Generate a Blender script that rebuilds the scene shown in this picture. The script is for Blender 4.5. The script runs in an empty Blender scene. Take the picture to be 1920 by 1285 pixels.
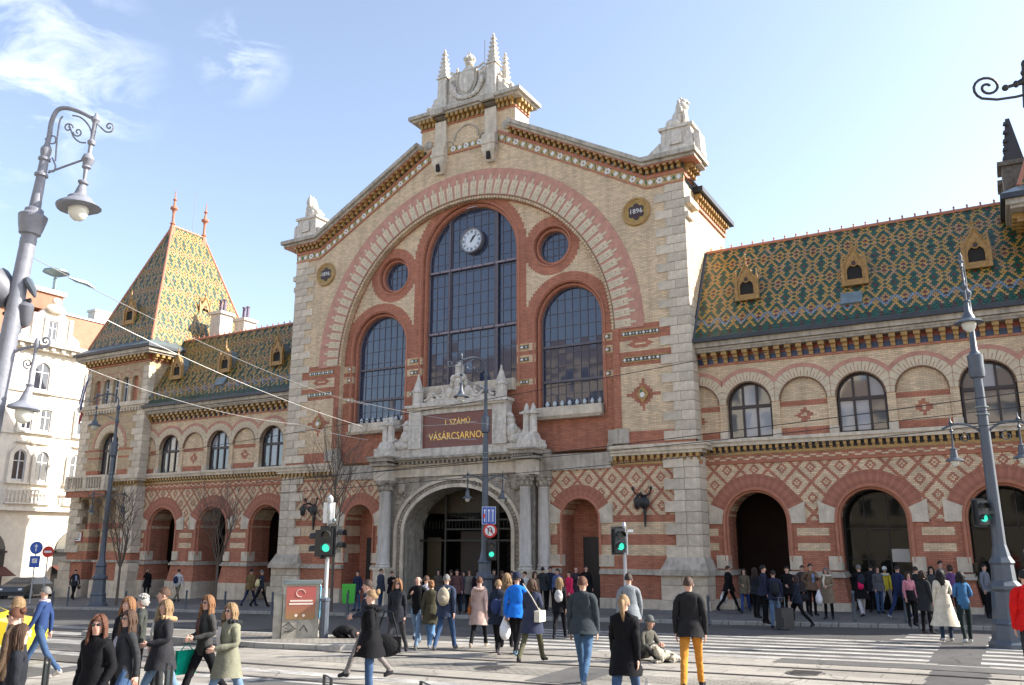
import bpy, bmesh, math, random
from math import sin, cos, pi, sqrt, radians, floor, atan2
from mathutils import Vector, Matrix, Euler
from mathutils.geometry import tessellate_polygon
random.seed(7)
S = bpy.context.scene
COL = S.collection

# ------------------------------------------------------------------ camera, sky, sun, exposure
cd = bpy.data.cameras.new('camera'); cam = bpy.data.objects.new('camera', cd); COL.objects.link(cam)
CAMP = Vector((23.1915, -35.4959, 2.65)); YAW, PITCH, ROLL, FPX = -0.5202, 0.2329, 0.0009, 1580.86
fw = Vector((sin(YAW)*cos(PITCH), cos(YAW)*cos(PITCH), sin(PITCH))); rt = Vector((cos(YAW), -sin(YAW), 0)); up = rt.cross(fw)
cam.matrix_world = Matrix.Translation(CAMP) @ Matrix((rt, up, -fw)).transposed().to_4x4()
cd.sensor_width = 36; cd.lens = 36*FPX/1920; cd.clip_end = 2500; cd.clip_start = .1
S.camera = cam
SUN = Vector((1.35, .82, 1.0)).normalized()
SUN_E = math.asin(SUN.z)
W = bpy.data.worlds.new('World'); S.world = W; W.use_nodes = True
wn = W.node_tree.nodes; wl = W.node_tree.links; wn.clear()
wo = wn.new('ShaderNodeOutputWorld'); bg = wn.new('ShaderNodeBackground'); sky = wn.new('ShaderNodeTexSky')
sky.sky_type = 'NISHITA'; sky.sun_disc = False; sky.sun_elevation = SUN_E
sky.sun_rotation = atan2(SUN.x, SUN.y); sky.air_density = 1.0; sky.dust_density = 1.7; sky.ozone_density = 2.6; sky.altitude = 100
# thin wind-drawn clouds, part of the sky itself
tc = wn.new('ShaderNodeTexCoord'); mp = wn.new('ShaderNodeMapping'); mp.inputs['Rotation'].default_value = (0.2, .35, .5); mp.inputs['Scale'].default_value = (1.6, 5.0, 9.0)
nz = wn.new('ShaderNodeTexNoise'); nz.inputs['Scale'].default_value = 2.3; nz.inputs['Detail'].default_value = 9; nz.inputs['Roughness'].default_value = .62; nz.inputs['Distortion'].default_value = .5
n2 = wn.new('ShaderNodeTexNoise'); n2.inputs['Scale'].default_value = 3.4; n2.inputs['Detail'].default_value = 2
cr = wn.new('ShaderNodeMapRange'); cr.inputs[1].default_value = .47; cr.inputs[2].default_value = .78
c2 = wn.new('ShaderNodeMapRange'); c2.inputs[1].default_value = .50; c2.inputs[2].default_value = .66
mu = wn.new('ShaderNodeMath'); mu.operation = 'MULTIPLY'
wl.new(tc.outputs['Generated'], mp.inputs[0]); wl.new(mp.outputs[0], nz.inputs['Vector']); wl.new(tc.outputs['Generated'], n2.inputs['Vector'])
wl.new(nz.outputs[0], cr.inputs[0]); wl.new(n2.outputs[0], c2.inputs[0]); wl.new(cr.outputs[0], mu.inputs[0])
# the cloud bank sits in one quarter of the sky
def dirpix(u, v):
    return (rt*((u-960)/FPX) + up*((642.5-v)/FPX) + fw).normalized()
def cloud_blob(d, r0, r1):
    vm = wn.new('ShaderNodeVectorMath'); vm.operation = 'DISTANCE'; wl.new(tc.outputs['Generated'], vm.inputs[0]); vm.inputs[1].default_value = d
    mr = wn.new('ShaderNodeMapRange'); mr.inputs[1].default_value = r1; mr.inputs[2].default_value = r0; wl.new(vm.outputs['Value'], mr.inputs[0]); return mr.outputs[0]
b1 = cloud_blob(dirpix(70, 130), .01, .13); b2 = cloud_blob(dirpix(455, 110), .0, .055); b3 = cloud_blob(dirpix(-300, 60), .05, .22)
mx = wn.new('ShaderNodeMath'); mx.operation = 'MAXIMUM'; wl.new(b1, mx.inputs[0]); wl.new(b2, mx.inputs[1])
mx2 = wn.new('ShaderNodeMath'); mx2.operation = 'MAXIMUM'; wl.new(mx.outputs[0], mx2.inputs[0]); wl.new(b3, mx2.inputs[1])
wl.new(mx2.outputs[0], mu.inputs[1])
ms = wn.new('ShaderNodeMath'); ms.operation = 'MULTIPLY'; ms.inputs[1].default_value = .75; ms.use_clamp = True; wl.new(mu.outputs[0], ms.inputs[0])
mc = wn.new('ShaderNodeMixRGB'); mc.inputs[2].default_value = (6.5, 6.7, 7.0, 1)
hs = wn.new('ShaderNodeHueSaturation'); hs.inputs['Saturation'].default_value = .78
wl.new(sky.outputs[0], hs.inputs['Color']); wl.new(hs.outputs[0], mc.inputs[1])
wl.new(ms.outputs[0], mc.inputs[0]); wl.new(mc.outputs[0], bg.inputs[0]); wl.new(bg.outputs[0], wo.inputs[0])
bg.inputs[1].default_value = .115
sl = bpy.data.lights.new('sun', 'SUN'); sl.energy = 4.0; sl.angle = radians(.53); sl.color = (1, .93, .82)
so = bpy.data.objects.new('sun', sl); COL.objects.link(so); so.rotation_euler = SUN.to_track_quat('Z', 'Y').to_euler(); so.location = (40, 20, 40)
S.view_settings.view_transform = 'Standard'; S.view_settings.look = 'None'; S.view_settings.gamma = 1; S.view_settings.use_curve_mapping = False
S.view_settings.exposure = 1.58
S.cycles.max_bounces = 6; S.cycles.diffuse_bounces = 3; S.cycles.glossy_bounces = 3; S.cycles.transparent_max_bounces = 6

# ------------------------------------------------------------------ node expressions
class X:
    nt = None
    def __init__(s, v): s.v = v
    @staticmethod
    def op(o, *a, clamp=False):
        n = X.nt.nodes.new('ShaderNodeMath'); n.operation = o; n.use_clamp = clamp
        for i, q in enumerate(a):
            q = q.v if isinstance(q, X) else q
            if isinstance(q, (int, float)): n.inputs[i].default_value = q
            else: X.nt.links.new(q, n.inputs[i])
        return X(n.outputs[0])
    def __add__(s, o): return X.op('ADD', s, o)
    __radd__ = __add__
    def __sub__(s, o): return X.op('SUBTRACT', s, o)
    def __rsub__(s, o): return X.op('SUBTRACT', o, s)
    def __mul__(s, o): return X.op('MULTIPLY', s, o)
    __rmul__ = __mul__
    def __truediv__(s, o): return X.op('DIVIDE', s, o)
    def __lt__(s, o): return X.op('LESS_THAN', s, o)
    def __gt__(s, o): return X.op('GREATER_THAN', s, o)
    def __and__(s, o): return X.op('MULTIPLY', s, o)
    def __or__(s, o): return X.op('MAXIMUM', s, o)
    def inv(s): return X.op('SUBTRACT', 1.0, s)
def xabs(a): return X.op('ABSOLUTE', a)
def frac(a): return X.op('FRACT', a)
def xfl(a): return X.op('FLOOR', a)
def between(a, lo, hi): return (a > lo) & (a < hi)
def hyp(a, b): return X.op('SQRT', a*a + b*b)

def newmat(name):
    m = bpy.data.materials.new(name); m.use_nodes = True
    return m, m.node_tree, m.node_tree.nodes['Principled BSDF']
def lin(c): return (c[0], c[1], c[2], 1)
MATS = {}
def mat(name, col, rough=.7, metal=0, noise=0, nscale=3, bump=0, spec=.5, emit=None, estr=1, streak=0):
    """plain surface with mottling (noise), fine relief (bump) and vertical rain streaks"""
    if name in MATS: return MATS[name]
    m, nt, b = newmat(name)
    b.inputs['Base Color'].default_value = lin(col); b.inputs['Roughness'].default_value = rough; b.inputs['Metallic'].default_value = metal
    b.inputs['Specular IOR Level'].default_value = spec
    if noise or bump or streak:
        t = nt.nodes.new('ShaderNodeTexCoord'); n = nt.nodes.new('ShaderNodeTexNoise'); n.inputs['Scale'].default_value = nscale; n.inputs['Detail'].default_value = 6; n.inputs['Roughness'].default_value = .65
        nt.links.new(t.outputs['Object'], n.inputs['Vector'])
        if noise:
            r = nt.nodes.new('ShaderNodeMapRange'); r.inputs[1].default_value = .3; r.inputs[2].default_value = .7; r.inputs[3].default_value = 1-noise; r.inputs[4].default_value = 1+noise*.5
            nt.links.new(n.outputs[0], r.inputs[0])
            v = nt.nodes.new('ShaderNodeVectorMath'); v.operation = 'SCALE'; v.inputs[0].default_value = col[:3]; nt.links.new(r.outputs[0], v.inputs['Scale'])
            outc = v.outputs[0]
            if streak:
                mp = nt.nodes.new('ShaderNodeMapping'); mp.inputs['Scale'].default_value = (2.2, 2.2, .25); nt.links.new(t.outputs['Object'], mp.inputs[0])
                n3 = nt.nodes.new('ShaderNodeTexNoise'); n3.inputs['Scale'].default_value = 2.5; n3.inputs['Detail'].default_value = 4; nt.links.new(mp.outputs[0], n3.inputs['Vector'])
                r3 = nt.nodes.new('ShaderNodeMapRange'); r3.inputs[1].default_value = .42; r3.inputs[2].default_value = .68; r3.inputs[3].default_value = 1; r3.inputs[4].default_value = 1-streak; nt.links.new(n3.outputs[0], r3.inputs[0])
                v2 = nt.nodes.new('ShaderNodeVectorMath'); v2.operation = 'SCALE'; nt.links.new(outc, v2.inputs[0]); nt.links.new(r3.outputs[0], v2.inputs['Scale']); outc = v2.outputs[0]
            nt.links.new(outc, b.inputs['Base Color'])
        if bump:
            n4 = nt.nodes.new('ShaderNodeTexNoise'); n4.inputs['Scale'].default_value = nscale*6; n4.inputs['Detail'].default_value = 4; nt.links.new(t.outputs['Object'], n4.inputs['Vector'])
            bp = nt.nodes.new('ShaderNodeBump'); bp.inputs['Strength'].default_value = bump; bp.inputs['Distance'].default_value = .02
            nt.links.new(n4.outputs[0], bp.inputs['Height']); nt.links.new(bp.outputs[0], b.inputs['Normal'])
    if emit:
        b.inputs['Emission Color'].default_value = lin(emit); b.inputs['Emission Strength'].default_value = estr
    MATS[name] = m; return m

YEL = (.72, .55, .37); RED = (.47, .195, .125); STN = (.66, .57, .45)
def brickmat(name, base, rules=None, rowh=.075, bw=.25, polar=None):
    """brickwork; rules(x,z)-> list of (mask, colour) painted over the base colour brick by brick"""
    m, nt, b = newmat(name); X.nt = nt
    t = nt.nodes.new('ShaderNodeTexCoord'); sp = nt.nodes.new('ShaderNodeSeparateXYZ'); nt.links.new(t.outputs['Object'], sp.inputs[0])
    ge = nt.nodes.new('ShaderNodeNewGeometry')
    u = X(sp.outputs[0]) + X(sp.outputs[1]); x = X(sp.outputs[0]); z = X(sp.outputs[2])
    cmb = nt.nodes.new('ShaderNodeCombineXYZ'); nt.links.new(u.v, cmb.inputs[0]); nt.links.new(z.v, cmb.inputs[1])
    br = nt.nodes.new('ShaderNodeTexBrick'); nt.links.new(cmb.outputs[0], br.inputs['Vector'])
    br.inputs['Scale'].default_value = 1; br.inputs['Brick Width'].default_value = bw; br.inputs['Row Height'].default_value = rowh; br.inputs['Mortar Size'].default_value = .009
    br.inputs['Mortar Smooth'].default_value = .3; br.inputs['Bias'].default_value = 0
    br.inputs['Color1'].default_value = (.80, .80, .81, 1); br.inputs['Color2'].default_value = (1.13, 1.12, 1.09, 1); br.inputs['Mortar'].default_value = (.62, .62, .60, 1)
    cur = None
    rgb = nt.nodes.new('ShaderNodeRGB'); rgb.outputs[0].default_value = lin(base); cur = rgb.outputs[0]
    if rules:
        xq = (xfl(x/.125)+.5)*.125; zq = (xfl(z/rowh)+.5)*rowh
        for mk, c in rules(xq, zq, x, z):
            mx = nt.nodes.new('ShaderNodeMixRGB'); nt.links.new(mk.v, mx.inputs[0]); nt.links.new(cur, mx.inputs[1]); mx.inputs[2].default_value = lin(c); cur = mx.outputs[0]
    mm = nt.nodes.new('ShaderNodeMixRGB'); mm.blend_type = 'MULTIPLY'; mm.inputs[0].default_value = 1; nt.links.new(cur, mm.inputs[1]); nt.links.new(br.outputs[0], mm.inputs[2])
    n = nt.nodes.new('ShaderNodeTexNoise'); n.inputs['Scale'].default_value = .55; n.inputs['Detail'].default_value = 7; n.inputs['Roughness'].default_value = .7; nt.links.new(t.outputs['Object'], n.inputs['Vector'])
    r = nt.nodes.new('ShaderNodeMapRange'); r.inputs[1].default_value = .3; r.inputs[2].default_value = .7; r.inputs[3].default_value = .87; r.inputs[4].default_value = 1.08; nt.links.new(n.outputs[0], r.inputs[0])
    mps = nt.nodes.new('ShaderNodeMapping'); mps.inputs['Scale'].default_value = (1.6, 1.6, .16); nt.links.new(t.outputs['Object'], mps.inputs[0])
    ns = nt.nodes.new('ShaderNodeTexNoise'); ns.inputs['Scale'].default_value = 1.7; ns.inputs['Detail'].default_value = 5; nt.links.new(mps.outputs[0], ns.inputs['Vector'])
    rs = nt.nodes.new('ShaderNodeMapRange'); rs.inputs[1].default_value = .45; rs.inputs[2].default_value = .75; rs.inputs[3].default_value = 1.0; rs.inputs[4].default_value = .76; nt.links.new(ns.outputs[0], rs.inputs[0])
    rm = X(r.outputs[0])*X(rs.outputs[0])
    v = nt.nodes.new('ShaderNodeVectorMath'); v.operation = 'SCALE'; nt.links.new(mm.outputs[0], v.inputs[0]); nt.links.new(rm.v, v.inputs['Scale'])
    nt.links.new(v.outputs[0], b.inputs['Base Color']); b.inputs['Roughness'].default_value = .85; b.inputs['Specular IOR Level'].default_value = .25
    bp = nt.nodes.new('ShaderNodeBump'); bp.inputs['Strength'].default_value = .5; bp.inputs['Distance'].default_value = .008; bp.invert = True
    nt.links.new(br.outputs['Fac'], bp.inputs['Height']); nt.links.new(bp.outputs[0], b.inputs['Normal'])
    return m

# ------------------------------------------------------------------ objects and meshes
def tagp(o, label=None, cat=None, group=None, kind=None):
    if label: o['label'] = label
    if cat: o['category'] = cat
    if group: o['group'] = group
    if kind: o['kind'] = kind
    return o
def thing(name, label, cat, loc=(0, 0, 0), rz=0, group=None, kind=None):
    o = bpy.data.objects.new(name, None); COL.objects.link(o); o.location = loc; o.rotation_euler = (0, 0, rz); o.empty_display_size = .2
    return tagp(o, label, cat, group, kind)
SPLIT = {n: .02 for n in 'blind_panel red_base jamb_pilaster string_course side_wall base_moulding pilaster_foot grey_band pier_moulding springer_stone terracotta_fillet colonnette window_block roof_hatch gate_panel attic_bracket side_corbel ceramic_band twin_finial chimney notice inner_brick arcade_back_wall'.split()}
SPLIT.update({n: .001 for n in 'plinth_stones chimney_pot'.split()})
class MB:
    """collects shapes with per-face material indices, built as ONE mesh object"""
    def __init__(s): s.v = []; s.f = []; s.m = []; s.mats = []; s.cur = 0
    def use(s, m):
        if m not in s.mats: s.mats.append(m)
        s.cur = s.mats.index(m); return s
    def face(s, pts):
        k = len(s.v); s.v += [tuple(p) for p in pts]; s.f.append(tuple(range(k, k+len(pts)))); s.m.append(s.cur)
    def raw(s, vs, fs):
        k = len(s.v); s.v += [tuple(p) for p in vs]
        for f in fs: s.f.append(tuple(i+k for i in f)); s.m.append(s.cur)
    def box(s, x0, x1, y0, y1, z0, z1):
        v = [(x, y, z) for x in (x0, x1) for y in (y0, y1) for z in (z0, z1)]
        s.raw(v, [(0, 1, 3, 2), (4, 6, 7, 5), (0, 4, 5, 1), (2, 3, 7, 6), (0, 2, 6, 4), (1, 5, 7, 3)])
    def frus(s, cx, cy, z0, z1, a0, b0, a1, b1):
        v = [(cx+sx*a0, cy+sy*b0, z0) for sx, sy in ((-1, -1), (1, -1), (1, 1), (-1, 1))] + [(cx+sx*a1, cy+sy*b1, z1) for sx, sy in ((-1, -1), (1, -1), (1, 1), (-1, 1))]
        s.raw(v, [(3, 2, 1, 0), (4, 5, 6, 7), (0, 1, 5, 4), (1, 2, 6, 5), (2, 3, 7, 6), (3, 0, 4, 7)])
    def plate(s, outer, holes=(), y0=0, y1=.1, sides=True, back=False, reveal=True):
        """polygon in x,z with holes; front at y0, thickness to y1"""
        polys = [[Vector((a, b, 0)) for a, b in outer]] + [[Vector((a, b, 0)) for a, b in h] for h in holes]
        flat = [p for q in polys for p in q]
        for t in tessellate_polygon(polys):
            a, b, c = [flat[i] for i in t]
            if (b-a).cross(c-a).z < 0: b, c = c, b
            s.face([(p.x, y0, p.y) for p in (a, b, c)])
            if back: s.face([(p.x, y1, p.y) for p in (a, c, b)])
        if sides: s.rim(outer, y0, y1)
        if reveal:
            for h in holes: s.rim(h, y0, y1, True)
    def rim(s, poly, y0, y1, inner=False):
        a = sum(poly[i][0]*poly[(i+1) % len(poly)][1]-poly[(i+1) % len(poly)][0]*poly[i][1] for i in range(len(poly)))
        fl = (a > 0) == inner
        for i in range(len(poly)):
            p, q = poly[i], poly[(i+1) % len(poly)]
            f = [(p[0], y0, p[1]), (p[0], y1, p[1]), (q[0], y1, q[1]), (q[0], y0, q[1])]
            s.face(f if not fl else f[::-1])
    def lathe(s, prof, cx=0, cy=0, cz=0, n=16, M=None):
        vs = []; fs = []
        for r, z in prof:
            for i in range(n): vs.append((cx+r*cos(2*pi*i/n), cy+r*sin(2*pi*i/n), cz+z))
        for j in range(len(prof)-1):
            for i in range(n): fs.append((j*n+i, j*n+(i+1) % n, (j+1)*n+(i+1) % n, (j+1)*n+i))
        if prof[-1][0] > .001: fs.append(tuple((len(prof)-1)*n+i for i in range(n)))
        if prof[0][0] > .001: fs.append(tuple(reversed(range(n))))
        if M: vs = [tuple(M @ Vector(v)) for v in vs]
        s.raw(vs, fs)
    def tube(s, pts, r, n=8, r1=None, cap=True):
        pts = [Vector(p) for p in pts]; N = len(pts); vs = []; fs = []; u = None
        for i, p in enumerate(pts):
            d = (pts[min(i+1, N-1)]-pts[max(i-1, 0)]).normalized()
            if u is None: u = d.orthogonal().normalized()
            u = (u - d*u.dot(d)).normalized(); w = d.cross(u)
            rr = r if r1 is None else r+(r1-r)*i/(N-1)
            if isinstance(r, (list, tuple)): rr = r[i]
            for k in range(n): vs.append(p+(u*cos(2*pi*k/n)+w*sin(2*pi*k/n))*rr)
        for i in range(N-1):
            for k in range(n): fs.append((i*n+k, i*n+(k+1) % n, (i+1)*n+(k+1) % n, (i+1)*n+k))
        if cap: fs.append(tuple(reversed(range(n)))); fs.append(tuple((N-1)*n+k for k in range(n)))
        s.raw(vs, fs)
    def ell(s, c, r, nu=12, nv=8, M=None):
        vs = []; fs = []
        for j in range(1, nv):
            t = pi*j/nv
            for i in range(nu): vs.append(Vector((r[0]*sin(t)*cos(2*pi*i/nu), r[1]*sin(t)*sin(2*pi*i/nu), r[2]*cos(t))))
        vs.append(Vector((0, 0, r[2]))); vs.append(Vector((0, 0, -r[2])))
        for j in range(nv-2):
            for i in range(nu): fs.append((j*nu+i, (j+1)*nu+i, (j+1)*nu+(i+1) % nu, j*nu+(i+1) % nu))
        T, B = len(vs)-2, len(vs)-1
        for i in range(nu): fs.append((T, i, (i+1) % nu)); fs.append((B, (nv-2)*nu+(i+1) % nu, (nv-2)*nu+i))
        if M is not None: vs = [M @ v for v in vs]
        s.raw([v+Vector(c) for v in vs], fs)
    def xf(s, M):
        s.v = [tuple(M @ Vector(v)) for v in s.v]; return s
    def mesh(s, name, smooth=False):
        me = bpy.data.meshes.new(name); me.from_pydata(s.v, [], s.f)
        for m in s.mats: me.materials.append(m)
        if s.mats: me.polygons.foreach_set('material_index', s.m)
        if smooth:
            me.polygons.foreach_set('use_smooth', [True]*len(s.f))
        me.validate(); me.update(); return me
    def islands(s, margin):
        par = list(range(len(s.v)))
        def fd(a):
            while par[a] != a: par[a] = par[par[a]]; a = par[a]
            return a
        for f in s.f:
            for q in f[1:]: par[fd(q)] = fd(f[0])
        comp = {}
        for k, f in enumerate(s.f): comp.setdefault(fd(f[0]), []).append(k)
        C = []
        for fs in comp.values():
            pts = [s.v[i] for k in fs for i in s.f[k]]; C.append([fs, [min(p[i] for p in pts) for i in range(3)], [max(p[i] for p in pts) for i in range(3)]])
        ch = True
        while ch:
            ch = False
            for i in range(len(C)):
                for j in range(i+1, len(C)):
                    a, b = C[i], C[j]
                    if all(a[1][q]-margin <= b[2][q] and b[1][q]-margin <= a[2][q] for q in range(3)):
                        C[i] = [a[0]+b[0], [min(a[1][q], b[1][q]) for q in range(3)], [max(a[2][q], b[2][q]) for q in range(3)]]; C.pop(j); ch = True; break
                if ch: break
        return [c[0] for c in C]
    def build(s, name, parent=None, smooth=False, merge=True, **kw):
        if name in SPLIT and len(s.f) < 4000 and not kw.get('kind'):
            g = s.islands(SPLIT[name])
            if len(g) > 1:
                o = None
                for fs in g:
                    t = MB(); t.mats = s.mats
                    for k in fs: t.cur = s.m[k]; t.face([s.v[i] for i in s.f[k]])
                    o = t.build1(name, parent, smooth, merge, **kw)
                return o
        return s.build1(name, parent, smooth, merge, **kw)
    def build1(s, name, parent=None, smooth=False, merge=True, **kw):
        me = s.mesh(name, smooth)
        if smooth and merge:
            b = bmesh.new(); b.from_mesh(me); bmesh.ops.remove_doubles(b, verts=b.verts, dist=.0004); b.to_mesh(me); b.free()
            try: me.set_sharp_from_angle(angle=radians(38))
            except Exception: pass
        return link(me, name, parent, **kw)
def link(me, name, parent=None, loc=(0, 0, 0), rot=(0, 0, 0), scale=(1, 1, 1), label=None, cat=None, group=None, kind=None, M=None):
    o = bpy.data.objects.new(name, me); COL.objects.link(o)
    if parent: o.parent = parent
    o.location = loc; o.rotation_euler = rot; o.scale = scale
    if M is not None: o.matrix_local = M
    return tagp(o, label, cat, group, kind)
def kids(o): return list(o.children)
def copy_tree(root, loc, rz=None, label=None, scale=None):
    r = root.copy(); COL.objects.link(r); r.location = loc
    if rz is not None: r.rotation_euler = (0, 0, rz)
    if scale: r.scale = scale
    if label: r['label'] = label
    for ch in KID.get(root.name, None) or kids(root):
        c = ch.copy(); COL.objects.link(c); c.parent = r
        for g in kids(ch):
            d = g.copy(); COL.objects.link(d); d.parent = c
    return r
KID = {}
def arc(cx, cz, r, a0, a1, n, rz=None):
    rz = rz or r
    return [(cx+r*cos(a0+(a1-a0)*i/n), cz+rz*sin(a0+(a1-a0)*i/n)) for i in range(n+1)]
def arch(cx, hw, z0, zs, n=20, rz=None):
    """arched opening outline, counter clockwise"""
    return [(cx-hw, z0), (cx+hw, z0)] + arc(cx, zs, hw, 0, pi, n, rz)
def circle(cx, cz, r, n=32): return [(cx+r*cos(2*pi*i/n), cz+r*sin(2*pi*i/n)) for i in range(n)]
def clip(poly, hp):
    """convex clip of poly by half planes (a,b,c): a*x+b*z<=c"""
    for a, b, c in hp:
        out = []
        for i in range(len(poly)):
            p, q = poly[i], poly[(i+1) % len(poly)]
            dp, dq = a*p[0]+b*p[1]-c, a*q[0]+b*q[1]-c
            if dp <= 0: out.append(p)
            if dp*dq < 0:
                t = dp/(dp-dq); out.append((p[0]+(q[0]-p[0])*t, p[1]+(q[1]-p[1])*t))
        poly = out
        if len(poly) < 3: return []
    return poly
def halfplanes(conv):
    hp = []
    for i in range(len(conv)):
        p, q = conv[i], conv[(i+1) % len(conv)]
        dx, dz = q[0]-p[0], q[1]-p[1]
        if abs(dx)+abs(dz) < 1e-6: continue
        hp.append((dz, -dx, dz*p[0]-dx*p[1]))
    return hp
def pix(u, v, depth):
    """a world point seen at photo pixel (u,v), so many metres in front of the lens"""
    return CAMP + (rt*((u-960)/FPX) + up*((642.5-v)/FPX) + fw)*depth
def sstep(t): t = min(1, max(0, t)); return t*t*(3-2*t)
def gz(x, y):
    """height of the gently tilted square"""
    return .018*(min(22, max(x, -60))-22) + .3*sstep((-y-4)/16)
def gpix(u, v):
    d = rt*((u-960)/FPX) + up*((642.5-v)/FPX) + fw; t = 2
    while t < 150:
        q = CAMP+d*t
        if q.z < gz(q.x, q.y): break
        t += .02
    return q
# shared surfaces
m_yel = brickmat('yellow_brickwork', YEL); m_red = brickmat('red_brickwork', RED)
m_stone = mat('limestone', STN, .85, noise=.25, nscale=2.2, bump=.35, spec=.2, streak=.18)
m_stone2 = mat('grey_limestone', (.50, .445, .37), .85, noise=.3, nscale=1.6, bump=.4, spec=.2, streak=.3)
m_stoned = mat('weathered_stone', (.42, .365, .295), .9, noise=.4, nscale=3, bump=.5, spec=.2, streak=.3)
m_sculpt = mat('sculpted_stone', (.68, .62, .54), .8, noise=.3, nscale=5, bump=.6, spec=.2, streak=.25)
m_majY = mat('yellow_glazed_ceramic', (.40, .235, .07), .35, noise=.3, nscale=5)
m_majR = mat('red_glazed_ceramic', (.32, .07, .04), .4, noise=.25, nscale=5)
m_majB = mat('blue_glazed_ceramic', (.035, .055, .12), .35, noise=.3, nscale=5)
m_majW = mat('white_glazed_ceramic', (.72, .70, .66), .3, noise=.15, nscale=6)
m_majD = mat('dark_glazed_ceramic', (.05, .06, .05), .35, noise=.2, nscale=6)
m_majG = mat('green_glazed_ceramic', (.02, .16, .10), .35, noise=.3, nscale=5)
m_terra = mat('terracotta', (.44, .17, .10), .6, noise=.2, nscale=4)
m_zinc = mat('dark_zinc', (.045, .05, .06), .45, metal=.3, noise=.3, nscale=2)
m_zincl = mat('pale_zinc', (.20, .25, .26), .4, metal=.4, noise=.3, nscale=2)
m_iron = mat('painted_window_iron', (.11, .095, .115), .5, noise=.15)
m_wood = mat('dark_window_timber', (.035, .022, .022), .45, noise=.2)
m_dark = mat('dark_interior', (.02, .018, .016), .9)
m_black = mat('black_cast_iron', (.02, .02, .022), .5, noise=.2, nscale=8)
m_lamp = mat('blue_grey_lamp_paint', (.075, .092, .118), .42, noise=.15, nscale=6)
m_gold = mat('gilding', (.75, .52, .16), .3, metal=.7)
def glassmat(name, col, ior=1.9, rough=.04):
    m, nt, b = newmat(name); b.inputs['Base Color'].default_value = lin(col); b.inputs['Roughness'].default_value = rough; b.inputs['IOR'].default_value = ior; b.inputs['Specular IOR Level'].default_value = .8
    t = nt.nodes.new('ShaderNodeTexCoord'); n = nt.nodes.new('ShaderNodeTexNoise'); n.inputs['Scale'].default_value = .9; nt.links.new(t.outputs['Object'], n.inputs['Vector'])
    bp = nt.nodes.new('ShaderNodeBump'); bp.inputs['Strength'].default_value = .1; bp.inputs['Distance'].default_value = .03; nt.links.new(n.outputs[0], bp.inputs['Height']); nt.links.new(bp.outputs[0], b.inputs['Normal'])
    return m
m_glass = glassmat('tall_window_glass', (.036, .048, .085), 1.5); m_glassw = glassmat('wing_window_glass', (.06, .065, .075), 1.75)
m_glassc = glassmat('curtained_glass', (.32, .33, .36), 1.5)
# ================================================================== THE MARKET HALL
HALL = thing('market_hall', 'polychrome brick market hall with great arched gable, clock and patterned tile roofs', 'building', (0, 0, 0))
H_ = HALL
# ---- central block: upper wall (one yellow brick sheet round the great arch)
def r_upper(x, z, xr, zr):
    ax = xabs(x)
    b1 = between(z, 11.72, 12.42) & (ax > 8.4); b2 = between(z, 10.5, 11.18) & (ax > 8.4)
    base = (z < 7.5) & (ax > 8.9)
    loz = (xabs(z-11.5)*1.6 + xabs(ax-9.65) < .62) & (xabs(z-11.5) < .2); lozi = (xabs(z-11.5) < .06) & (xabs(ax-9.65) < .25)
    d = xabs(ax-9.66) + xabs(z-9.15)
    star = (d < .62) | ((xabs(ax-9.66) < .08) & (xabs(z-9.15) < .78)) | ((xabs(z-9.15) < .06) & (xabs(ax-9.66) < .8))
    ring = (hyp(ax-9.66, z-17.92) < .0)
    return [(b1 | b2 | base | star, RED), (loz, RED), (lozi, YEL)]
m_upper = brickmat('gable_brickwork', YEL, r_upper)
GP = [(-12.03, 19.0), (-10.2, 19.0), (-2.0, 23.55), (2.0, 23.55), (10.2, 19.0), (12.03, 19.0)]
mb = MB().use(m_upper)
hole = [(-8.1, 6.9), (8.1, 6.9)] + arc(0, 12.3, 8.1, 0, pi, 64)
outer = [(-12.0, 6.85), (12.0, 6.85), (12.0, 19.1), (10.2, 19.1), (2.9, 23.2), (2.9, 25.4), (-2.9, 25.4), (-2.9, 23.2), (-10.2, 19.1), (-12.0, 19.1)]
# keep the hole off the bottom edge by cutting it open
outer = [(-12.0, 6.85), (-8.26, 6.85)] + [p for p in arc(0, 12.3, 8.26, pi, 0, 64)] + [(8.26, 6.85), (12.0, 6.85), (12.0, 19.1), (10.2, 19.1), (3.0, 23.1), (3.0, 25.5), (-3.0, 25.5), (-3.0, 23.1), (-10.2, 19.1), (-12.0, 19.1)]
mb.plate(outer, [], 0, .34)
mb.build('gable_wall', H_)
# side walls, back of the block, roof of the block
mb = MB().use(m_yel)
for s in (-1, 1):
    mb.box(s*12.0-.02 if s > 0 else -12.0, 12.0 if s > 0 else -11.98, .03, 6.7, -1.2, 19.0)
mb.box(-12, 12, 6.65, 6.7, 6, 19.0)
mb.build('side_wall', H_)
mb = MB().use(m_zinc)
for s in (-1, 1):
    mb.raw([(s*12.3, .5, 19.2), (s*12.3, 6.9, 19.2), (s*2.8, 6.9, 24.6), (s*2.8, .5, 24.6)], [(0, 1, 2, 3)])
    mb.box(min(s*12.0, s*12.5), max(s*12.0, s*12.5), 1.4, 6.9, 18.95, 19.2)
mb.box(-2.9, 2.9, 1.4, 6.9, 24.2, 24.6); mb.build('block_roof', H_)
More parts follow.
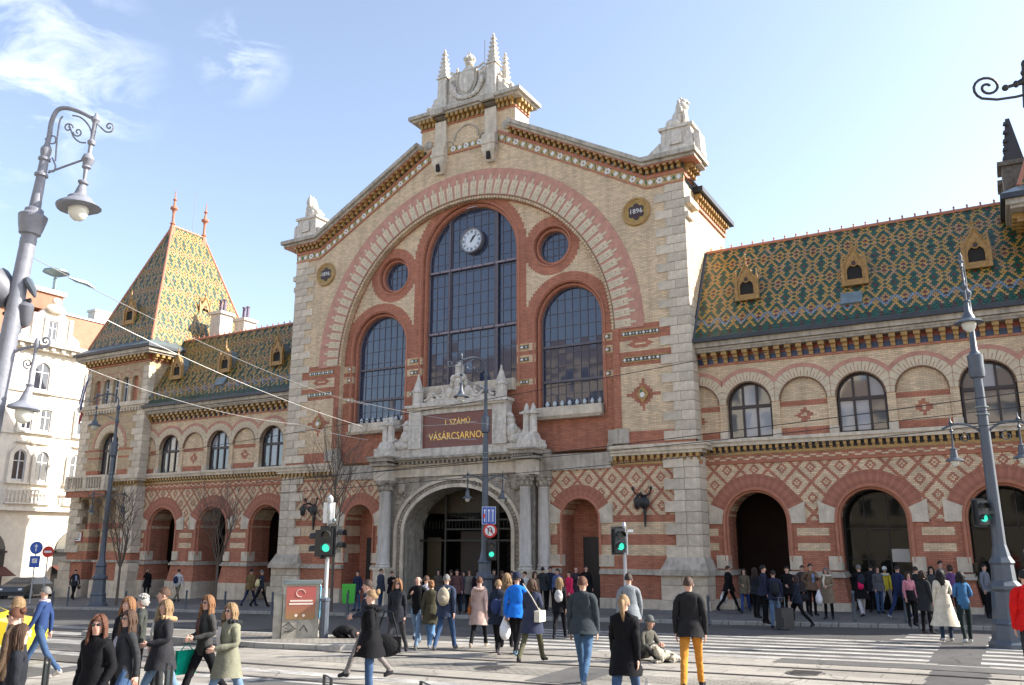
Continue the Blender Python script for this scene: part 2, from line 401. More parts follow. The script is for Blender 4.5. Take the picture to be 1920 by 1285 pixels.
# ---- recessed field inside the great arch
def r_field(x, z, xr, zr):
    ax = xabs(x); o = lambda a: a
    red = (hyp(ax, zr-17.5) < 3.55) | ((ax < 3.55) & (zr < 17.5)) | (hyp(ax-4.95, zr-17.2) < 1.56) | (hyp(ax-5.82, zr-13.2) < 2.48) | (z < 13.2) | (hyp(ax, zr-12.3) > 8.16)
    bands = ((between(z, 11.95, 12.3) | between(z, 11.3, 11.68) | between(z, 10.2, 10.5)) & ((between(ax, 2.9, 4.0)) | (ax > 7.55)))
    saw = between(ax, 3.45, 3.6) & between(z, 14.2, 16.2) & (frac(z/.3) < .5)
    return [(red, RED), (saw, YEL), (bands, YEL)]
m_field = brickmat('arch_field_brickwork', YEL, r_field)
def wing_open(cx, hw, z0, zs, n=20): return arch(cx, hw, z0, zs, n)
cen = arch(0, 2.95, 10.35, 17.55, 28)
sid = lambda s: arch(s*5.82, 1.82, 8.5, 13.2, 22, 1.95)
rnd = lambda s: circle(s*4.95, 17.2, 1.0, 32)
mb = MB().use(m_field)
fo = [(-8.26, 6.85), (8.26, 6.85)] + arc(0, 12.3, 8.26, 0, pi, 60)
mb.plate(fo, [cen, sid(1), sid(-1), rnd(1), rnd(-1)], .34, .66, sides=False)
mb.build('arch_field', H_)
# second, deeper step of each opening and its round mouldings
mb = MB().use(m_red)
cen2 = arch(0, 2.78, 10.35, 17.55, 28); sid2 = lambda s: arch(s*5.82, 1.66, 8.5, 13.2, 22, 1.78); rnd2 = lambda s: circle(s*4.95, 17.2, .82, 32)
mb.plate([(-8.05, 6.9), (8.05, 6.9)] + arc(0, 12.3, 8.05, 0, pi, 40), [cen2, sid2(1), sid2(-1), rnd2(1), rnd2(-1)], .58, .95, sides=False)
mb.build('inner_reveal', H_)
mb = MB().use(m_terra)
def mould(path, y, r, close=False):
    pts = [(a, y, b) for a, b in path]
    if close: pts.append(pts[0])
    mb.tube(pts, r, 6, cap=not close)
mould([(2.88, 10.4)] + arc(0, 17.55, 2.88, 0, pi, 28) + [(-2.88, 10.4)], .56, .07)
mould([(3.06, 10.4)] + arc(0, 17.55, 3.06, 0, pi, 28) + [(-3.06, 10.4)], .33, .05)
for s in (1, -1):
    mould([(s*5.82+1.74, 8.6)] + arc(s*5.82, 13.2, 1.74, 0, pi, 24, 1.86) + [(s*5.82-1.74, 8.6)], .56, .06)
    mould([(s*5.82+1.92, 8.6)] + arc(s*5.82, 13.2, 1.92, 0, pi, 24, 2.05) + [(s*5.82-1.92, 8.6)], .33, .05)
    mould(circle(s*4.95, 17.2, .9, 32), .56, .06, True); mould(circle(s*4.95, 17.2, 1.08, 32), .33, .05, True)
mb.build('window_moulding', H_, smooth=True)
# ---- the great arch ring: red band, yellow toothed voussoirs, beaded inner edge
mb = MB().use(mat('arch_ring_brick', (.52, .265, .20), .85, noise=.25, nscale=3, bump=.3))
N = 72
oR = arc(0, 12.3, 9.85, 0, pi, N); iR = arc(0, 12.3, 8.42, pi, 0, N)
mb.plate(oR + iR, [], -.05, .02); mb.build('arch_ring', H_)
vb = MB().use(mat('yellow_voussoir', (.63, .53, .38), .85, noise=.2, nscale=4, bump=.3))
for k, (a, l0, l1) in enumerate(((-.125, .08, .88), (0, .08, .62), (.125, .08, .88), (0, .66, 1.14))):
    vb.box(a-.056, a+.056, -.075, .0, 8.35+l0, 8.35+l1)
vmesh = vb.mesh('voussoir')
nT = 55
for i in range(nT):
    a = pi*(i+.5)/nT - pi/2
    link(vmesh, 'voussoir', H_, M=Matrix.Translation((0, 0, 12.3)) @ Matrix.Rotation(a, 4, 'Y'))
# jamb pilasters below the ring
mb = MB().use(m_red)
for s in (-1, 1):
    mb.box(min(s*8.27, s*8.6), max(s*8.27, s*8.6), -.05, .1, 7.7, 12.3)
mb.build('jamb_pilaster', H_)
mb = MB().use(m_stone2)
for s in (-1, 1):
    mb.box(min(s*8.0, s*8.95), max(s*8.0, s*8.95), -.2, .1, 6.98, 7.62); mb.box(min(s*7.95, s*8.2), max(s*7.95, s*8.2), -.25, .2, 6.2, 7.0)
mb.build('pilaster_foot', H_)
mb = MB().use(mat('bead_brick', (.28, .17, .11), .8, noise=.3))
mb.plate(arc(0, 12.3, 8.43, 0, pi, 60) + arc(0, 12.3, 8.33, pi, 0, 60), [], -.02, .3)
mb.use(m_yel)
nb = 150
for i in range(nb):
    a = pi*(i+.5)/nb; r0, r1 = 8.22, 8.35; w = pi/nb*.28
    p = [(r*cos(a+t), 12.3+r*sin(a+t)) for r, t in ((r0, -w), (r1, -w), (r1, w), (r0, w))]
    mb.plate(p, [], -.03, .25, back=False)
mb.build('beaded_edge', H_, kind='stuff')
# ---- ceramic bands with white lozenges
def lozenge_band(x0, x1, z, h, y, n):
    m = MB().use(m_majD); m.box(x0, x1, y-.02, y+.03, z-h/2, z+h/2); m.use(m_majY); m.box(x0, x1, y-.03, y, z+h/2, z+h/2+.05); m.box(x0, x1, y-.03, y, z-h/2-.05, z-h/2)
    m.use(m_majW); st = (x1-x0)/n
    for i in range(n):
        cx = x0+st*(i+.5); r = (.40 if i % 2 == 0 else .22)*st; rz = h*(.46 if i % 2 == 0 else .28)
        m.plate([(cx-r, z), (cx, z-rz), (cx+r, z), (cx, z+rz)], [], y-.045, y)
    m.build('ceramic_band', H_)
for s in (-1, 1):
    for z, x1 in ((12.03, 10.55), (10.8, 10.95)):
        lozenge_band(min(s*8.75, s*x1), max(s*8.75, s*x1), z, .17, 0, 11)
    for z in (12.12, 11.49, 10.35):
        lozenge_band(min(s*3.12, s*3.62), max(s*3.12, s*3.62), z, .16, .34, 2 if z > 11 else 3)
        lozenge_band(min(s*7.68, s*7.98), max(s*7.68, s*7.98), z, .16, .34, 1)
    m = MB().use(m_majY); m.plate([(s*9.66-.3, 9.15), (s*9.66, 8.75), (s*9.66+.3, 9.15), (s*9.66, 9.55)], [], -.07, 0)
    m.use(m_majW); m.plate(circle(s*9.66, 9.12, .12, 10), [], -.1, 0); m.use(m_majG); m.plate(circle(s*9.6, 9.3, .06, 8), [], -.09, 0); m.build('ceramic_flower', H_)
# ---- medallions with the year
def textobj(name, body, size, M, m, parent=None, ext=.01, font=None, ax='CENTER', **kw):
    c = bpy.data.curves.new(name, 'FONT'); c.body = body; c.size = size; c.extrude = ext; c.align_x = ax; c.align_y = 'CENTER'; c.resolution_u = 2
    o = bpy.data.objects.new(name, c); COL.objects.link(o)
    dg = bpy.context.evaluated_depsgraph_get(); me = bpy.data.meshes.new_from_object(o.evaluated_get(dg)); bpy.data.objects.remove(o)
    me.materials.clear(); me.materials.append(m)
    return link(me, name, parent, M=M, **kw)
FACE = Matrix.Rotation(pi/2, 4, 'X')
for s in (-1, 1):
    g = MB().use(m_majY); cx = s*9.67
    g.lathe([(.70, 0), (.72, .05), (.68, .12), (.60, .13), (.57, .08), (.50, .075), (.48, .03)], M=Matrix.Translation((cx, 0, 17.92)) @ FACE, n=32)
    g.use(mat('medallion_ochre', (.40, .27, .06), .5, noise=.3, nscale=8)); g.plate(circle(cx, 17.92, .56, 28), [], -.045, 0)
    g.use(mat('medallion_dark', (.05, .02, .025), .5))
    for k in range(6):
        a = pi/2+k*pi/3; g.plate(circle(cx+.27*cos(a), 17.92+.27*sin(a), .155, 12), [], -.06-.001*k, 0)
    g.plate(circle(cx, 17.92, .2, 12), [], -.067, 0)
    md = g.build('year_medallion', H_)
    textobj('year_numeral', '1896', .34, Matrix.Translation((cx, -.085, 17.92)) @ FACE, m_majW, md, .015)
# ---- quoins: every stone of the corner piers
qs = random.Random(3)
stA = [mat('quoin_stone_%s' % c, tuple(v*f for v in STN), .85, noise=.25, nscale=2.6, bump=.4, spec=.2, streak=.15) for c, f in (('pale', 1.08), ('mid', .98), ('dull', .88))]
def stonebox(w, d, h, m, bev=.012):
    b = bmesh.new(); bmesh.ops.create_cube(b, size=1, matrix=Matrix.Diagonal((w, d, h, 1)))
    bmesh.ops.bevel(b, geom=b.edges[:], offset=bev, segments=1, affect='EDGES')
    me = bpy.data.meshes.new('stone'); b.to_mesh(me); b.free(); me.materials.append(m); return me
def quoin_pier(x_out, x_in_a, x_in_b, z0, z1, h, y0=-.05, depth=.55, sgn=1, parent=H_):
    n = int(round((z1-z0)/h)); h = (z1-z0)/n; cache = {}
    for i in range(n):
        xi = x_in_a if i % 2 else x_in_b; w = abs(x_out-xi)
        parts = [(w, (x_out+xi)/2)]
        if w > 1.0:
            f = .55 if i % 2 else .42; a = w*f
            parts = [(a, x_out-sgn*a/2), (w-a, x_out-sgn*(a+(w-a)/2))]
        for k, (ww, cx) in enumerate(parts):
            key = (round(ww, 3), round(depth, 2), qs.randrange(3))
            if key not in cache: cache[key] = stonebox(ww-.012, depth if k == 0 else .2, h-.014, stA[key[2]])
            dd = depth if k == 0 else .2
            link(cache[key], 'stone', parent, loc=(cx, y0+dd/2+qs.uniform(-.006, .006), z0+h*(i+.5)))
for s in (-1, 1):
    quoin_pier(s*12.05, s*11.08, s*10.58, 7.0, 19.0, .43, sgn=s, depth=.7)
    quoin_pier(s*12.12, s*10.95, s*10.5, 2.02, 6.28, .47, y0=-.12, sgn=s, depth=1.05)
    # battered foot
    quoin_pier(s*12.30, s*10.28, s*10.28, .3, 1.5, .60, y0=-.32, sgn=s, depth=1.3)
    quoin_pier(s*12.42, s*10.2, s*10.2, -1.0, .3, .65, y0=-.45, sgn=s, depth=1.5)
    mb = MB().use(m_stone2)
    v = []
    mb.frus(s*11.35, .35, 1.52, 2.04, 1.03, .78, .8, .5) ; mb.build('battered_stone', H_)
# rear face mortar backing of the piers
# ---- string course of the block
def dentils(x0, x1, z0, z1, y0, y1, w, gap, m, name='bracket', top=None, cap=None):
    """row of single brackets, each its own part"""
    n = max(1, int(round((x1-x0)/(w+gap)))); st = (x1-x0)/n
    b = MB().use(m); b.box(-w/2, w/2, y0, y1, z0+(z1-z0)*.35, z1); b.box(-w/2*.8, w/2*.8, y0+(y1-y0)*.45, y1, z0, z0+(z1-z0)*.35)
    if cap: b.use(cap); b.box(-w/2-.02, w/2+.02, y0-.02, y1, z1-.07, z1-.002)
    me = b.mesh(name)
    for i in range(n): link(me, name, H_, loc=(x0+st*(i+.5), 0, 0))
    return me
mb = MB().use(m_stone)
for s in (-1, 1):
    a, b_ = sorted((s*8.1, s*12.5)); mb.box(a, b_, -.42, .5, 6.72, 6.86); mb.box(a, b_-.05 if s > 0 else b_, -.34, .5, 6.55, 6.72) if s > 0 else mb.box(a+.05, b_, -.34, .5, 6.55, 6.72)
    a, b_ = sorted((s*8.1, s*12.3)); mb.box(a, b_, -.26, .5, 6.42, 6.55)
    a, b_ = sorted((s*12.0, s*12.5)); mb.box(a, b_, .5, .86, 6.55, 6.86)
mb.build('string_course', H_)
for s in (-1, 1):
    a, b_ = sorted((s*8.15, s*12.25)); dentils(a, b_, 6.12, 6.42, -.24, .02, .14, .15, m_majY)
    m = MB().use(m_majY); m.box(a, b_, -.08, .02, 6.02, 6.12); m.use(m_red); m.box(a, b_, -.04, .02, 5.93, 6.02); m.build('ceramic_band', H_)
# ---- lower wall of the block with the lattice brickwork
def lattice(x, z, z0, sx=1.15, sz=1.24, w=.15):
    a = x/sx; b = (z-z0)/sz
    f1 = frac(a+b+.5); f2 = frac(a-b+.5)
    line = (xabs(f1-.5) > (.5-w/2)) | (xabs(f2-.5) > (.5-w/2))
    dd = xabs(f1-.5) + xabs(f2-.5)
    mxd = X.op('MAXIMUM', xabs(f1-.5), xabs(f2-.5))
    ring = between(mxd, .10, .2); dot = mxd < .035
    return line | ring | dot
def bandsl(z):
    return between(z, 3.5, 3.86) | between(z, 2.55, 3.02) | (z < 2.1)
def r_lower(x, z, xr, zr):
    lat = lattice(xr, z, 5.45) & between(z, 3.86, 5.95)
    fr = between(z, 5.95, 6.35) & ((frac(x/.5+xfl(z/.15)*.5) < .5) | (z > 6.28))
    ax = xabs(x); sawd = between(ax, 7.05, 7.6)
    col = between(ax, 4.9, 7.9) & (z < 3.5)
    tooth = (ax < 5.15)
    return [(lat | fr, RED), (bandsl(z), RED), (col & ((ax < 7.35) & (ax > 5.2)), RED)]
m_lower = brickmat('lattice_brickwork', YEL, r_lower)
niche = lambda s: arch(s*6.43, .95, -1.2, 3.68, 16)
mb = MB().use(m_lower)
for s in (-1, 1):
    o = [(4.4, -1.2), (12.0, -1.2), (12.0, 6.1), (4.4, 6.1)]
    hcut = arch(6.43, .95, -1.2, 3.68, 16)
    o = [(4.4, -1.2), (6.43-.95, -1.2)] + arc(6.43, 3.68, .95, pi, 0, 18) + [(6.43+.95, -1.2), (12.0, -1.2), (12.0, 6.42), (4.4, 6.42)]
    if s < 0: o = [(-a, b) for a, b in o][::-1]
    mb.plate(o, [], 0, 1.3)
mb.box(-4.45, 4.45, 0, 1.2, 6.0, 6.9)
mb.build('lower_wall', H_)
def ringwedges(cx, zs, r0, r1, a0, a1, n, y0, y1, mats, name='voussoir', parent=H_, rz=1.0):
    """radial bricks of a relieving arch; each voussoir its own part, meshes shared"""
    st = (a1-a0)/n; ms = []
    for m in mats:
        b = MB().use(m); h = st/2*.97
        q = [(r0*sin(-h), r0*cos(h)), (r0*sin(h), r0*cos(h)), (r1*sin(h), r1*cos(h)), (r1*sin(-h), r1*cos(h))]
        b.plate(q, [], y0, y1); ms.append(b.mesh(name))
    for i in range(n):
        a = a0+st*(i+.5)-pi/2
        link(ms[i % len(ms)], name, parent, M=Matrix.Translation((cx, 0, zs)) @ Matrix.Rotation(-a, 4, 'Y'))
redv = [mat('red_voussoir_a', (.42, .17, .11), .85, noise=.25, nscale=5), mat('red_voussoir_b', (.37, .145, .095), .85, noise=.25, nscale=5)]
for s in (-1, 1):
    ringwedges(s*6.43, 3.68, .97, 1.55, radians(22), radians(158), 22, -.05, .05, redv)
    m = MB().use(m_stone); c = s*6.43
    for t in (-1, 1):
        q = [(c+t*.97, 3.5), (c+t*1.62, 3.5), (c+t*1.62, 4.42), (c+t*1.40, 4.36), (c+t*.9, 4.05), (c+t*.97, 3.8)]
        if t < 0: q = q[::-1]
        m.plate(q, [], -.065, .25)
        m.box(*sorted((c+t*.93, c+t*1.62)), -.09, .3, 1.62, 2.12)
    m.build('springer_stone', H_)
    m = MB().use(m_terra); pts = [(c+.97, -.04, 1.7)] + [(a, -.04, b) for a, b in arc(c, 3.68, .97, 0, pi, 18)] + [(c-.97, -.04, 1.7)]; m.tube(pts, .06, 6); m.build('opening_moulding', H_, smooth=True)
    m = MB().use(m_red); m.box(c-1.2, c+1.2, 1.25, 1.3, -1.2, 5); m.build('niche_back', H_)
    # doorway inside the niche
    m = MB().use(m_black); m.box(c-.42, c+.42, 1.18, 1.24, -1.0, 2.9); m.build('niche_door', H_)
mb = MB().use(m_stone2)
for s in (-1, 1):
    a, b_ = sorted((s*4.4, s*8.05)); mb.box(a, b_, -.1, .3, 5.92, 6.66)
mb.build('grey_band', H_)
# base mouldings: red base with stone plinth
def basecourse(segs, y, red_y):
    mb = MB().use(m_stone2)
    for a, b in segs: mb.box(a, b, y-.10, y+.4, 1.42, 1.52); mb.box(a, b, y-.17, y+.4, 1.30, 1.42)
    mb.build('base_moulding', H_)
    mb = MB().use(m_red)
    for a, b in segs: mb.box(a, b, red_y, y+.5, .3, 1.30)
    mb.build('red_base', H_)
    mb = MB().use(m_stone)
    for a, b in segs:
        n = max(1, int((b-a)/.9)); st = (b-a)/n
        for i in range(n): mb.box(a+st*i+.006, a+st*(i+1)-.006, red_y-.1, y+.5, -1.3, .3)
    mb.build('plinth_stones', H_)
basecourse([(-12.2, -7.4), (-5.47, -4.7), (4.7, 5.47), (7.4, 12.2)], -.05, -.12)
mb = MB().use(m_stone2)
for s in (-1, 1): a, b_ = sorted((s*10.1, s*12.4)); mb.box(a, b_, -.42, .5, 1.44, 1.53); mb.box(a, b_, -.48, .5, 1.30, 1.44)
mb.build('pier_moulding', H_)
# ---- gable cornice: ceramic frieze, brackets and stone
def ribbon(mb, path, d0, d1, y0, y1, close_ends=True):
    n = len(path)
    for i in range(n-1):
        (xa, za), (xb, zb) = path[i], path[i+1]
        P = lambda x, z, d, y: (x, y, z+d)
        a, b, c, d = P(xa, za, d0, y0), P(xb, zb, d0, y0), P(xb, zb, d1, y0), P(xa, za, d1, y0)
        e, f, g, h = P(xa, za, d0, y1), P(xb, zb, d0, y1), P(xb, zb, d1, y1), P(xa, za, d1, y1)
        mb.face([a, b, c, d]); mb.face([e, f, b, a]); mb.face([d, c, g, h])
        if close_ends and i == 0: mb.face([a, d, h, e])
        if close_ends and i == n-2: mb.face([b, f, g, c])
LP = [(-12.05, 19.0), (-10.2, 19.0), (-2.05, 23.52)]; RP = [(-x, z) for x, z in LP[::-1]]
def side_ext(p, e): return p
for path, nm in ((LP, 0), (RP, 1)):
    s = -1 if nm == 0 else 1
    m = MB().use(m_terra); ribbon(m, path, -.04, .04, -.07, .1); ribbon(m, path, .44, .62, -.07, .1); m.build('terracotta_fillet', H_)
    m = MB().use(mat('frieze_ground', (.50, .33, .12), .4, noise=.3, nscale=6)); ribbon(m, path, .04, .44, -.03, .1); m.build('frieze', H_)
    # lozenges and flowers along the frieze
    seg = []
    for (xa, za), (xb, zb) in zip(path[:-1], path[1:]):
        L = abs(xb-xa); n = max(2, int(round(L/.42)))
        for i in range(n): t = (i+.5)/n; seg.append((xa+(xb-xa)*t, za+(zb-za)*t+.24))
    lb = MB().use(m_majW); lb.plate([(-.13, 0), (0, -.15), (.13, 0), (0, .15)], [], -.06, -.02)
    lb.use(m_majG); 
    for t in (-1, 1): lb.plate([(t*.2-.03, -.0), (t*.2, -.13), (t*.2+.03, 0), (t*.2, .13)], [], -.05, -.02)
    lme = lb.mesh('frieze_lozenge')
    fb = MB().use(m_majW)
    for k in range(6): fb.plate(circle(.11*cos(k*pi/3), .11*sin(k*pi/3), .065, 7), [], -.06-.002*k, -.02)
    fb.use(m_majY); fb.plate(circle(0, 0, .05, 8), [], -.085, -.02); fb.use(m_majD); fb.plate([(-.2, .12), (-.15, .08), (-.15, .16)], [], -.05, -.02); fb.plate([(.2, .12), (.15, .16), (.15, .08)], [], -.05, -.02)
    fme = fb.mesh('frieze_flower')
    for i, (x, z) in enumerate(seg): link(fme if i % 3 == 2 else lme, 'frieze_flower' if i % 3 == 2 else 'frieze_lozenge', H_, loc=(x, 0, z))
    bb = MB().use(m_majY); bb.box(-.085, .085, -.42, -.02, .18, .34); bb.box(-.07, .07, -.26, -.02, .0, .18); bb.use(m_majD); bb.box(.09, .2, -.06, -.02, .02, .3)
    bme = bb.mesh('bracket')
    for (xa, za), (xb, zb) in zip(path[:-1], path[1:]):
        L = abs(xb-xa); n = max(2, int(round(L/.33)))
        for i in range(n):
            t = (i+.5)/n; x = xa+(xb-xa)*t
            if abs(x) < 2.7: continue
            link(bme, 'bracket', H_, loc=(x, 0, za+(zb-za)*t+.62))
    pc = [p for p in path]
    pc = [(x if abs(x) > 3 else (s*2.9), z if abs(x) > 3 else 23.52-.85*.555) for x, z in path]
    pc2 = [(s*12.75 if abs(x) > 12 else x, z) for x, z in pc]
    m = MB().use(m_stone2); ribbon(m, pc2, .96, 1.10, -.5, .6); ribbon(m, [(x*(1.008 if abs(x) > 12 else 1), z) for x, z in pc2], 1.10, 1.32, -.68, .7); 
    m.box(*sorted((s*12.0, s*12.7)), .55, 1.4, 19.96, 20.1); m.box(*sorted((s*12.0, s*12.85)), .65, 1.4, 20.1, 20.32); m.build('gable_cornice', H_)
    m = MB().use(m_terra); ribbon(m, pc2, .90, .96, -.44, .5)
    ys = 0.15
    m.use(m_majY)
    while ys < 6.6:
        zt = 19.92 if ys < 1.3 else 18.9; dx = .12 if ys < 1.3 else 0
        m.box(*sorted((s*12.02, s*(12.33+dx))), ys, ys+.17, zt-.2, zt); m.box(*sorted((s*12.02, s*(12.18+dx*.5))), ys, ys+.17, zt-.42, zt-.2); ys += .36
    m.use(m_terra); m.box(*sorted((s*12.0, s*12.1)), 1.4, 6.6, 18.3, 18.46); m.box(*sorted((s*12.0, s*12.1)), 0, 1.4, 19.3, 19.5); m.build('side_cornice', H_)
    m = MB().use(m_stone); m.box(*sorted((s*12.0, s*12.2)), .0, .75, 17.2, 17.5); m.box(*sorted((s*12.0, s*12.3)), .0, 1.3, 17.9, 18.2); m.build('side_corbel', H_)
# ---- attic over the gable
m = MB().use(m_stone); m.box(-3.05, 3.05, .02, 1.5, 23.0, 25.45)
m.build('attic_wall', H_)
m = MB().use(m_stone2); m.tube([(a, -.03, b) for a, b in arc(0, 24.2, .78, 0, pi, 14)], .05, 6)
for s in (-1, 1): m.tube([(s*.78+s*a, -.03, b) for a, b in arc(.38, 23.95, .3, pi, .2, 8)], .045, 6); m.lathe([(.26, 0), (.26, .06), (.17, .06), (.1, .1)], M=Matrix.Translation((s*2.52, 0, 24.35)) @ FACE, n=16)
m.build('blind_arcade', H_, smooth=True)
m = MB().use(m_terra); ribbon(m, [(-1.25, 23.5), (1.25, 23.5)], -.04, .04, -.07, .1); m.use(mat('frieze_ground', 0)); ribbon(m, [(-1.25, 23.5), (1.25, 23.5)], .04, .44, -.03, .1); m.build('attic_frieze', H_)
for i, x in enumerate((-.85, -.42, 0, .42, .85)): link(fme if i % 2 == 0 else lme, 'frieze_flower' if i % 2 == 0 else 'frieze_lozenge', H_, loc=(x, 0, 23.74))
for s in (-1, 1):
    m = MB().use(m_stone); c = s*1.62
    m.box(c-.36, c+.36, -.2, .3, 23.9, 25.5); m.box(c-.40, c+.40, -.42, .3, 22.95, 23.9); m.box(c-.44, c+.44, -.46, .3, 23.3, 23.42); m.frus(c, -.1, 22.35, 22.95, .22, .1, .38, .32)
    m.use(m_dark); m.box(c-.1, c+.1, -.44, -.3, 22.45, 22.85); m.build('gable_pier', H_)
def box_bracket_row(x0, x1, y, z, n, nm='attic_bracket'):
    b = MB().use(m_majY); b.box(-.09, .09, -.38, 0, .14, .34); b.box(-.07, .07, -.2, 0, -.1, .14); me = b.mesh(nm)
    for i in range(n): link(me, nm, H_, loc=(x0+(x1-x0)*(i+.5)/n, y, z))
for x0, x1, n in ((-3.05, -2.0, 4), (-1.25, 1.25, 8), (2.0, 3.05, 4)): box_bracket_row(x0, x1, 0, 25.45, n)
b = MB().use(m_majY)
for k in range(4): b.box(3.05, 3.4, .1+k*.36, .28+k*.36, 25.59, 25.79); b.box(3.05, 3.22, .1+k*.36, .28+k*.36, 25.35, 25.59)
b.build('attic_bracket', H_)
m = MB().use(m_terra); m.box(-3.1, 3.12, -.06, 1.5, 25.27, 25.36)
m.use(m_stone2); m.box(-3.45, 3.45, -.42, 1.8, 25.79, 25.92); m.box(-3.62, 3.62, -.56, 1.9, 25.92, 26.12)
for s in (-1, 1): m.box(s*1.62-.42, s*1.62+.42, -.62, -.3, 25.79, 26.12)
m.build('attic_cornice', H_)
# crowning sculpture of the attic
def pinnacle(m, cx, cy, z0, zc, zt, w, hooks=6):
    m.frus(cx, cy, z0, zc, w, w, w*.85, w*.85); m.frus(cx, cy, zc, zc+.09, w*1.15, w*1.15, w*1.0, w*1.0)
    m.frus(cx, cy, zc+.09, zt-.25, w*.8, w*.8, w*.16, w*.16)
    for k in range(hooks):
        t = (k+.5)/hooks; z = zc+.1+(zt-.35-zc)*t; r = w*(.8-.62*t)
        for sx, sy in ((-1, -1), (1, -1), (1, 1), (-1, 1)): m.frus(cx+sx*r, cy+sy*r, z-.04, z+.05, .045, .045, .07, .07)
    m.ell((cx, cy, zt-.16), (.09, .09, .09), 8, 6); m.frus(cx, cy, zt-.12, zt, .05, .05, .015, .015)
m = MB().use(m_sculpt)
m.box(-2.05, 2.05, -.05, .55, 26.12, 26.5)
pinnacle(m, -1.62, 0.1, 26.12, 28.2, 30.2, .3); pinnacle(m, 1.62, 0.1, 26.12, 28.2, 30.2, .3)
m.build('attic_pinnacles', H_)
m = MB().use(m_sculpt); pinnacle(m, -1.62, 1.4, 26.12, 27.6, 29.7, .26); pinnacle(m, 1.62, 1.4, 26.12, 27.6, 29.7, .26); m.build('rear_pinnacles', H_)
m = MB().use(m_sculpt)
m.plate([(-1.35, 26.5), (1.35, 26.5), (1.3, 28.2), (1.0, 28.35), (.7, 28.15), (0, 28.75), (-.7, 28.15), (-1.0, 28.35), (-1.3, 28.2)], [], .05, .45, back=True)
m.plate([(-.45, 28.2), (.45, 28.2), (.5, 27.6), (.3, 27.1), (0, 26.9), (-.3, 27.1), (-.5, 27.6)][::-1], [], -.12, .06)
m.use(m_stone2); m.plate([(-.60, 28.32), (-.66, 27.55), (-.4, 26.95), (0, 26.7), (.4, 26.95), (.66, 27.55), (.60, 28.32)], [], -.06, .06)
m.use(m_sculpt)
for k in range(13):
    a = pi+pi*k/12; m.ell((.88*cos(a), -.06, 27.35+.7*sin(a)), (.17, .12, .15), 8, 6)
for s in (-1, 1):
    m.ell((s*.98, -.1, 27.45), (.14, .12, .3), 8, 6); m.ell((s*.98, -.15, 27.85), (.11, .11, .13), 8, 6); m.tube([(s*.5, -.05, 28.3), (s*.8, -.1, 28.25), (s*1.1, -.05, 28.45)], .07, 6)
# crown
m.lathe([(.22, 0), (.26, .08), (.23, .16), (.28, .22), (.33, .35), (.25, .55), (.08, .66), (.05, .75)], 0, .2, 28.72, 14)
for k in range(8): m.ell((.3*cos(k*pi/4), .2+.3*sin(k*pi/4), 29.08), (.07, .07, .12), 6, 5)
m.ell((0, .2, 29.5), (.07, .07, .07), 8, 6)
m.build('coat_of_arms', H_, smooth=True)
m = MB().use(m_sculpt)
for s in (-1, 1):
    m.plate([(s*x, z) for x, z in ((1.95, 26.12), (3.2, 26.12), (3.1, 26.35), (2.6, 26.45), (2.35, 26.85), (2.1, 27.0), (1.95, 27.5))][::s], [], 0, .5, back=True)
    for x, z, r in ((3.15, 26.42, .13), (2.7, 26.68, .17), (2.25, 27.08, .16), (2.0, 27.6, .12)): m.ell((s*x, .2, z), (r, r, r), 8, 6)
    if s > 0:
        for y in (.9, 1.5): m.ell((3.1, y, 26.35), (.13, .13, .2), 8, 6)
m.build('attic_scrolls', H_)
m = MB().use(m_iron); m.tube([(.75, .6, 26.4), (.75, .6, 30.3)], .02, 5); m.build('lightning_rod', H_)
# ---- lions on pedestals (each statue its own thing)
def lion(s):
    t = thing('lion_statue', 'seated stone lion on the %s shoulder of the gable, %s' % (('right', 'beside the large right wing roof') if s > 0 else ('left', 'nearer the pointed corner tower')), 'statue', (s*11.7, .75, 22.0), 0 if s > 0 else 0, 'stone lions on the gable')
    m = MB().use(m_sculpt); f = -1 if s < 0 else 1
    # haunches, chest, belly as overlapping masses along a spine turned outward
    d = f
    m.ell((-.28*d, 0, .30), (.38, .33, .34)); m.ell((.0, 0, .55), (.34, .30, .42)); m.ell((.14*d, 0, .85), (.30, .28, .42)); m.ell((.2*d, 0, 1.12), (.31, .31, .32))
    m.ell((.27*d, 0, 1.33), (.23, .21, .22)); m.ell((.46*d, 0, 1.27), (.13, .11, .10)); m.ell((.42*d, 0, 1.4), (.08, .12, .06))
    for q in (-1, 1):
        m.ell((.2*d, q*.14, 1.53), (.06, .05, .07)); m.tube([(.28*d, q*.16, .85), (.36*d, q*.17, .45), (.36*d, q*.17, .08)], [.13, .10, .09], 8); m.ell((.44*d, q*.17, .07), (.15, .1, .08))
        m.ell((-.12*d, q*.27, .25), (.28, .13, .26)); m.ell((.12*d, q*.3, .07), (.2, .09, .07))
        for k in range(5): m.ell((.12*d+.03*k, q*(.22+.02*k), 1.35-.13*k), (.1, .1, .12), 6, 5)
    m.tube([(-.5*d, 0, .15), (-.7*d, .12, .12), (-.62*d, .25, .3), (-.5*d, .28, .4)], .05, 6)
    m.build('body', t, smooth=True)
    p = MB().use(m_sculpt)
    p.frus(0, 0, -2.05, -1.1, .95, .7, .88, .62); p.frus(0, 0, -1.1, -.14, .8, .55, .72, .5); p.box(-.85, .85, -.6, .6, -.14, 0)
    p.box(-.3, .3, -.66, -.6, -1.0, -.35)
    p.plate([(-d*2.2, -1.75), (-d*.85, -1.75), (-d*.85, -.7)][::d], [], -.45, .45, back=True)
    p.plate([(d*.8, -1.6), (d*1.15, -1.6), (d*1.1, -.5), (d*.95, -.35), (d*.8, -.5)][::d], [], -.4, .4, back=True)
    p.build('pedestal', t)
for s in (1, -1): lion(s)

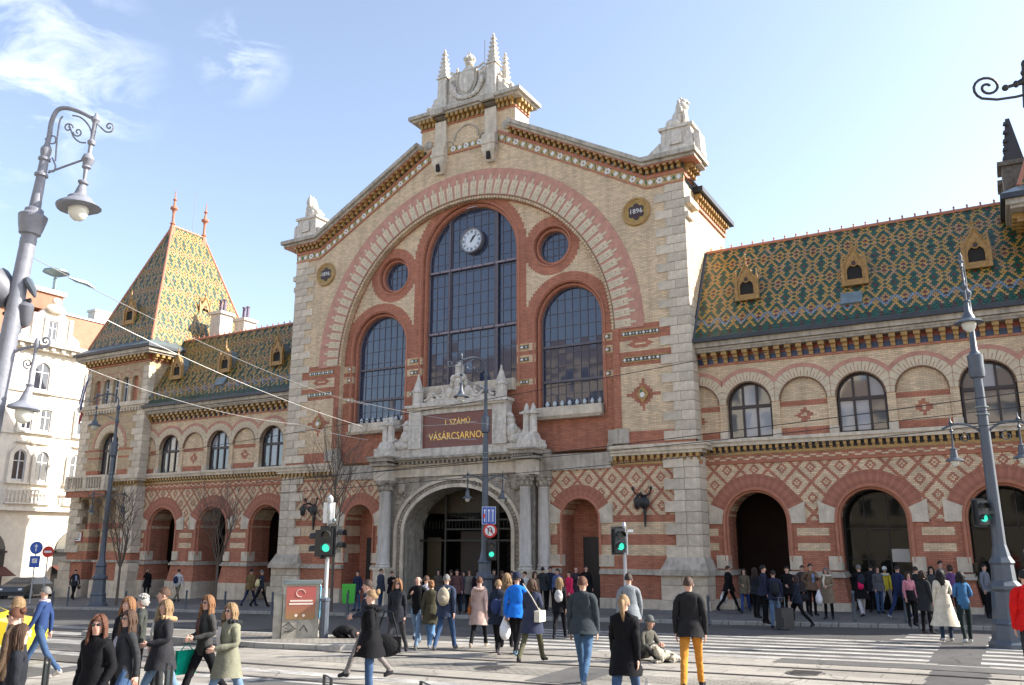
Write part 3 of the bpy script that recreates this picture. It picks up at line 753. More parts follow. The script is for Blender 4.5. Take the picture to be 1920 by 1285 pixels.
# ---- great windows
def window_grid(cx, hw, z0, zs, y, nx, zlines, rz=None, majors=(), major_z=(), glass=m_glass, round_=False, frame_m=m_iron, name='arched_window', rng=random.Random(5)):
    rz = rz or hw
    shape = circle(cx, zs, hw, 28) if round_ else arch(cx, hw, z0, zs, 24, rz)
    hp = halfplanes(shape)
    wf = MB().use(frame_m)
    def halfw(z):
        if z <= zs and not round_: return hw
        t = (z-zs)/rz
        return hw*sqrt(max(0, 1-t*t))
    xs = [cx-hw+2*hw*i/nx for i in range(nx+1)]
    for i, xx in enumerate(xs[1:-1], 1):
        zt = zs+rz*sqrt(max(0, 1-((xx-cx)/hw)**2)); zb = z0 if not round_ else 2*zs-zt
        w = .055 if i in majors else .012; wf.box(xx-w, xx+w, y-.05 if i in majors else y-.02, y+.02, zb, zt)
    for zz in zlines[1:-1]:
        h = halfw(zz); w = .06 if zz in major_z else .010; wf.box(cx-h, cx+h, y-.06 if zz in major_z else y-.017, y+.02, zz-w, zz+w)
    pts = [(a, y-.03, b) for a, b in shape]; wf.tube(pts+[pts[0]], .05, 5, cap=False)
    w = wf.build(name, H_)
    for i in range(nx):
        for j in range(len(zlines)-1):
            q = clip([(xs[i], zlines[j]), (xs[i+1], zlines[j]), (xs[i+1], zlines[j+1]), (xs[i], zlines[j+1])], hp)
            if len(q) < 3: continue
            mx_ = sum(a for a, b in q)/len(q); mz_ = sum(b for a, b in q)/len(q); ta, tb = rng.gauss(0, .007), rng.gauss(0, .006)
            g = MB().use(glass); g.face([(a, y+.01+ta*(a-mx_)+tb*(b-mz_), b) for a, b in q]); g.build('pane', w)
    return w
zl = [10.62+i*.62 for i in range(16)]+[20.33]
wc = window_grid(0, 2.78, 10.62, 17.55, .84, 12, zl, majors=(3, 9), major_z=(zl[5+1], zl[11]) if 0 else ())
mj = MB().use(m_iron)
for zz in (13.55, 17.0): mj.box(-2.76, 2.76, .72, .8, zz-.07, zz+.07)
for xx in (-1.45, 1.55): mj.box(xx-.06, xx+.06, .70, .79, 10.62, 19.85)
mj.use(mat('pinkish_glazing_bar', (.24, .19, .22), .5))
for zz in (13.55, 17.0):
    for k in range(8): mj.box(-2.7+k*.69, -2.7+k*.69+.6, .68, .72, zz-.05, zz+.05)
mj.build('transom', wc)
for s in (-1, 1):
    zl2 = [8.98+i*.68 for i in range(9)]+[15.2]
    w2 = window_grid(s*5.82, 1.66, 8.98, 13.2, .84, 8, zl2, rz=1.78)
    mj = MB().use(m_iron)
    for zz in (10.3, 12.05): mj.box(s*5.82-1.64, s*5.82+1.64, .74, .8, zz-.06, zz+.06)
    mj.build('transom', w2)
    window_grid(s*4.95, .82, 0, 17.2, .84, 5, [16.38, 16.8, 17.2, 17.6, 18.02], round_=True, name='round_window')
    # bulbs of the balustrade inside the sill
    b = MB().use(mat('indoor_lamp_white', (.55, .6, .62), .4)); b.lathe([(.03, 0), (.09, .06), (.11, .16), (.06, .26), (.03, .3)], n=10); me = b.mesh('finial_bulb', True)
    for k in range(8): link(me, 'finial_bulb', w2, loc=(s*5.82-1.4+k*.4, .78, 9.05))
    m = MB().use(m_stone); m.box(s*5.82-1.75, s*5.82+1.75, .1, .9, 8.44, 8.96); m.frus(s*5.82, .3, 8.36, 8.5, 1.7, .3, 1.8, .4); m.build('window_sill', H_)
m = MB().use(m_stone); m.box(-2.9, 2.9, .05, .95, 10.0, 10.58); m.build('window_sill', H_)
# clock
ck = MB().use(mat('clock_rim', (.16, .15, .17), .4)); MC = Matrix.Translation((.02, .6, 18.45)) @ FACE
ck.lathe([(.70, -.2), (.72, 0), (.70, .08), (.64, .08), (.64, 0)], M=MC, n=36); clock = ck.build('clock', H_, smooth=True)
ck = MB().use(mat('clock_face', (.62, .66, .70), .4)); ck.plate(circle(.02, 18.45, .65, 36), [], .58, .6); ck.build('clock_dial', clock)
ck = MB().use(mat('clock_numeral_blue', (.06, .08, .13), .5))
for k in range(12):
    a = k*pi/6; c_, s_ = cos(a), sin(a)
    for off in ((-.045, 0, .045) if k % 3 else (-.06, -.02, .02, .06)):
        q = [(.02+(r*s_+(off+t)*c_), 18.45+(r*c_-(off+t)*s_)) for r, t in ((.44, -.012), (.56, -.012), (.56, .012), (.44, .012))]
        ck.plate(q[::-1], [], .572, .58)
for r in (.40, .60): ck.tube([(p, .575, q) for p, q in circle(.02, 18.45, r, 36)]+[(.02+r, .575, 18.45)], .006, 4, cap=False)
ck.build('clock_numerals', clock)
ck = MB().use(m_black)
for a, l, w in ((radians(42), .5, .022), (radians(36), .34, .04)):
    c_, s_ = cos(a), sin(a); q = [(.02+(r*s_+t*c_), 18.45+(r*c_-t*s_)) for r, t in ((-.12, -w), (l*.7, -w*1.6), (l, 0), (l*.7, w*1.6), (-.12, w))]; ck.plate(q[::-1], [], .56-.004*(w > .03), .572)
ck.build('clock_hands', clock)
# ---- entrance portal
def ell_arch(a, b, zs, n=36): return [(a*cos(pi-pi*i/n), zs+b*sin(pi-pi*i/n)) for i in range(n+1)]
mb = MB().use(m_stoned)
inn = ell_arch(3.12, 2.15, 3.15)
out = [(-4.3, -1.2), (-3.12, -1.2)] + inn + [(3.12, -1.2), (4.3, -1.2), (4.3, 6.0), (-4.3, 6.0)]
mb.plate(out, [], -.45, 1.2)
mb.build('portal_wall', H_)
mb = MB().use(m_stone)
mb.plate([(-3.3, -1.0), (-3.12, -1.0)]+inn+[(3.12, -1.0), (3.3, -1.0)]+ell_arch(3.3, 2.33, 3.15)[::-1], [], -.56, -.4)
mb.plate([(-3.72, -1.0), (-3.55, -1.0)]+ell_arch(3.55, 2.5, 3.15)+[(3.55, -1.0), (3.72, -1.0)]+ell_arch(3.72, 2.66, 3.15)[::-1], [], -.58, -.4)
mb.build('archivolt', H_)
mb = MB().use(m_stoned); rr = random.Random(11)
for i in range(46):
    a = pi*(i+.5)/46; x, z = 3.43*cos(a), 3.15+2.41*sin(a)
    mb.ell((x, -.47, z), (.085, .07, .085), 7, 5); mb.ell((x+rr.uniform(-.05, .05), -.48, z+rr.uniform(-.05, .05)), (.05, .06, .05), 6, 4)
for s in (-1, 1):
    for i in range(16): mb.ell((s*3.43, -.47, -.2+i*.21), (.07, .06, .09), 7, 5)
    # spandrel cartouche and foliage
    mb.ell((s*3.35, -.5, 5.35), (.27, .14, .33), 14, 10)
    for k in range(30):
        t = rr.random(); x = s*(1.3+2.5*t); zt = 5.85; zb = 3.3+2.75*sqrt(max(0, 1-(x/3.85)**2)) if abs(x) < 3.85 else 3.4
        if zt-zb > .12: z = rr.uniform(zb+.08, zt); mb.ell((x, -.46, z), (rr.uniform(.05, .12), .07, rr.uniform(.05, .1)), 7, 5)
mb.build('carved_ornament', H_, smooth=True, kind='stuff')
mb = MB().use(m_stone)
mb.box(-4.35, 4.35, -.55, .0, 5.88, 5.98); mb.box(-4.3, 4.3, -.48, .0, 5.98, 6.42); mb.box(-4.5, 4.5, -.62, .0, 6.42, 6.50)
mb.use(m_stoned); mb.box(-4.7, 4.7, -.95, .1, 6.72, 6.84); mb.box(-4.6, 4.6, -.82, .1, 6.62, 6.72)
for s in (-1, 1):
    c = s*4.18
    mb.use(m_stone); mb.box(c-.42, c+.42, -1.2, -.2, 5.72, 6.42); mb.use(m_stoned); mb.box(c-.6, c+.6, -1.42, .05, 6.44, 6.56); mb.box(c-.66, c+.66, -1.5, .05, 6.66, 6.84); mb.box(c-.72, c+.72, -1.58, .1, 6.84, 6.92)
    for k in range(8): mb.ell((c-.48+k*.14, -1.4, 6.6), (.06, .07, .07), 7, 5)
    mb.box(*sorted((s*4.4, s*4.98)), -.5, .1, 5.72, 6.9)
mb.build('entablature', H_)
dm = MB().use(m_stoned); dm.box(-.065, .065, -.78, -.45, 6.5, 6.62); me = dm.mesh('dentil')
for i in range(26): link(me, 'dentil', H_, loc=(-3.3+i*.264, 0, 0))
m_col = mat('column_stone', (.58, .54, .49), .55, noise=.18, nscale=2, bump=.2, spec=.3, streak=.25)
for s in (-1, 1):
    for (cx, cy, w) in ((s*4.05, -.85, 1), (s*4.66, -.22, 0)):
        c = MB().use(m_col); c.lathe([(.33, 1.42), (.35, 1.48), (.30, 1.56), (.33, 1.62), (.275, 1.70), (.275, 3.2), (.24, 5.08), (.27, 5.12), (.25, 5.16)], cx, cy, 0, 20); c.build('column', H_, smooth=True)
        c = MB().use(m_stoned)
        c.lathe([(.25, 5.14), (.27, 5.3), (.34, 5.5), (.33, 5.6)], cx, cy, 0, 14); c.box(cx-.37, cx+.37, cy-.37, cy+.37, 5.6, 5.72)
        for k in range(8):
            a = k*pi/4; c.ell((cx+.29*cos(a), cy+.29*sin(a), 5.32), (.08, .08, .13), 7, 5); c.ell((cx+.34*cos(a+.39), cy+.34*sin(a+.39), 5.52), (.09, .09, .09), 7, 5)
        c.build('capital', H_, smooth=True)
    c = MB().use(m_stone); c.box(s*4.05-.40, s*4.05+.40, -1.25, -.4, 1.3, 1.42); c.frus(s*4.05, -.83, .2, 1.3, .38, .40, .36, .38); c.box(s*4.05-.46, s*4.05+.46, -1.32, -.35, -1.2, .2)
    c.box(*sorted((s*4.3, s*5.02)), -.6, .2, 1.3, 1.42); c.box(*sorted((s*4.3, s*4.98)), -.55, .2, -1.2, 1.3); c.box(*sorted((s*4.3, s*4.9)), -.05, .2, 1.4, 5.8)
    c.build('column_pedestal', H_)
# attic of the portal with the name panel
mb = MB().use(m_sculpt)
mb.box(-4.15, 4.15, -.55, .0, 6.84, 7.28)
mb.box(-2.9, -2.12, -.66, -.1, 7.28, 9.25); mb.box(2.12, 2.9, -.66, -.1, 7.28, 9.25); mb.box(-2.2, 2.2, -.55, -.1, 9.0, 9.25)
mb.box(-2.95, 2.95, -.75, -.1, 9.25, 9.36); mb.box(-3.05, 3.05, -.85, -.1, 9.36, 9.5); mb.box(-2.6, 2.6, -.6, -.1, 9.5, 9.62)
for s in (-1, 1): mb.box(s*4.25-.5, s*4.25+.5, -1.1, -.1, 6.9, 7.35); mb.frus(s*4.2, -.62, 7.35, 7.7, .42, .4, .3, .3)
mb.build('portal_attic', H_)
mb = MB().use(mat('name_panel_brown', (.20, .075, .06), .45, noise=.1)); mb.box(-2.12, 2.12, -.48, -.3, 7.28, 9.0); pn = mb.build('name_panel', H_)
FX = lambda x, y, z: Matrix.Translation((x, y, z)) @ FACE
textobj('panel_lettering', 'I. SZÁMÚ', .40, FX(.0, -.49, 8.52) @ Matrix.Diagonal((.95, 1, 1, 1)), m_gold, pn, .01)
textobj('panel_lettering', 'VÁSÁRCSARNOK', .50, FX(.0, -.49, 7.82) @ Matrix.Diagonal((.90, 1, 1, 1)), m_gold, pn, .01)
for s in (-1, 1):
    m = MB().use(m_sculpt); c = s*2.5
    m.lathe([(.30, 9.5), (.29, 10.15), (.34, 10.2), (.34, 10.3), (.28, 10.34), (.05, 11.05), (.07, 11.1), (.02, 11.18)], c, -.42, 0, 8); m.build('portal_pinnacle', H_)
    m = MB().use(m_sculpt)
    for q in (-.18, .18): m.lathe([(.19, 7.7), (.17, 8.55), (.26, 8.62), (.26, 8.7), (.15, 8.75), (.11, 8.95), (.02, 9.12)], s*4.2+q, -.62+abs(q)*0, 0, 8)
    m.box(s*4.2-.45, s*4.2+.45, -.85, -.35, 8.58, 8.68)
    m.build('twin_finial', H_)
    m = MB().use(m_sculpt)   # winged scroll beast between the pinnacles
    m.ell((s*3.35, -.45, 7.5), (.55, .22, .28)); m.ell((s*3.15, -.5, 7.9), (.32, .22, .4)); m.ell((s*3.1, -.5, 8.35), (.22, .2, .25)); m.ell((s*3.05, -.55, 8.62), (.17, .17, .17)); m.ell((s*3.2, -.6, 8.55), (.12, .1, .1))
    m.ell((s*3.75, -.45, 7.55), (.25, .2, .22)); m.tube([(s*3.6, -.45, 7.4), (s*3.95, -.5, 7.5), (s*3.95, -.5, 7.8), (s*3.75, -.5, 7.85)], .09, 7)
    for k in range(4): m.ell((s*(3.3+.12*k), -.42, 7.95-.1*k), (.12, .1, .2), 7, 5)
    m.ell((s*4.75, -.4, 7.05), (.2, .2, .18)); m.ell((s*4.6, -.4, 7.25), (.2, .2, .14)); m.build('scroll_sculpture', H_, smooth=True)
m = MB().use(m_sculpt)
m.plate([(-2.1, 9.6), (2.1, 9.6), (1.7, 9.85), (1.1, 9.8), (.75, 10.2), (-.75, 10.2), (-1.1, 9.8), (-1.7, 9.85)], [], -.45, -.15, back=True)
for s in (-1, 1):
    m.tube([(s*(.5+t*1.6), -.42, 9.75+.42*(1-abs(sin(t*4.7)))) for t in [i/10 for i in range(11)]], .08, 7)
    m.tube([(s*1.15+.22*cos(t)*s, -.42, 10.15+.22*sin(t)) for t in [i*.6 for i in range(9)]], .06, 6); m.tube([(s*1.75+.15*cos(t)*s, -.42, 9.95+.15*sin(t)) for t in [i*.6 for i in range(9)]], .05, 6)
    m.ell((s*.55, -.42, 10.05), (.2, .12, .3)); m.ell((s*.3, -.45, 10.75), (.18, .15, .2)); m.ell((s*.42, -.4, 10.5), (.12, .12, .2))
m.ell((0, -.5, 10.0), (.28, .16, .36)); m.ell((0, -.45, 10.5), (.26, .18, .3)); m.ell((0, -.45, 10.85), (.3, .2, .16)); m.box(-.17, .17, -.5, -.2, 10.9, 11.45); m.ell((0, -.35, 11.5), (.12, .1, .12))
m.build('portal_crest', H_, smooth=True)
# gates and dark vestibule
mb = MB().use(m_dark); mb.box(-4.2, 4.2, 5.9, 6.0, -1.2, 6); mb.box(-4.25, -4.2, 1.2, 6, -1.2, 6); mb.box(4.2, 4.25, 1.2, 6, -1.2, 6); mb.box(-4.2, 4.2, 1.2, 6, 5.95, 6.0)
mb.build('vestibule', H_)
mb = MB().use(mat('gate_ochre_panel', (.035, .025, .008), .5)); mb.box(-2.75, -1.9, 1.05, 1.1, -.9, 2.9); mb.box(-3.0, 3.0, 1.05, 1.1, 4.1, 5.6); mb.use(mat('gate_dark_red', (.02, .010, .006), .6)); mb.box(-.9, .9, 1.35, 1.4, -.9, 3.2); mb.build('gate_panel', H_)
mb = MB().use(mat('gate_ironwork', (.035, .033, .03), .5, metal=.3))
for x in (-1.5, 1.62): mb.box(x-.05, x+.05, .82, .92, -1.0, 5.2)
for z in (3.3, 3.75, 2.75): mb.box(-3.1 if z < 3 else -1.5, 3.1, .84, .9, z-.04, z+.04)
for i in range(30):
    x = -2.9+i*.2; mb.box(x-.01, x+.01, .86, .88, 3.3, 3.75)
for i in range(13):
    x = -1.3+i*.22; mb.tube([(x+.1*cos(t), .87, 4.0+.14*sin(t)) for t in [k*.7 for k in range(10)]], .012, 4)
for i in range(9):
    a = pi*(i+1)/10; mb.tube([(0, .87, 3.8), (2.7*cos(a), .87, 3.8+1.4*sin(a))], .015, 4)
for i in range(7): mb.tube([(2.25+.25*cos(t)*(1-t/8), .87, 1.4+i*.3+.13*sin(t)) for t in [k*.8 for k in range(8)]], .012, 4)
mb.build('gate_ironwork', H_)

# ================================================================== WINGS
def r_wing(x, z, xr, zr):
    ax = xabs(x); u = frac((ax-14.14)/4.53+.5)-.5          # -.5...5 about each window axis
    blind = xabs(u) > .30
    top = z > 10.25
    imp = between(z, 8.28, 8.5)
    return [(imp & blind, RED), ((z < 7.36) & blind, RED)]
m_wingb = brickmat('wing_brickwork', YEL, r_wing)
def r_blind(x, z, xr, zr):
    ax = xabs(x); u = (frac((ax-16.4)/4.53+.5)-.5)*4.53
    d = xabs(u)+xabs(z-7.85)*1.1
    return [(between(z, 8.22, 8.46) | (z < 7.36), RED), (between(d, .13, .36), RED)]
m_blind = brickmat('blind_arch_brickwork', YEL, r_blind)
def r_wlow(x, z, xr, zr):
    ax = xabs(x)
    lat = lattice(xabs(xr)+.2, z, 5.05) & between(z, 3.5, 5.95)
    fr = between(z, 5.95, 6.32) & ((frac(x/.5+xfl(z/.15)*.5) < .5) | (z > 6.22) | (z < 6.05))
    u = xabs(frac((ax-14.14-2.265)/4.53+.5)-.5)*4.53
    panel = (u < .62) & (between(z, 2.95, 3.25) | between(z, 2.3, 2.6))
    low = (z < 3.5)
    return [(lat | fr, RED), (low & panel.inv(), RED)]
m_wlow = brickmat('wing_lattice_brickwork', YEL, r_wlow)
WX = [14.14+4.53*i for i in range(3)]; BX = [14.14+2.265+4.53*i for i in range(3)]; XE = 25.3
WY = .9
teeth = MB().use(MATS['yellow_voussoir'])
teeth.plate([(-.11, .98), (.11, .98), (.15, 1.38), (-.15, 1.38)], [], -.03, .05); teeth.use(m_red); teeth.plate([(-.012, 1.0), (.012, 1.0), (.012, 1.22), (-.012, 1.22)], [], -.036, .0)
teeth_me = teeth.mesh('voussoir')
sillm = None
for s in (-1, 1):
    # upper wall, its bottom cut open by the arches
    xs = sorted([(c, 'w') for c in WX]+[(c, 'b') for c in BX[:2]]+[(11.9, 'h'), (25.46, 'h')])
    o = []
    for c, k in xs:
        hw = .97
        pts = [(c-hw, 6.9)] + arc(c, 8.5, hw, pi, 0, 16) + [(c+hw, 6.9)]
        o += [p for p in pts if 11.99 < p[0] < XE]
    o = [(12.0, 9.4)] + o[0:] if False else o
    poly = o + [(XE, 9.46), (XE, 10.4), (12.0, 10.4), (12.0, 9.46)]
    poly = [(s*a, b) for a, b in poly]
    if s < 0: poly = poly[::-1]
    mb = MB().use(m_wingb); mb.plate(poly, [], WY, WY+.32); mb.build('wing_upper_wall', H_)
    mb = MB().use(m_blind)
    for c in [11.9]+BX[:2]+[25.46]:
        a, b_ = max(12.0, c-1.0), min(XE, c+1.0); mb.box(*sorted((s*a, s*b_)), WY+.1, WY+.4, 6.9, 9.6)
    mb.build('blind_panel', H_)
    # rings
    for c, k in xs:
        full = k != 'h'
        m = MB().use(mat('arch_ring_brick', 0))
        pr = arc(c, 8.5, 1.55, 0, pi, 28)+arc(c, 8.5, 1.40, pi, 0, 28)
        # cut where neighbours meet and at the wing's ends
        lo, hi = max(12.0, c-1.1325), min(XE, c+1.1325)
        def band(r0, r1, y0, y1):
            n = 30
            for i in range(n):
                a0, a1 = pi*i/n, pi*(i+1)/n
                q = [(c+r0*cos(a0), 8.5+r0*sin(a0)), (c+r1*cos(a0), 8.5+r1*sin(a0)), (c+r1*cos(a1), 8.5+r1*sin(a1)), (c+r0*cos(a1), 8.5+r0*sin(a1))]
                q = clip(q, [(1, 0, hi), (-1, 0, -lo)])
                if len(q) >= 3:
                    if s < 0: q = [(-a, b) for a, b in q][::-1]
                    m.plate(q, [], y0, y1)
        band(1.38, 1.55, WY-.05, WY); band(.97, 1.40, WY-.02, WY+.0)
        m.build('arch_ring', H_)
        for i in range(13):
            a = pi*(i+.5)/13-pi/2; q0 = [(-.11, .98), (.11, .98), (.15, 1.38), (-.15, 1.38)]
            q1 = [(c+px*cos(a)+pz*sin(a), 8.5-px*sin(a)+pz*cos(a)) for px, pz in q0]
            if all(lo+.012 < p[0] < hi-.012 for p in q1): link(teeth_me, 'voussoir', H_, M=Matrix.Translation((s*c, WY-.01, 8.5)) @ Matrix.Rotation(s*a, 4, 'Y'))
            else:
                q1 = clip(q1, [(1, 0, hi-.012), (-1, 0, -lo-.012)])
                if len(q1) > 2:
                    if s < 0: q1 = [(-a_, b__) for a_, b__ in q1][::-1]
                    vv = MB().use(MATS['yellow_voussoir']); vv.plate(q1, [], WY-.04, WY+.02); vv.build('voussoir', H_)
        m = MB().use(mat('bead_brick', 0)); nn = 30
        for i in range(nn):
            a = pi*(i+.5)/nn; x = c+.95*cos(a); z = 8.5+.95*sin(a)
            if 12.02 < x < XE-.02: m.box(s*x-.03, s*x+.03, WY-.05, WY+.1, z-.03, z+.03)
        m.build('beaded_edge', H_, kind='stuff')
        if k == 'w':
            # timber window with curtained panes
            win = MB().use(m_wood); wy = WY+.28; fr = arch(s*c, .93, 7.02, 8.5, 18)
            win.plate(fr, [arch(s*c, .85, 7.10, 8.5, 18)], wy-.05, wy+.04)
            for t in (-.3, .3): win.box(s*c+t-.045, s*c+t+.045, wy-.05, wy+.03, 7.05, 9.3)
            win.box(s*c-.9, s*c+.9, wy-.07, wy+.04, 8.32, 8.46)
            wo_ = win.build('arched_window', H_)
            hp = halfplanes(arch(s*c, .88, 7.05, 8.5, 18)); rr = random.Random(int(c*10)+s)
            for (a, b_) in ((-.9, -.3), (-.3, .3), (.3, .9)):
                for (z0, z1) in ((7.0, 8.4), (8.4, 9.5)):
                    q = clip([(s*c+a, z0), (s*c+b_, z0), (s*c+b_, z1), (s*c+a, z1)], hp)
                    if len(q) > 2:
                        g = MB().use(m_glassc if rr.random() < .45 else m_glassw); ta = rr.gauss(0, .008); g.face([(x, wy+.01+ta*(x-s*c), z) for x, z in q]); g.build('pane', wo_)
            m = MB().use(m_stone)
            for t in (-1, 1): m.box(*sorted((s*c+t*.95, s*c+t*1.30)), WY-.04, WY+.3, 7.0, 7.32)
            m.build('window_block', H_)
    # string course of the wing
    m = MB().use(m_stone); a, b_ = sorted((s*12.3, s*XE)); m.box(a, b_, WY-.36, WY+.3, 6.84, 6.98); m.box(a, b_, WY-.28, WY+.3, 6.68, 6.84); m.build('string_course', H_)
    a, b_ = sorted((s*12.15, s*XE)); dentils(a, b_, 6.42, 6.68, WY-.2, WY+.02, .13, .14, m_majY)
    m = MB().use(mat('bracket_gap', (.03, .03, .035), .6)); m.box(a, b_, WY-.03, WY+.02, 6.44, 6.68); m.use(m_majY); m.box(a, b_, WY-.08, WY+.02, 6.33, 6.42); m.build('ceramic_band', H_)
    # lower wall with the arcade
    o = [(12.0, -1.4)]
    for c in WX: o += [(c-1.3, -1.4)] + arc(c, 3.5, 1.3, pi, 0, 20) + [(c+1.3, -1.4)]
    o += [(XE, -1.4), (XE, 6.9), (12.0, 6.9)]
    if s < 0: o = [(-a, b) for a, b in o][::-1]
    mb = MB().use(m_wlow); mb.plate(o, [], WY, WY+1.6); mb.build('wing_lower_wall', H_)
    m = MB().use(m_terra); a, b_ = sorted((s*12.02, s*XE)); m.tube([(a, WY-.02, 5.98), (b_, WY-.02, 5.98)], .06, 6); m.build('terracotta_fillet', H_)
    for c in WX:
        ringwedges(s*c, 3.5, 1.32, 1.98, radians(20), radians(160), 30, WY-.05, WY+.02, redv)
        m = MB().use(m_stone)
        for t in (-1, 1):
            q = [(s*c+t*1.33, 3.42), (s*c+t*2.0, 3.42), (s*c+t*2.0, 4.3), (s*c+t*1.86, 4.22), (s*c+t*1.27, 3.96), (s*c+t*1.32, 3.7)]
            if t < 0: q = q[::-1]
            m.plate(q, [], WY-.065, WY+.2); m.box(*sorted((s*c+t*1.27, s*c+t*1.75)), WY-.1, WY+.5, 1.58, 2.12)
        m.build('springer_stone', H_)
        m = MB().use(m_terra)
        for r, y in ((1.36, WY-.04), (1.27, WY+.12)):
            m.tube([(s*c+r, y, 1.9)]+[(a, y, b) for a, b in arc(s*c, 3.5, r, 0, pi, 22)]+[(s*c-r, y, 1.9)], .07, 6)
        m.build('opening_moulding', H_, smooth=True)
    # base of the piers
    cs = [12.02]+[v for c in WX for v in (c-1.3, c+1.3)]+[XE]
    segs = [tuple(sorted((s*cs[2*i], s*cs[2*i+1]))) for i in range(4)]
    mb = MB().use(m_stone2)
    for a, b_ in segs: mb.box(a-.08, b_+.08, WY-.14, WY+1.65, 1.42, 1.52); mb.box(a-.14, b_+.14, WY-.2, WY+1.7, 1.30, 1.42)
    mb.build('base_moulding', H_)
    mb = MB().use(m_red)
    for a, b_ in segs: mb.frus((a+b_)/2, WY+.78, .35, 1.30, (b_-a)/2+.2, .98, (b_-a)/2+.06, .86)
    mb.build('red_base', H_)
    mb = MB().use(m_stone)
    for a, b_ in segs:
        n = max(1, int((b_-a+.5)/.8)); st = (b_-a+.5)/n
        for i in range(n): mb.box(a-.25+st*i+.006, a-.25+st*(i+1)-.006, WY-.28, WY+1.9, -1.6, .35)
    mb.build('plinth_stones', H_)
    mb = MB().use(m_red); mb.box(*sorted((s*(XE-.35), s*(XE+.1))), WY+.1, WY+1.5, -1.6, 6.3); mb.build('return_wall', H_)
    # arcade interior: back wall with glazing
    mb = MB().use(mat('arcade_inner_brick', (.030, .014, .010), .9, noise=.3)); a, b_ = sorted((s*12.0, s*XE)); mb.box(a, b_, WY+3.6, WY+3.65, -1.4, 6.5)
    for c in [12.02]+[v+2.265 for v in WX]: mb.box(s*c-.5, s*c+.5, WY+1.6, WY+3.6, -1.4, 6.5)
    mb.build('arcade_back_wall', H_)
    if s > 0:
        for c in WX[1:]:
            m = MB().use(m_black); m.plate(arch(c, 1.28, -.4, 3.5, 16), [arch(c, 1.22, -.3, 3.5, 16)], WY+1.2, WY+1.26)
            for t in (-.45, .4): m.box(c+t-.02, c+t+.02, WY+1.2, WY+1.26, -.3, 4.6)
            for z in (2.0, 3.2): m.box(c-1.2, c+1.2, WY+1.2, WY+1.26, z-.02, z+.02)
            g_ = m.build('glazed_screen', H_); g = MB().use(glassmat('arcade_glass', (.01, .012, .01), 1.22) if 'ag' not in MATS else MATS['ag']); MATS.setdefault('ag', g.mats[0]); g.plate(arch(c, 1.22, -.3, 3.5, 16), [], WY+1.24, WY+1.25, sides=False); g.build('pane', g_)
            m = MB().use(mat('poster_white', (.5, .5, .48), .6)); m.box(c+.45, c+1.1, WY+1.15, WY+1.18, 1.9, 2.4); m.build('notice', H_)
    # cornice: terracotta fillet, brackets with blue and red panels, stone bands, gutter
    a, b_ = sorted((s*12.02, s*XE))
    m = MB().use(m_terra); m.box(a, b_, WY-.07, WY+.1, 10.28, 10.36); m.build('terracotta_fillet', H_)
    m = MB().use(m_majB); m.box(a, b_, WY-.02, WY+.1, 10.36, 10.62); m.use(m_majR); m.box(a, b_, WY-.02, WY+.1, 10.62, 10.86); m.build('ceramic_band', H_)
    bb = MB().use(m_majY); bb.box(-.085, .085, WY-.14, WY, 10.36, 10.52); bb.box(-.095, .095, WY-.26, WY, 10.52, 10.68); bb.box(-.12, .12, WY-.42, WY, 10.68, 10.84); me = bb.mesh('bracket')
    n = 29
    for i in range(n): link(me, 'bracket', H_, loc=(s*(12.15+(XE-12.15)*(i+.5)/n), 0, 0))
    m = MB().use(m_stoned); m.box(a, b_, WY-.50, WY+.2, 10.84, 10.95); m.use(m_stone2)
    m.box(a, b_, WY-.54, WY+.2, 10.95, 11.03); m.box(a, b_, WY-.66, WY+.2, 11.05, 11.26)
    m.use(m_zinc); m.box(a, b_, WY-.86, WY+.2, 11.26, 11.44); m.build('wing_cornice', H_)
    # back of the wing
    m = MB().use(m_yel); m.box(a, b_, WY+1.6, 5.6, 6.9, 11.2); m.build('wing_core', H_)

# ---------------------------------------------------------------- glazed tile roofs: real tiles, five glazes in a diamond pattern
def glaze(name, c, n=.35):
    return mat(name, c, .36, noise=n, nscale=5, spec=.75)
GL = [glaze('glazed_tile_yellow', (.46, .26, .055)), glaze('glazed_tile_green', (.018, .09, .052)), glaze('glazed_tile_red', (.17, .03, .025)), glaze('glazed_tile_brown', (.08, .035, .02)), glaze('glazed_tile_blue', (.20, .24, .28)), glaze('glazed_tile_tan', (.42, .235, .105))]
def tile_col(i, j, lo=False):
    """i across (half tiles), j up"""
    PX, PZ = 5, 16
    a = ((i+.5*(j % 2)) % PX)-PX/2; b = (j % PZ)-PZ/2
    d1 = abs(a)/PX*2 + abs(b)/PZ*2                    # 0 at cell centre, 1 at diamond edge
    a2 = ((i+.5*(j % 2)+PX/2) % PX)-PX/2; b2 = ((j+PZ/2) % PZ)-PZ/2
    d2 = abs(a2)/PX*2 + abs(b2)/PZ*2
    if d1 < .2: return 2
    if d2 < .17: return 2
    if d1 < d2:   # yellow flower cell
        return 0 if d1 < .56 else (1 if d1 < .90 else 0)
    return 1 if d2 < .64 else 0
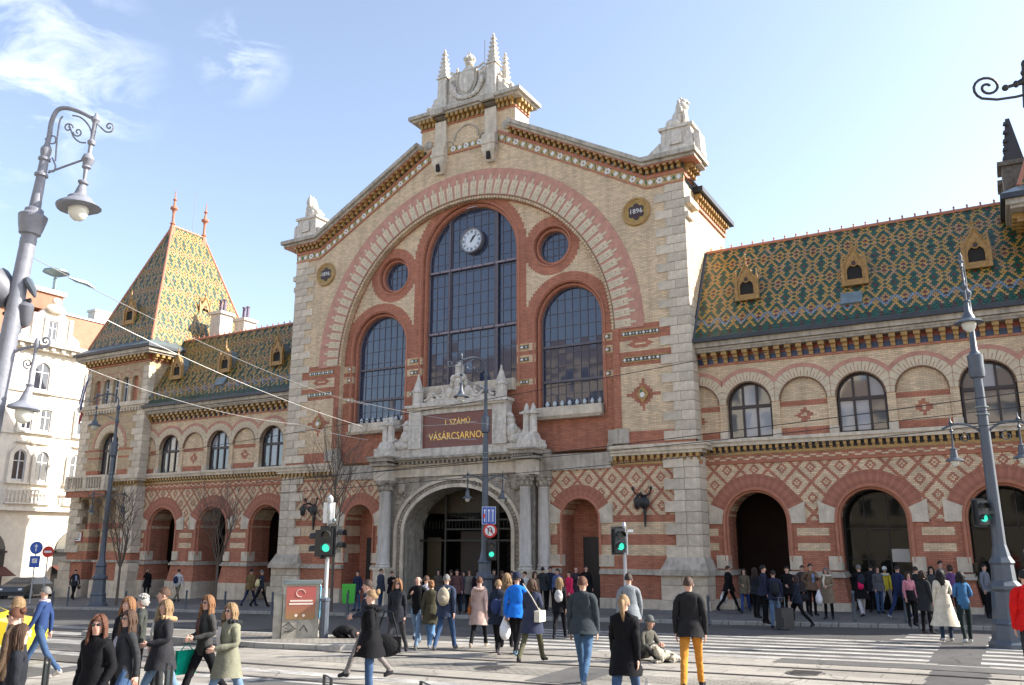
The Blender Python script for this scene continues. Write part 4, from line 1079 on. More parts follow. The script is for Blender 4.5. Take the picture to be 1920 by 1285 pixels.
def tiled_face(quad, tw=.146, th=.11, lift=.02, zig=True, name='roof_tiles', parent=H_, seed=0, extra=0):
    """quad: bottom-left, bottom-right, top-right, top-left; rows of lapped tiles"""
    A, B, C, D = [Vector(p) for p in quad]; nrm = (B-A).cross(D-A).normalized(); upv = (((C+D)/2)-((A+B)/2)); L = upv.length; rows = int(L/th); rr = random.Random(seed)
    ux = (B-A).normalized(); v = []; f = []; mi = []
    org = (A+B)/2; uu = upv.normalized()
    for j in range(rows):
        t0 = j/rows; t1 = (j+1.25)/rows
        l0, r0 = A.lerp(D, t0), B.lerp(C, t0)
        c0 = (l0-org).dot(ux); c1 = (r0-org).dot(ux)
        off = .5*tw*(j % 2)
        k0 = math.floor((c0-off)/tw); k1 = math.ceil((c1-off)/tw)
        for k in range(k0, k1):
            xa, xb = max(c0, off+k*tw), min(c1, off+(k+1)*tw)
            if xb-xa < .02: continue
            jit = rr.uniform(-.008, .010)
            b0 = org+uu*(L*t0)+nrm*(lift+jit); b1 = org+uu*(L*min(1.0, t1))+nrm*(.002)
            n = len(v); g = .006
            tip = (xb-xa)*.25
            v += [b0+ux*(xa+g)+uu*th*.35, b0+ux*(xa+g+tip), b0+ux*(xb-g-tip), b0+ux*(xb-g)+uu*th*.35, b1+ux*(xb-g), b1+ux*(xa+g)]
            f.append((n, n+1, n+2, n+3, n+4, n+5))
            c = tile_col(k, j)
            if zig and j in (6, 7, 8, 9):
                ph = (k+.5*(j % 2)) % 5; dd = abs(ph-2.5)
                if abs(dd-(j-5.5)*.7) < .45: c = 4
            if j < 3 and zig: c = 3 if (k % 3 == 0) else 1
            if c == 0 and rr.random() < .35: c = 5
            if c == 2 and rr.random() < .3: c = 3
            mi.append(c)
    me = bpy.data.meshes.new(name); me.from_pydata([tuple(q) for q in v], [], f)
    for m in GL: me.materials.append(m)
    me.polygons.foreach_set('material_index', mi); me.update()
    o = link(me, name, parent, kind='stuff')
    # solid roof under the tiles
    b = MB().use(m_zinc); b.face([A, B, C, D]); b.build('roof_deck', parent)
    return o
RY0, RZ0, RY1, RZ1 = WY-.72, 11.44, 2.95, 16.3
for s in (-1, 1):
    a, b_ = (12.05, 25.6)
    q = [(s*a, RY0, RZ0), (s*b_, RY0, RZ0), (s*b_, RY1, RZ1), (s*a, RY1, RZ1)]
    if s < 0: q = [q[1], q[0], q[3], q[2]]
    tiled_face(q, seed=3+s)
    m = MB().use(m_zinc); m.face([(s*a, RY1, RZ1), (s*b_, RY1, RZ1), (s*b_, 5.8, 11.4), (s*a, 5.8, 11.4)])
    m.tube([(s*12.03, RY0, RZ0), (s*12.03, RY1, RZ1)], .09, 6); m.build('roof_flashing', H_)
    m = MB().use(m_terra); m.tube([(s*a, RY1, RZ1+.03), (s*b_, RY1, RZ1+.03)], .08, 6)
    for i in range(27): m.lathe([(.03, 0), (.04, .05), (.03, .09), (.05, .13), (.01, .19)], s*(a+.25+i*.5), RY1, RZ1+.08, 6)
    m.build('ridge_crest', H_)
    # skylight hatch
    m = MB().use(m_zincl); zc = 12.5; yy = RY0+(RY1-RY0)*(zc-RZ0)/(RZ1-RZ0); dv = Vector((0, RY1-RY0, RZ1-RZ0)).normalized(); nv = Vector((0, -dv.z, dv.y))
    for hx in (18.7,):
        c = Vector((s*hx, yy, zc)); u1 = Vector((.42, 0, 0)); 
        pts = [c+sx*u1+sy*dv*.3+nv*h for h in (0, .12) for sx, sy in ((-1, -1), (1, -1), (1, 1), (-1, 1))]
        m.raw(pts, [(4, 5, 6, 7), (0, 1, 5, 4), (1, 2, 6, 5), (2, 3, 7, 6), (3, 0, 4, 7)])
    m.build('roof_hatch', H_)
# gothic dormers: gilt ceramic gablets
def dormer_meshes():
    m = MB().use(mat('dormer_ochre_ceramic', (.36, .20, .055), .5, noise=.45, nscale=6, bump=.3))
    m.plate([(-.5, 0), (-.34, 0), (-.34, .62)]+[(-.34+.34*(1-cos(t)), .62+.32*sin(t)) for t in (.5, 1.0, 1.57)]+[(.34*cos(t), .62+.32*sin(t)) for t in (1.0, .5)]+[(.34, .62), (.34, 0), (.5, 0), (.5, .9), (0, 1.75), (-.5, .9)], [], 0, .28, back=True)
    m.plate([(-.34, 0), (.34, 0), (.34, .2), (-.34, .2)], [], -.02, .25)
    m.box(-.6, .6, -.08, .3, -.1, 0)
    for s in (-1, 1):
        m.box(s*.52-.08, s*.52+.08, -.06, .14, 0, 1.0); m.frus(s*.52, .04, 1.0, 1.45, .08, .08, .015, .015); m.ell((s*.52, .04, 1.48), (.04, .04, .05), 6, 5)
        m.tube([(s*.48, .0, .95), (0, .0, 1.8)], .05, 5)
        for k in range(3): t = (k+.5)/3; m.ell((s*.5*(1-t), 0, .98+.85*t), (.06, .06, .06), 6, 4)
    m.frus(0, .05, 1.7, 2.3, .06, .06, .02, .02); m.ell((0, .05, 2.05), (.11, .08, .05), 6, 4); m.ell((0, .05, 2.32), (.05, .05, .06), 6, 4)
    m.tube([(.14*cos(t), -.01, .98+.14*sin(t)) for t in [k*pi/6 for k in range(13)]], .035, 5)
    a = m.mesh('gable_front')
    m = MB().use(m_dark); m.box(-.34, .34, .1, .14, .18, .95); m.use(mat('medallion_dark', 0)); m.plate(circle(0, .98, .12, 10), [], .0-.002, .1); b = m.mesh('opening')
    m = MB().use(m_zincl)
    for s in (-1, 1): m.raw([(s*.52, .1, .9), (0, .1, 1.6), (0, 1.6, 1.6), (s*.52, 1.2, .9)], [(0, 1, 2, 3)]); m.raw([(s*.5, .1, 0), (s*.5, .1, .95), (s*.5, 1.2, .95)], [(0, 1, 2)])
    c = m.mesh('dormer_roof'); return a, b, c
DM = dormer_meshes()
def dormer(x, y, z, sc=1, rz=0, parent=H_):
    d = link(DM[0], 'dormer', parent, loc=(x, y, z), rot=(0, 0, rz), scale=(sc, sc, sc)); link(DM[1], 'opening', d); link(DM[2], 'dormer_roof', d)
for s in (-1, 1):
    for c in WX:
        z = 13.25; y = RY0+(RY1-RY0)*(z-RZ0)/(RZ1-RZ0)-.12; dormer(s*(c+.2), y-.05, z, .88)
# iron wall lanterns beside the entrance
for s in (-1, 1):
    t = MB().use(m_black); x = s*9.58
    t.box(x-.06, x+.06, -.12, 0, 3.9, 4.7); t.frus(x, -.08, 3.3, 3.95, .02, .03, .05, .06); t.ell((x, -.15, 4.35), (.25, .14, .28)); t.ell((x-.3, -.15, 4.45), (.14, .1, .14))
    t.tube([(x, -.1, 4.55), (x, -.5, 4.75), (x, -.95, 4.6)], .04, 6); t.tube([(x, -.1, 4.2), (x, -.5, 4.3), (x, -.8, 4.6)], .03, 6)
    for q in (-1, 1): t.tube([(x+q*.05, -.12, 4.6), (x+q*.35, -.3, 4.75), (x+q*.42, -.35, 4.95)], .035, 6); t.ell((x+q*.42, -.35, 4.95), (.07, .07, .09))
    t.lathe([(.02, .0), (.16, -.12), (.18, -.16), (.12, -.5), (.05, -.56)], x, -.95, 4.6, 6)
    t.build('wall_lantern', H_, smooth=True)

# ================================================================== CORNER TOWERS
TC, TH, TY0, TY1 = 28.5, 3.3, .3, 9.6
def r_tower(x, z, xr, zr):
    ax = xabs(x)
    return [(between(z, 8.62, 8.8) | between(z, 8.1, 8.25) | (between(z, 7.0, 7.35) & (xabs(ax-TC) > .9)) | (z < 2.1) | between(z, 2.6, 3.0) | between(z, 3.5, 3.9), RED), ((hyp(ax-TC, zr-13.3) < .0), RED)]
m_tower = brickmat('tower_brickwork', (.52, .40, .26), r_tower)
for s in (-1, 1):
    C_ = s*TC
    TW = H_
    o = [(-TH, 6.9), (-1.0, 6.9)]+arc(0, 8.85, 1.0, pi, 0, 18)+[(1.0, 6.9), (TH, 6.9), (TH, 11.4), (-TH, 11.4)]
    mb = MB().use(m_tower); mb.plate([(C_+a, b) for a, b in o], [], TY0, TY0+.4)
    # lower storey, with a deep double arch on the street side
    o = [(-TH, -1.6), (-1.15, -1.6)]+arc(-.55, 4.9, .6, pi, 0, 12)+[(.05, -1.6), (TH, -1.6), (TH, 6.9), (-TH, 6.9)]
    mb.plate([(C_+a, b) for a, b in o], [[(C_+a, b) for a, b in arch(q_, .55, 3.5, 4.95, 12)] for q_ in (-1.95, .85)], TY0, TY0+1.45)
    mb.box(C_-2.6, C_+1.5, TY0+.6, TY0+.7, 3.4, 5.7)
    mb.build('tower_front_wall', TW)
    # body
    mb = MB().use(m_tower)
    for t in (-1, 1): mb.box(*sorted((C_+t*(TH-.02), C_+t*(TH+.006))), TY0+.03, TY1, -1.6, 14.6)
    mb.box(C_-TH, C_+TH, TY1-.05, TY1, -1.6, 14.6); mb.box(C_-TH+.1, C_+TH-.1, TY0+1.8, TY0+1.9, -1.6, 11); mb.box(C_-TH+.05, C_+TH-.05, TY0+.45, TY1-.1, 6.6, 6.9)
    mb.build('tower_wall', TW)
    # upper storey: row of five small arches
    xs = [-2.05, -1.05, -.05, .95, 1.95]
    o = [(-TH, 11.85)]
    for c in xs: o += [(c-.33, 11.85)]+arc(c, 13.3, .33, pi, 0, 10)+[(c+.33, 11.85)]
    o += [(TH, 11.85), (TH, 14.55), (-TH, 14.55)]
    mb = MB().use(m_tower); mb.plate([(C_+a, b) for a, b in o], [], TY0+.05, TY0+.4); mb.build('tower_front_wall', TW)
    mb = MB().use(mat('arch_ring_brick', 0))
    for c in xs:
        for i in range(9): a = pi*(i+.5)/9; x, z = c+.62*cos(a), 13.4+.62*sin(a); w = .05; mb.box(C_+x-w, C_+x+w, TY0+.02, TY0+.06, z-w, z+w)
    mb.build('arch_ring', TW)
    for k, c in enumerate(xs):
        if k in (0, 4): mb = MB().use(m_terra); mb.box(C_+c-.34, C_+c+.34, TY0+.25, TY0+.3, 11.85, 13.7); mb.build('blind_panel', TW); continue
        wf = MB().use(m_glassc); mb2 = MB().use(mat('tower_window_white', (.55, .56, .58), .5))
        for t in (-.3, 0, .3): mb2.box(C_+c+t-.03, C_+c+t+.03, TY0+.24, TY0+.29, 11.9, 13.5)
        mb2.box(C_+c-.33, C_+c+.33, TY0+.23, TY0+.3, 12.9, 13.0); w = mb2.build('small_window', TW)
        wf.use(m_glassw); wf.plate([(C_+a, b) for a, b in arch(c, .33, 11.88, 13.3, 10)], [], TY0+.28, TY0+.3, sides=False); wf.build('pane', w)
    mb = MB().use(m_stone)
    for c in (-1.55, -.55, .45, 1.45): mb.lathe([(.12, 11.85), (.1, 11.95), (.085, 12.9), (.14, 13.1)], C_+c, TY0+.1, 0, 8)
    mb.build('colonnette', TW, smooth=True)
    # arched window with timber frame
    m = MB().use(m_wood); wy = TY0+.3; m.plate([(C_+a, b) for a, b in arch(0, .98, 6.98, 8.85, 18)], [[(C_+a, b) for a, b in arch(0, .88, 7.08, 8.85, 18)]], wy-.05, wy+.04)
    for t in (-.32, .32): m.box(C_+t-.045, C_+t+.045, wy-.05, wy+.03, 7, 9.7)
    m.box(C_-.9, C_+.9, wy-.07, wy+.03, 8.6, 8.75); w = m.build('arched_window', TW); g = MB().use(m_glassw); g.plate([(C_+a, b) for a, b in arch(0, .9, 7.0, 8.85, 16)], [], wy, wy+.01, sides=False); g.build('pane', w)
    m = MB().use(mat('arch_ring_brick', 0)); m.plate([(C_+a, b) for a, b in arc(0, 8.85, 1.75, 0, pi, 26)+arc(0, 8.85, 1.6, pi, 0, 26)], [], TY0-.05, TY0); m.build('arch_ring', TW)
    for i in range(13): link(teeth_me, 'voussoir', TW, M=Matrix.Translation((C_, TY0-.01, 8.85)) @ Matrix.Rotation(pi*(i+.5)/13-pi/2, 4, 'Y') @ Matrix.Diagonal((1.1, 1, 1.12, 1)))
    # quoins of the tower
    for t in (-1, 1):
        quoin_pier(C_+t*(TH+.04), C_+t*(TH-.75), C_+t*(TH-1.1), 7.0, 11.3, .43, y0=TY0-.05, sgn=t, depth=.6)
        quoin_pier(C_+t*(TH+.10), C_+t*(TH-.85), C_+t*(TH-1.2), 2.0, 6.2, .47, y0=TY0-.12, sgn=t, depth=.7)
        quoin_pier(C_+t*(TH+.30), C_+t*(TH-.95), C_+t*(TH-.95), .3, 1.4, .6, y0=TY0-.3, sgn=t, depth=.9)
        quoin_pier(C_+t*(TH+.02), C_+t*(TH-.55), C_+t*(TH-.55), 11.9, 14.2, .46, y0=TY0-.02, sgn=t, depth=.5)
    mb = MB().use(m_stone)
    for a, b_ in ((-TH-.35, -1.13), (.03, TH+.35)):
        n = max(1, int((b_-a)/.8)); st = (b_-a)/n
        for i in range(n): mb.box(C_+a+st*i+.005, C_+a+st*(i+1)-.005, TY0-.42, TY0+1.5, -1.8, .3)
    mb.box(*sorted((C_-s*TH, C_-s*(TH+.3))), TY0+.1, TY0+1.2, -1.8, .3)
    mb.build('plinth_stones', TW)
    mb = MB().use(m_stone2); 
    for a, b_ in ((-TH-.3, -1.13), (.03, TH+.3)): mb.box(C_+a, C_+b_, TY0-.4, TY0+1.5, 1.42, 1.55)
    mb.build('base_moulding', TW); mb = MB().use(m_red)
    for a, b_ in ((-TH+.8, -1.12), (.02, TH-.8)): mb.box(C_+a, C_+b_, TY0-.25, TY0+1.5, .3, 1.42)
    mb.build('red_base', TW)
    # string courses
    for z, ov in ((6.55, .36), (11.4, .3)):
        mb = MB().use(m_stone); mb.box(C_-TH-ov, C_+TH+ov, TY0-ov, TY1, z+.14, z+.42); mb.box(C_-TH-ov+.1, C_+TH+ov-.1, TY0-ov+.1, TY1, z, z+.14); mb.build('string_course', TW)
        n = 22; b = MB().use(m_stone if z > 8 else m_majY); b.box(-.07, .07, TY0-.2, TY0, z-.2, z); me = b.mesh('bracket')
        for i in range(n): link(me, 'bracket', TW, loc=(C_-TH+2*TH*(i+.5)/n, 0, 0))
    # balcony with balusters over the double arch
    mb = MB().use(m_stone); bx0, bx1 = C_-2.85, C_+1.35
    mb.box(bx0, bx1, TY0-1.0, TY0, 5.95, 6.12); mb.box(bx0, bx1, TY0-1.0, TY0-.8, 6.82, 6.95)
    for x in (bx0+.15, (bx0+bx1)/2, bx1-.15): mb.box(x-.15, x+.15, TY0-1.02, TY0-.76, 6.1, 6.82)
    bal = mb.build('balcony', TW)
    b = MB().use(m_stone); b.lathe([(.07, 0), (.05, .06), (.085, .22), (.045, .45), (.05, .6), (.07, .7)], n=8); me = b.mesh('baluster', True)
    for seg in ((bx0+.3, (bx0+bx1)/2-.15), ((bx0+bx1)/2+.15, bx1-.3)):
        for i in range(6): link(me, 'baluster', bal, loc=(seg[0]+(seg[1]-seg[0])*(i+.5)/6, TY0-.9, 6.12))
    mb = MB().use(m_red); mb.box(C_-2.8, C_+1.3, TY0-.9, TY0-.85, 5.55, 5.95)
    mb.build('terracotta_fillet', TW)
    # eaves: brackets and stone
    m = MB().use(m_terra); m.box(C_-TH-.05, C_+TH+.05, TY0-.05, TY1, 14.5, 14.58); m.use(m_majR); m.box(C_-TH-.02, C_+TH+.02, TY0-.02, TY1, 14.58, 14.95)
    m.use(m_stone2); m.box(C_-TH-.5, C_+TH+.5, TY0-.5, TY1+.5, 14.95, 15.08); m.box(C_-TH-.62, C_+TH+.62, TY0-.62, TY1+.5, 15.08, 15.3); m.use(m_zinc); m.box(C_-TH-.78, C_+TH+.78, TY0-.78, TY1+.6, 15.3, 15.5); m.build('tower_cornice', TW)
    b = MB().use(m_majY); b.box(-.09, .09, -.3, 0, 14.6, 14.75); b.box(-.11, .11, -.45, 0, 14.75, 14.94); me = b.mesh('bracket')
    for i in range(16): link(me, 'bracket', TW, loc=(C_-TH+2*TH*(i+.5)/16, TY0, 0))
    for t in (-1, 1):
        for i in range(20):
            if TY0+.2+i*.46 < TY1: link(me, 'bracket', TW, loc=(C_+t*TH, TY0+.25+i*.46, 0), rot=(0, 0, t*pi/2))
    # steep hipped roof with short ridge and finials
    e = .1; x0, x1, y0, y1 = C_-TH-e, C_+TH+e, TY0-e, TY1+e; ra, rb, rz = 3.5, 6.4, 25.75; z0 = 15.95
    m = MB().use(m_zincl); E_ = .78; m.raw([(C_-TH-E_, TY0-E_, 15.5), (C_+TH+E_, TY0-E_, 15.5), (C_+TH+E_, TY1+E_, 15.5), (C_-TH-E_, TY1+E_, 15.5), (x0, y0, z0), (x1, y0, z0), (x1, y1, z0), (x0, y1, z0)], [(0, 1, 5, 4), (1, 2, 6, 5), (2, 3, 7, 6), (3, 0, 4, 7)]); m.build('eaves_skirt', TW)
    tiled_face([(x0, y0, z0), (x1, y0, z0), (C_+.02, ra, rz), (C_-.02, ra, rz)], zig=False, parent=TW, seed=21)
    tiled_face([(x1, y0, z0), (x1, y1, z0), (C_, rb, rz), (C_, ra, rz)], zig=False, parent=TW, seed=22)
    tiled_face([(x0, y1, z0), (x0, y0, z0), (C_, ra, rz), (C_, rb, rz)], zig=False, parent=TW, seed=23)
    m = MB().use(m_zinc); m.face([(x1, y1, z0), (x0, y1, z0), (C_, rb, rz)]); m.build('roof_deck', TW)
    m = MB().use(m_terra)
    for p, q in (((x0, y0, z0), (C_, ra, rz)), ((x1, y0, z0), (C_, ra, rz)), ((x1, y1, z0), (C_, rb, rz)), ((x0, y1, z0), (C_, rb, rz)), ((C_, ra, rz), (C_, rb, rz))):
        p, q = Vector(p), Vector(q); m.tube([p, q], .085, 6); n = int((q-p).length/.33)
        for i in range(n): c = p.lerp(q, (i+.5)/n); m.frus(c.x, c.y, c.z+.03, c.z+.17, .05, .05, .02, .02)
    m.build('hip_crest', TW)
    for yy in (ra, rb):
        m = MB().use(m_terra); m.lathe([(.3, -.9), (.18, -.1), (.12, 0), (.2, .05), (.2, .12), (.1, .16), (.09, .9), (.13, 1.1), (.28, 1.25), (.28, 1.38), (.1, 1.5), (.07, 1.9), (.16, 2.0), (.05, 2.15), (.03, 2.6), (.01, 2.8)], C_, yy, rz+.1, 8); m.build('ridge_finial', TW, smooth=True)
    m = MB().use(m_iron); m.tube([(C_, 5.3, rz), (C_, 5.3, rz+3.6)], .015, 4); m.build('lightning_rod', TW)
    zz = 17.9; yy = y0+(ra-y0)*(zz-z0)/(rz-z0); dormer(C_+.0, yy-.15, zz-.3, 1.0, parent=TW)
    m = MB().use(m_zinc); tt = (19.2-z0)/(rz-z0); dormer(C_-s*(TH+e)*(1-tt)-s*.1, 5.2, 18.6, .9, pi/2 if s < 0 else -pi/2, parent=TW)
    # chimney pair beyond the wing roof
    for yy in (5.2, 7.4):
        m = MB().use(mat('chimney_render', (.62, .56, .50), .8, noise=.15) if s < 0 else mat('dark_chimney_brick', (.20, .17, .14), .85, noise=.4, nscale=4, bump=.4)); cx = s*24.3+(1.0 if s > 0 else 0); m.frus(cx, yy, 11, 18.6, .55, .6, .5, .55); m.box(cx-.65, cx+.65, yy-.68, yy+.68, 18.6, 18.8)
        for q in (-.2, .2): m.box(cx+q-.06, cx+q+.06, yy-.62, yy-.5, 17.6, 18.0)
        ch = m.build('chimney', TW)
        m = MB().use(mat('chimney_pot', (.16, .12, .17), .6) if s < 0 else mat('dark_chimney_cap', (.07, .06, .06), .6))
        if s > 0:
            m.frus(cx, yy, 18.8, 21.0, .4, .4, .08, .08)
            for k in range(5): m.frus(cx-.32+.05*k, yy-.3, 19+k*.4, 19.15+k*.4, .09, .09, .05, .05)
            m.build('chimney_cap', ch); continue
        for q in (-.2, .2): m.lathe([(.12, 0), (.11, .9), (.15, .92), (.15, 1.0), (.1, 1.02)], cx+q, yy, 18.8, 8)
        m.build('chimney_pot', ch, smooth=True)
# street plaque and flag on the left tower
m = MB().use(mat('plaque_white', (.7, .7, .68), .5)); m.box(-31.35, -30.35, .22, .29, 2.75, 3.3); m.use(m_majR); m.box(-31.42, -30.28, .24, .3, 2.68, 3.37); pl = m.build('street_plaque', H_)
m = MB().use(m_black)
for a, b_, z in ((-31.2, -30.5, 3.15), (-31.2, -30.95, 3.0), (-30.9, -30.5, 3.0), (-31.1, -30.6, 2.86)): m.box(a, b_, .21, .22, z-.03, z+.03)
m.build('plaque_print', pl)
# ================================================================== THE SQUARE
def sheet(name, x0, x1, y0, y1, dz, m, dx=2.0, dy=1.0, kind='structure', parent=None, ykerb=None):
    nx = max(1, int(math.ceil((x1-x0)/dx))); ny = max(1, int(math.ceil((y1-y0)/dy))); v = []; f = []
    for i in range(nx+1):
        for j in range(ny+1):
            x = x0+(x1-x0)*i/nx; ya = y0 if ykerb is None else ykerb(x); y = ya+(y1-ya)*j/ny
            v.append((x, y, gz(x, y)+dz))
    for i in range(nx):
        for j in range(ny): k = i*(ny+1)+j; f.append((k, k+ny+1, k+ny+2, k+1))
    me = bpy.data.meshes.new(name); me.from_pydata(v, [], f); me.materials.append(m); me.update()
    return link(me, name, parent, kind=kind)
def groundmat(name, col, scale=.35, var=.3, speck=.25, tiles=None, rough=.8):
    m, nt, b = newmat(name); t = nt.nodes.new('ShaderNodeTexCoord')
    def nz_(sc, det, lo, hi, a, c):
        n = nt.nodes.new('ShaderNodeTexNoise'); n.inputs['Scale'].default_value = sc; n.inputs['Detail'].default_value = det; n.inputs['Roughness'].default_value = .7; nt.links.new(t.outputs['Object'], n.inputs['Vector'])
        r = nt.nodes.new('ShaderNodeMapRange'); r.inputs[1].default_value = a; r.inputs[2].default_value = c; r.inputs[3].default_value = lo; r.inputs[4].default_value = hi; nt.links.new(n.outputs[0], r.inputs[0]); return r.outputs[0], n
    a, _ = nz_(scale, 8, 1-var, 1+var*.6, .32, .68); c, n2_ = nz_(38, 3, 1-speck, 1+speck, .3, .7)
    cur = None
    v = nt.nodes.new('ShaderNodeVectorMath'); v.operation = 'SCALE'; v.inputs[0].default_value = col; nt.links.new(a, v.inputs['Scale'])
    v2 = nt.nodes.new('ShaderNodeVectorMath'); v2.operation = 'SCALE'; nt.links.new(v.outputs[0], v2.inputs[0]); nt.links.new(c, v2.inputs['Scale']); cur = v2.outputs[0]
    nd = nt.nodes.new('ShaderNodeTexNoise'); nd.inputs['Scale'].default_value = .8; nt.links.new(t.outputs['Object'], nd.inputs['Vector'])
    ad = nt.nodes.new('ShaderNodeVectorMath'); ad.operation = 'ADD'; nt.links.new(t.outputs['Object'], ad.inputs[0]); nt.links.new(nd.outputs['Color'], ad.inputs[1])
    vo = nt.nodes.new('ShaderNodeTexVoronoi'); vo.feature = 'DISTANCE_TO_EDGE'; vo.inputs['Scale'].default_value = .28; nt.links.new(ad.outputs[0], vo.inputs['Vector'])
    mr = nt.nodes.new('ShaderNodeMapRange'); mr.inputs[1].default_value = .002; mr.inputs[2].default_value = .007; mr.inputs[3].default_value = .55; mr.inputs[4].default_value = 1; nt.links.new(vo.outputs['Distance'], mr.inputs[0])
    v3 = nt.nodes.new('ShaderNodeVectorMath'); v3.operation = 'SCALE'; nt.links.new(cur, v3.inputs[0]); nt.links.new(mr.outputs[0], v3.inputs['Scale']); cur = v3.outputs[0]
    st, _ = nz_(1.7, 4, 1.0, .72, .55, .70)
    v4 = nt.nodes.new('ShaderNodeVectorMath'); v4.operation = 'SCALE'; nt.links.new(cur, v4.inputs[0]); nt.links.new(st, v4.inputs['Scale']); cur = v4.outputs[0]
    bp = nt.nodes.new('ShaderNodeBump'); bp.inputs['Strength'].default_value = .35; bp.inputs['Distance'].default_value = .01; nt.links.new(n2_.outputs[0], bp.inputs['Height'])
    if tiles:
        br = nt.nodes.new('ShaderNodeTexBrick'); br.inputs['Scale'].default_value = 1; br.inputs['Brick Width'].default_value = tiles[0]; br.inputs['Row Height'].default_value = tiles[1]; br.inputs['Mortar Size'].default_value = tiles[2]
        br.inputs['Color1'].default_value = (.88, .88, .88, 1); br.inputs['Color2'].default_value = (1.08, 1.07, 1.05, 1); br.inputs['Mortar'].default_value = (.55, .54, .52, 1); nt.links.new(t.outputs['Object'], br.inputs['Vector'])
        mm = nt.nodes.new('ShaderNodeMixRGB'); mm.blend_type = 'MULTIPLY'; mm.inputs[0].default_value = 1; nt.links.new(cur, mm.inputs[1]); nt.links.new(br.outputs[0], mm.inputs[2]); cur = mm.outputs[0]
    nt.links.new(cur, b.inputs['Base Color']); nt.links.new(bp.outputs[0], b.inputs['Normal']); b.inputs['Roughness'].default_value = rough; b.inputs['Specular IOR Level'].default_value = .3
    return m
m_asph = groundmat('road_asphalt', (.085, .083, .082)); m_conc = groundmat('pale_tramway_concrete', (.29, .27, .24), var=.34, speck=.18, tiles=(1.1, .55, .012)); m_pave = groundmat('pavement_slabs', (.17, .165, .16), tiles=(.6, .4, .012)); m_paint = groundmat('worn_white_paint', (.37, .36, .34), scale=1.6, var=.5, speck=.3)
m_paint2 = groundmat('faded_white_paint', (.27, .265, .25), scale=1.3, var=.6, speck=.35); m_kerb = groundmat('kerb_granite', (.34, .33, .31), tiles=(1.0, 3, .02)); m_cob = groundmat('small_paving_sets', (.25, .235, .21), tiles=(.22, .12, .018), var=.35)
kl = lambda x: -7.7+(x+20)*.078
sheet('ground', -420, 420, -420, 420, -.02, m_asph, 8, 8)
g0 = sheet('road', -62, 62, -62, 20, 0, m_asph, 2, 1)
sheet('tramway_paving', 5.8, 60, -34, -15.2, .004, m_conc, 2, 1)
sheet('plaza_paving', -62, 60, -62, -34, .004, m_conc, 2, 1)
sheet('pavement', -62, 60, 0, 9, .12, m_pave, 2, 1, ykerb=lambda x: kl(x)+.25)
# kerb stones
km = MB().use(m_kerb)
x = -60.0
kb = thing('kerb', 'row of granite kerb stones edging the pavement in front of the market hall', 'kerb', (0, 0, 0))
kmesh = stonebox(1.18, .25, .3, m_kerb, .015); kmesh.name = 'kerb_stone'
while x < 58:
    xc = x+.6; yc = kl(xc)+.125; link(kmesh, 'kerb_stone', kb, loc=(xc, yc, gz(xc, yc)+.125-.15), rot=(0, -atan2(.018 if xc < 22 else 0, 1), .078)); x += 1.2
# crossing bars and rails: painted / set in the road
k = 0
for i in range(10):
    y = -6.6-i*.98
    sheet('crossing_stripe', 9.2+.1*(i % 3), 30.5, y-.43, y, .008 if y < -15.2 else .004, m_paint, 2, .5)
for i in range(8):
    y = -15.9-i*1.75
    sheet('crossing_stripe', -14, 5.0, y-.75, y, .004, m_paint2, 2, .5)
for i in range(5):
    y = -21.8-i*1.0; sheet('crossing_stripe', 8.8, 14.8, y-.4, y, .008, m_paint, 2, .5)
m_rail = mat('worn_rail_steel', (.16, .15, .145), .35, metal=.6, noise=.2); m_groove = mat('rail_groove', (.03, .03, .03), .8)
for y in (-17.35, -18.8, -21.3, -22.75):
    sheet('tram_rail_groove', -60, 60, y-.075, y+.075, .012, m_groove, 2, 1); sheet('tram_rail', -60, 60, y-.03, y+.035, .016, m_rail, 2, 1)
for y0, y1 in ((-20.4, -19.6), (-25.2, -24.4)): sheet('set_paving_strip', 9, 60, y0, y1, .0085, m_cob, 2, .5)
m_patch = groundmat('dark_asphalt_patch', (.10, .098, .095), var=.25)
for (x0, x1, y0, y1) in ((10.5, 13.2, -24.2, -23.0), (18.6, 24.5, -16.5, -15.6), (-4, 1.5, -14.6, -13.5), (15.2, 16.3, -21.1, -19.0)): sheet('asphalt_patch', x0, x1, y0, y1, .0105, m_patch, 1, .5)
for (x, y, lab) in ((13.8, -19.9, 'round iron manhole cover in the pale paving before the blue jacket'), (19.6, -18.1, 'round iron manhole cover near the tram rails right of the mustard trousers'), (0.5, -12.2, 'round iron manhole cover in the shaded road left of the utility box')):
    m = MB().use(mat('manhole_iron', (.15, .14, .13), .5, metal=.4, noise=.3, nscale=10)); m.lathe([(.01, .012), (.30, .012), (.31, .004), (.36, .004), (.37, -.02)], n=24)
    for k in range(-3, 4): m.box(-.26, .26, k*.075-.012, k*.075+.012, .012, .018)
    o = m.build('manhole_cover', None, label=lab, cat='manhole cover', group='manhole covers in the road'); o.location = (x, y, gz(x, y)+.012)
# traffic island with rounded nose
def slab(name, poly, dz, m, h=.14, kind='structure'):
    b = MB().use(m); top = [(x, y, gz(x, y)+dz) for x, y in poly]; n = len(top)
    b.face(top)
    for i in range(n):
        p, q = top[i], top[(i+1) % n]; b.face([(p[0], p[1], p[2]-h-.1), (q[0], q[1], q[2]-h-.1), q, p])
    return b.build(name, None, kind=kind)
isl = [(-2.0, -16.6), (5.2, -16.2), (7.9, -16.3)]+[(8.0+1.1*cos(t), -17.5+1.25*sin(t)) for t in [pi/2-.2-i*pi/8 for i in range(8)]]+[(6.5, -18.9), (-2.0, -18.3)]
slab('traffic_island', isl[::-1], .13, m_kerb); slab('island_paving', [(4+(x-4)*.95, -17.5+(y+17.5)*.8) for x, y in isl[::-1]], .135, m_cob, .01)

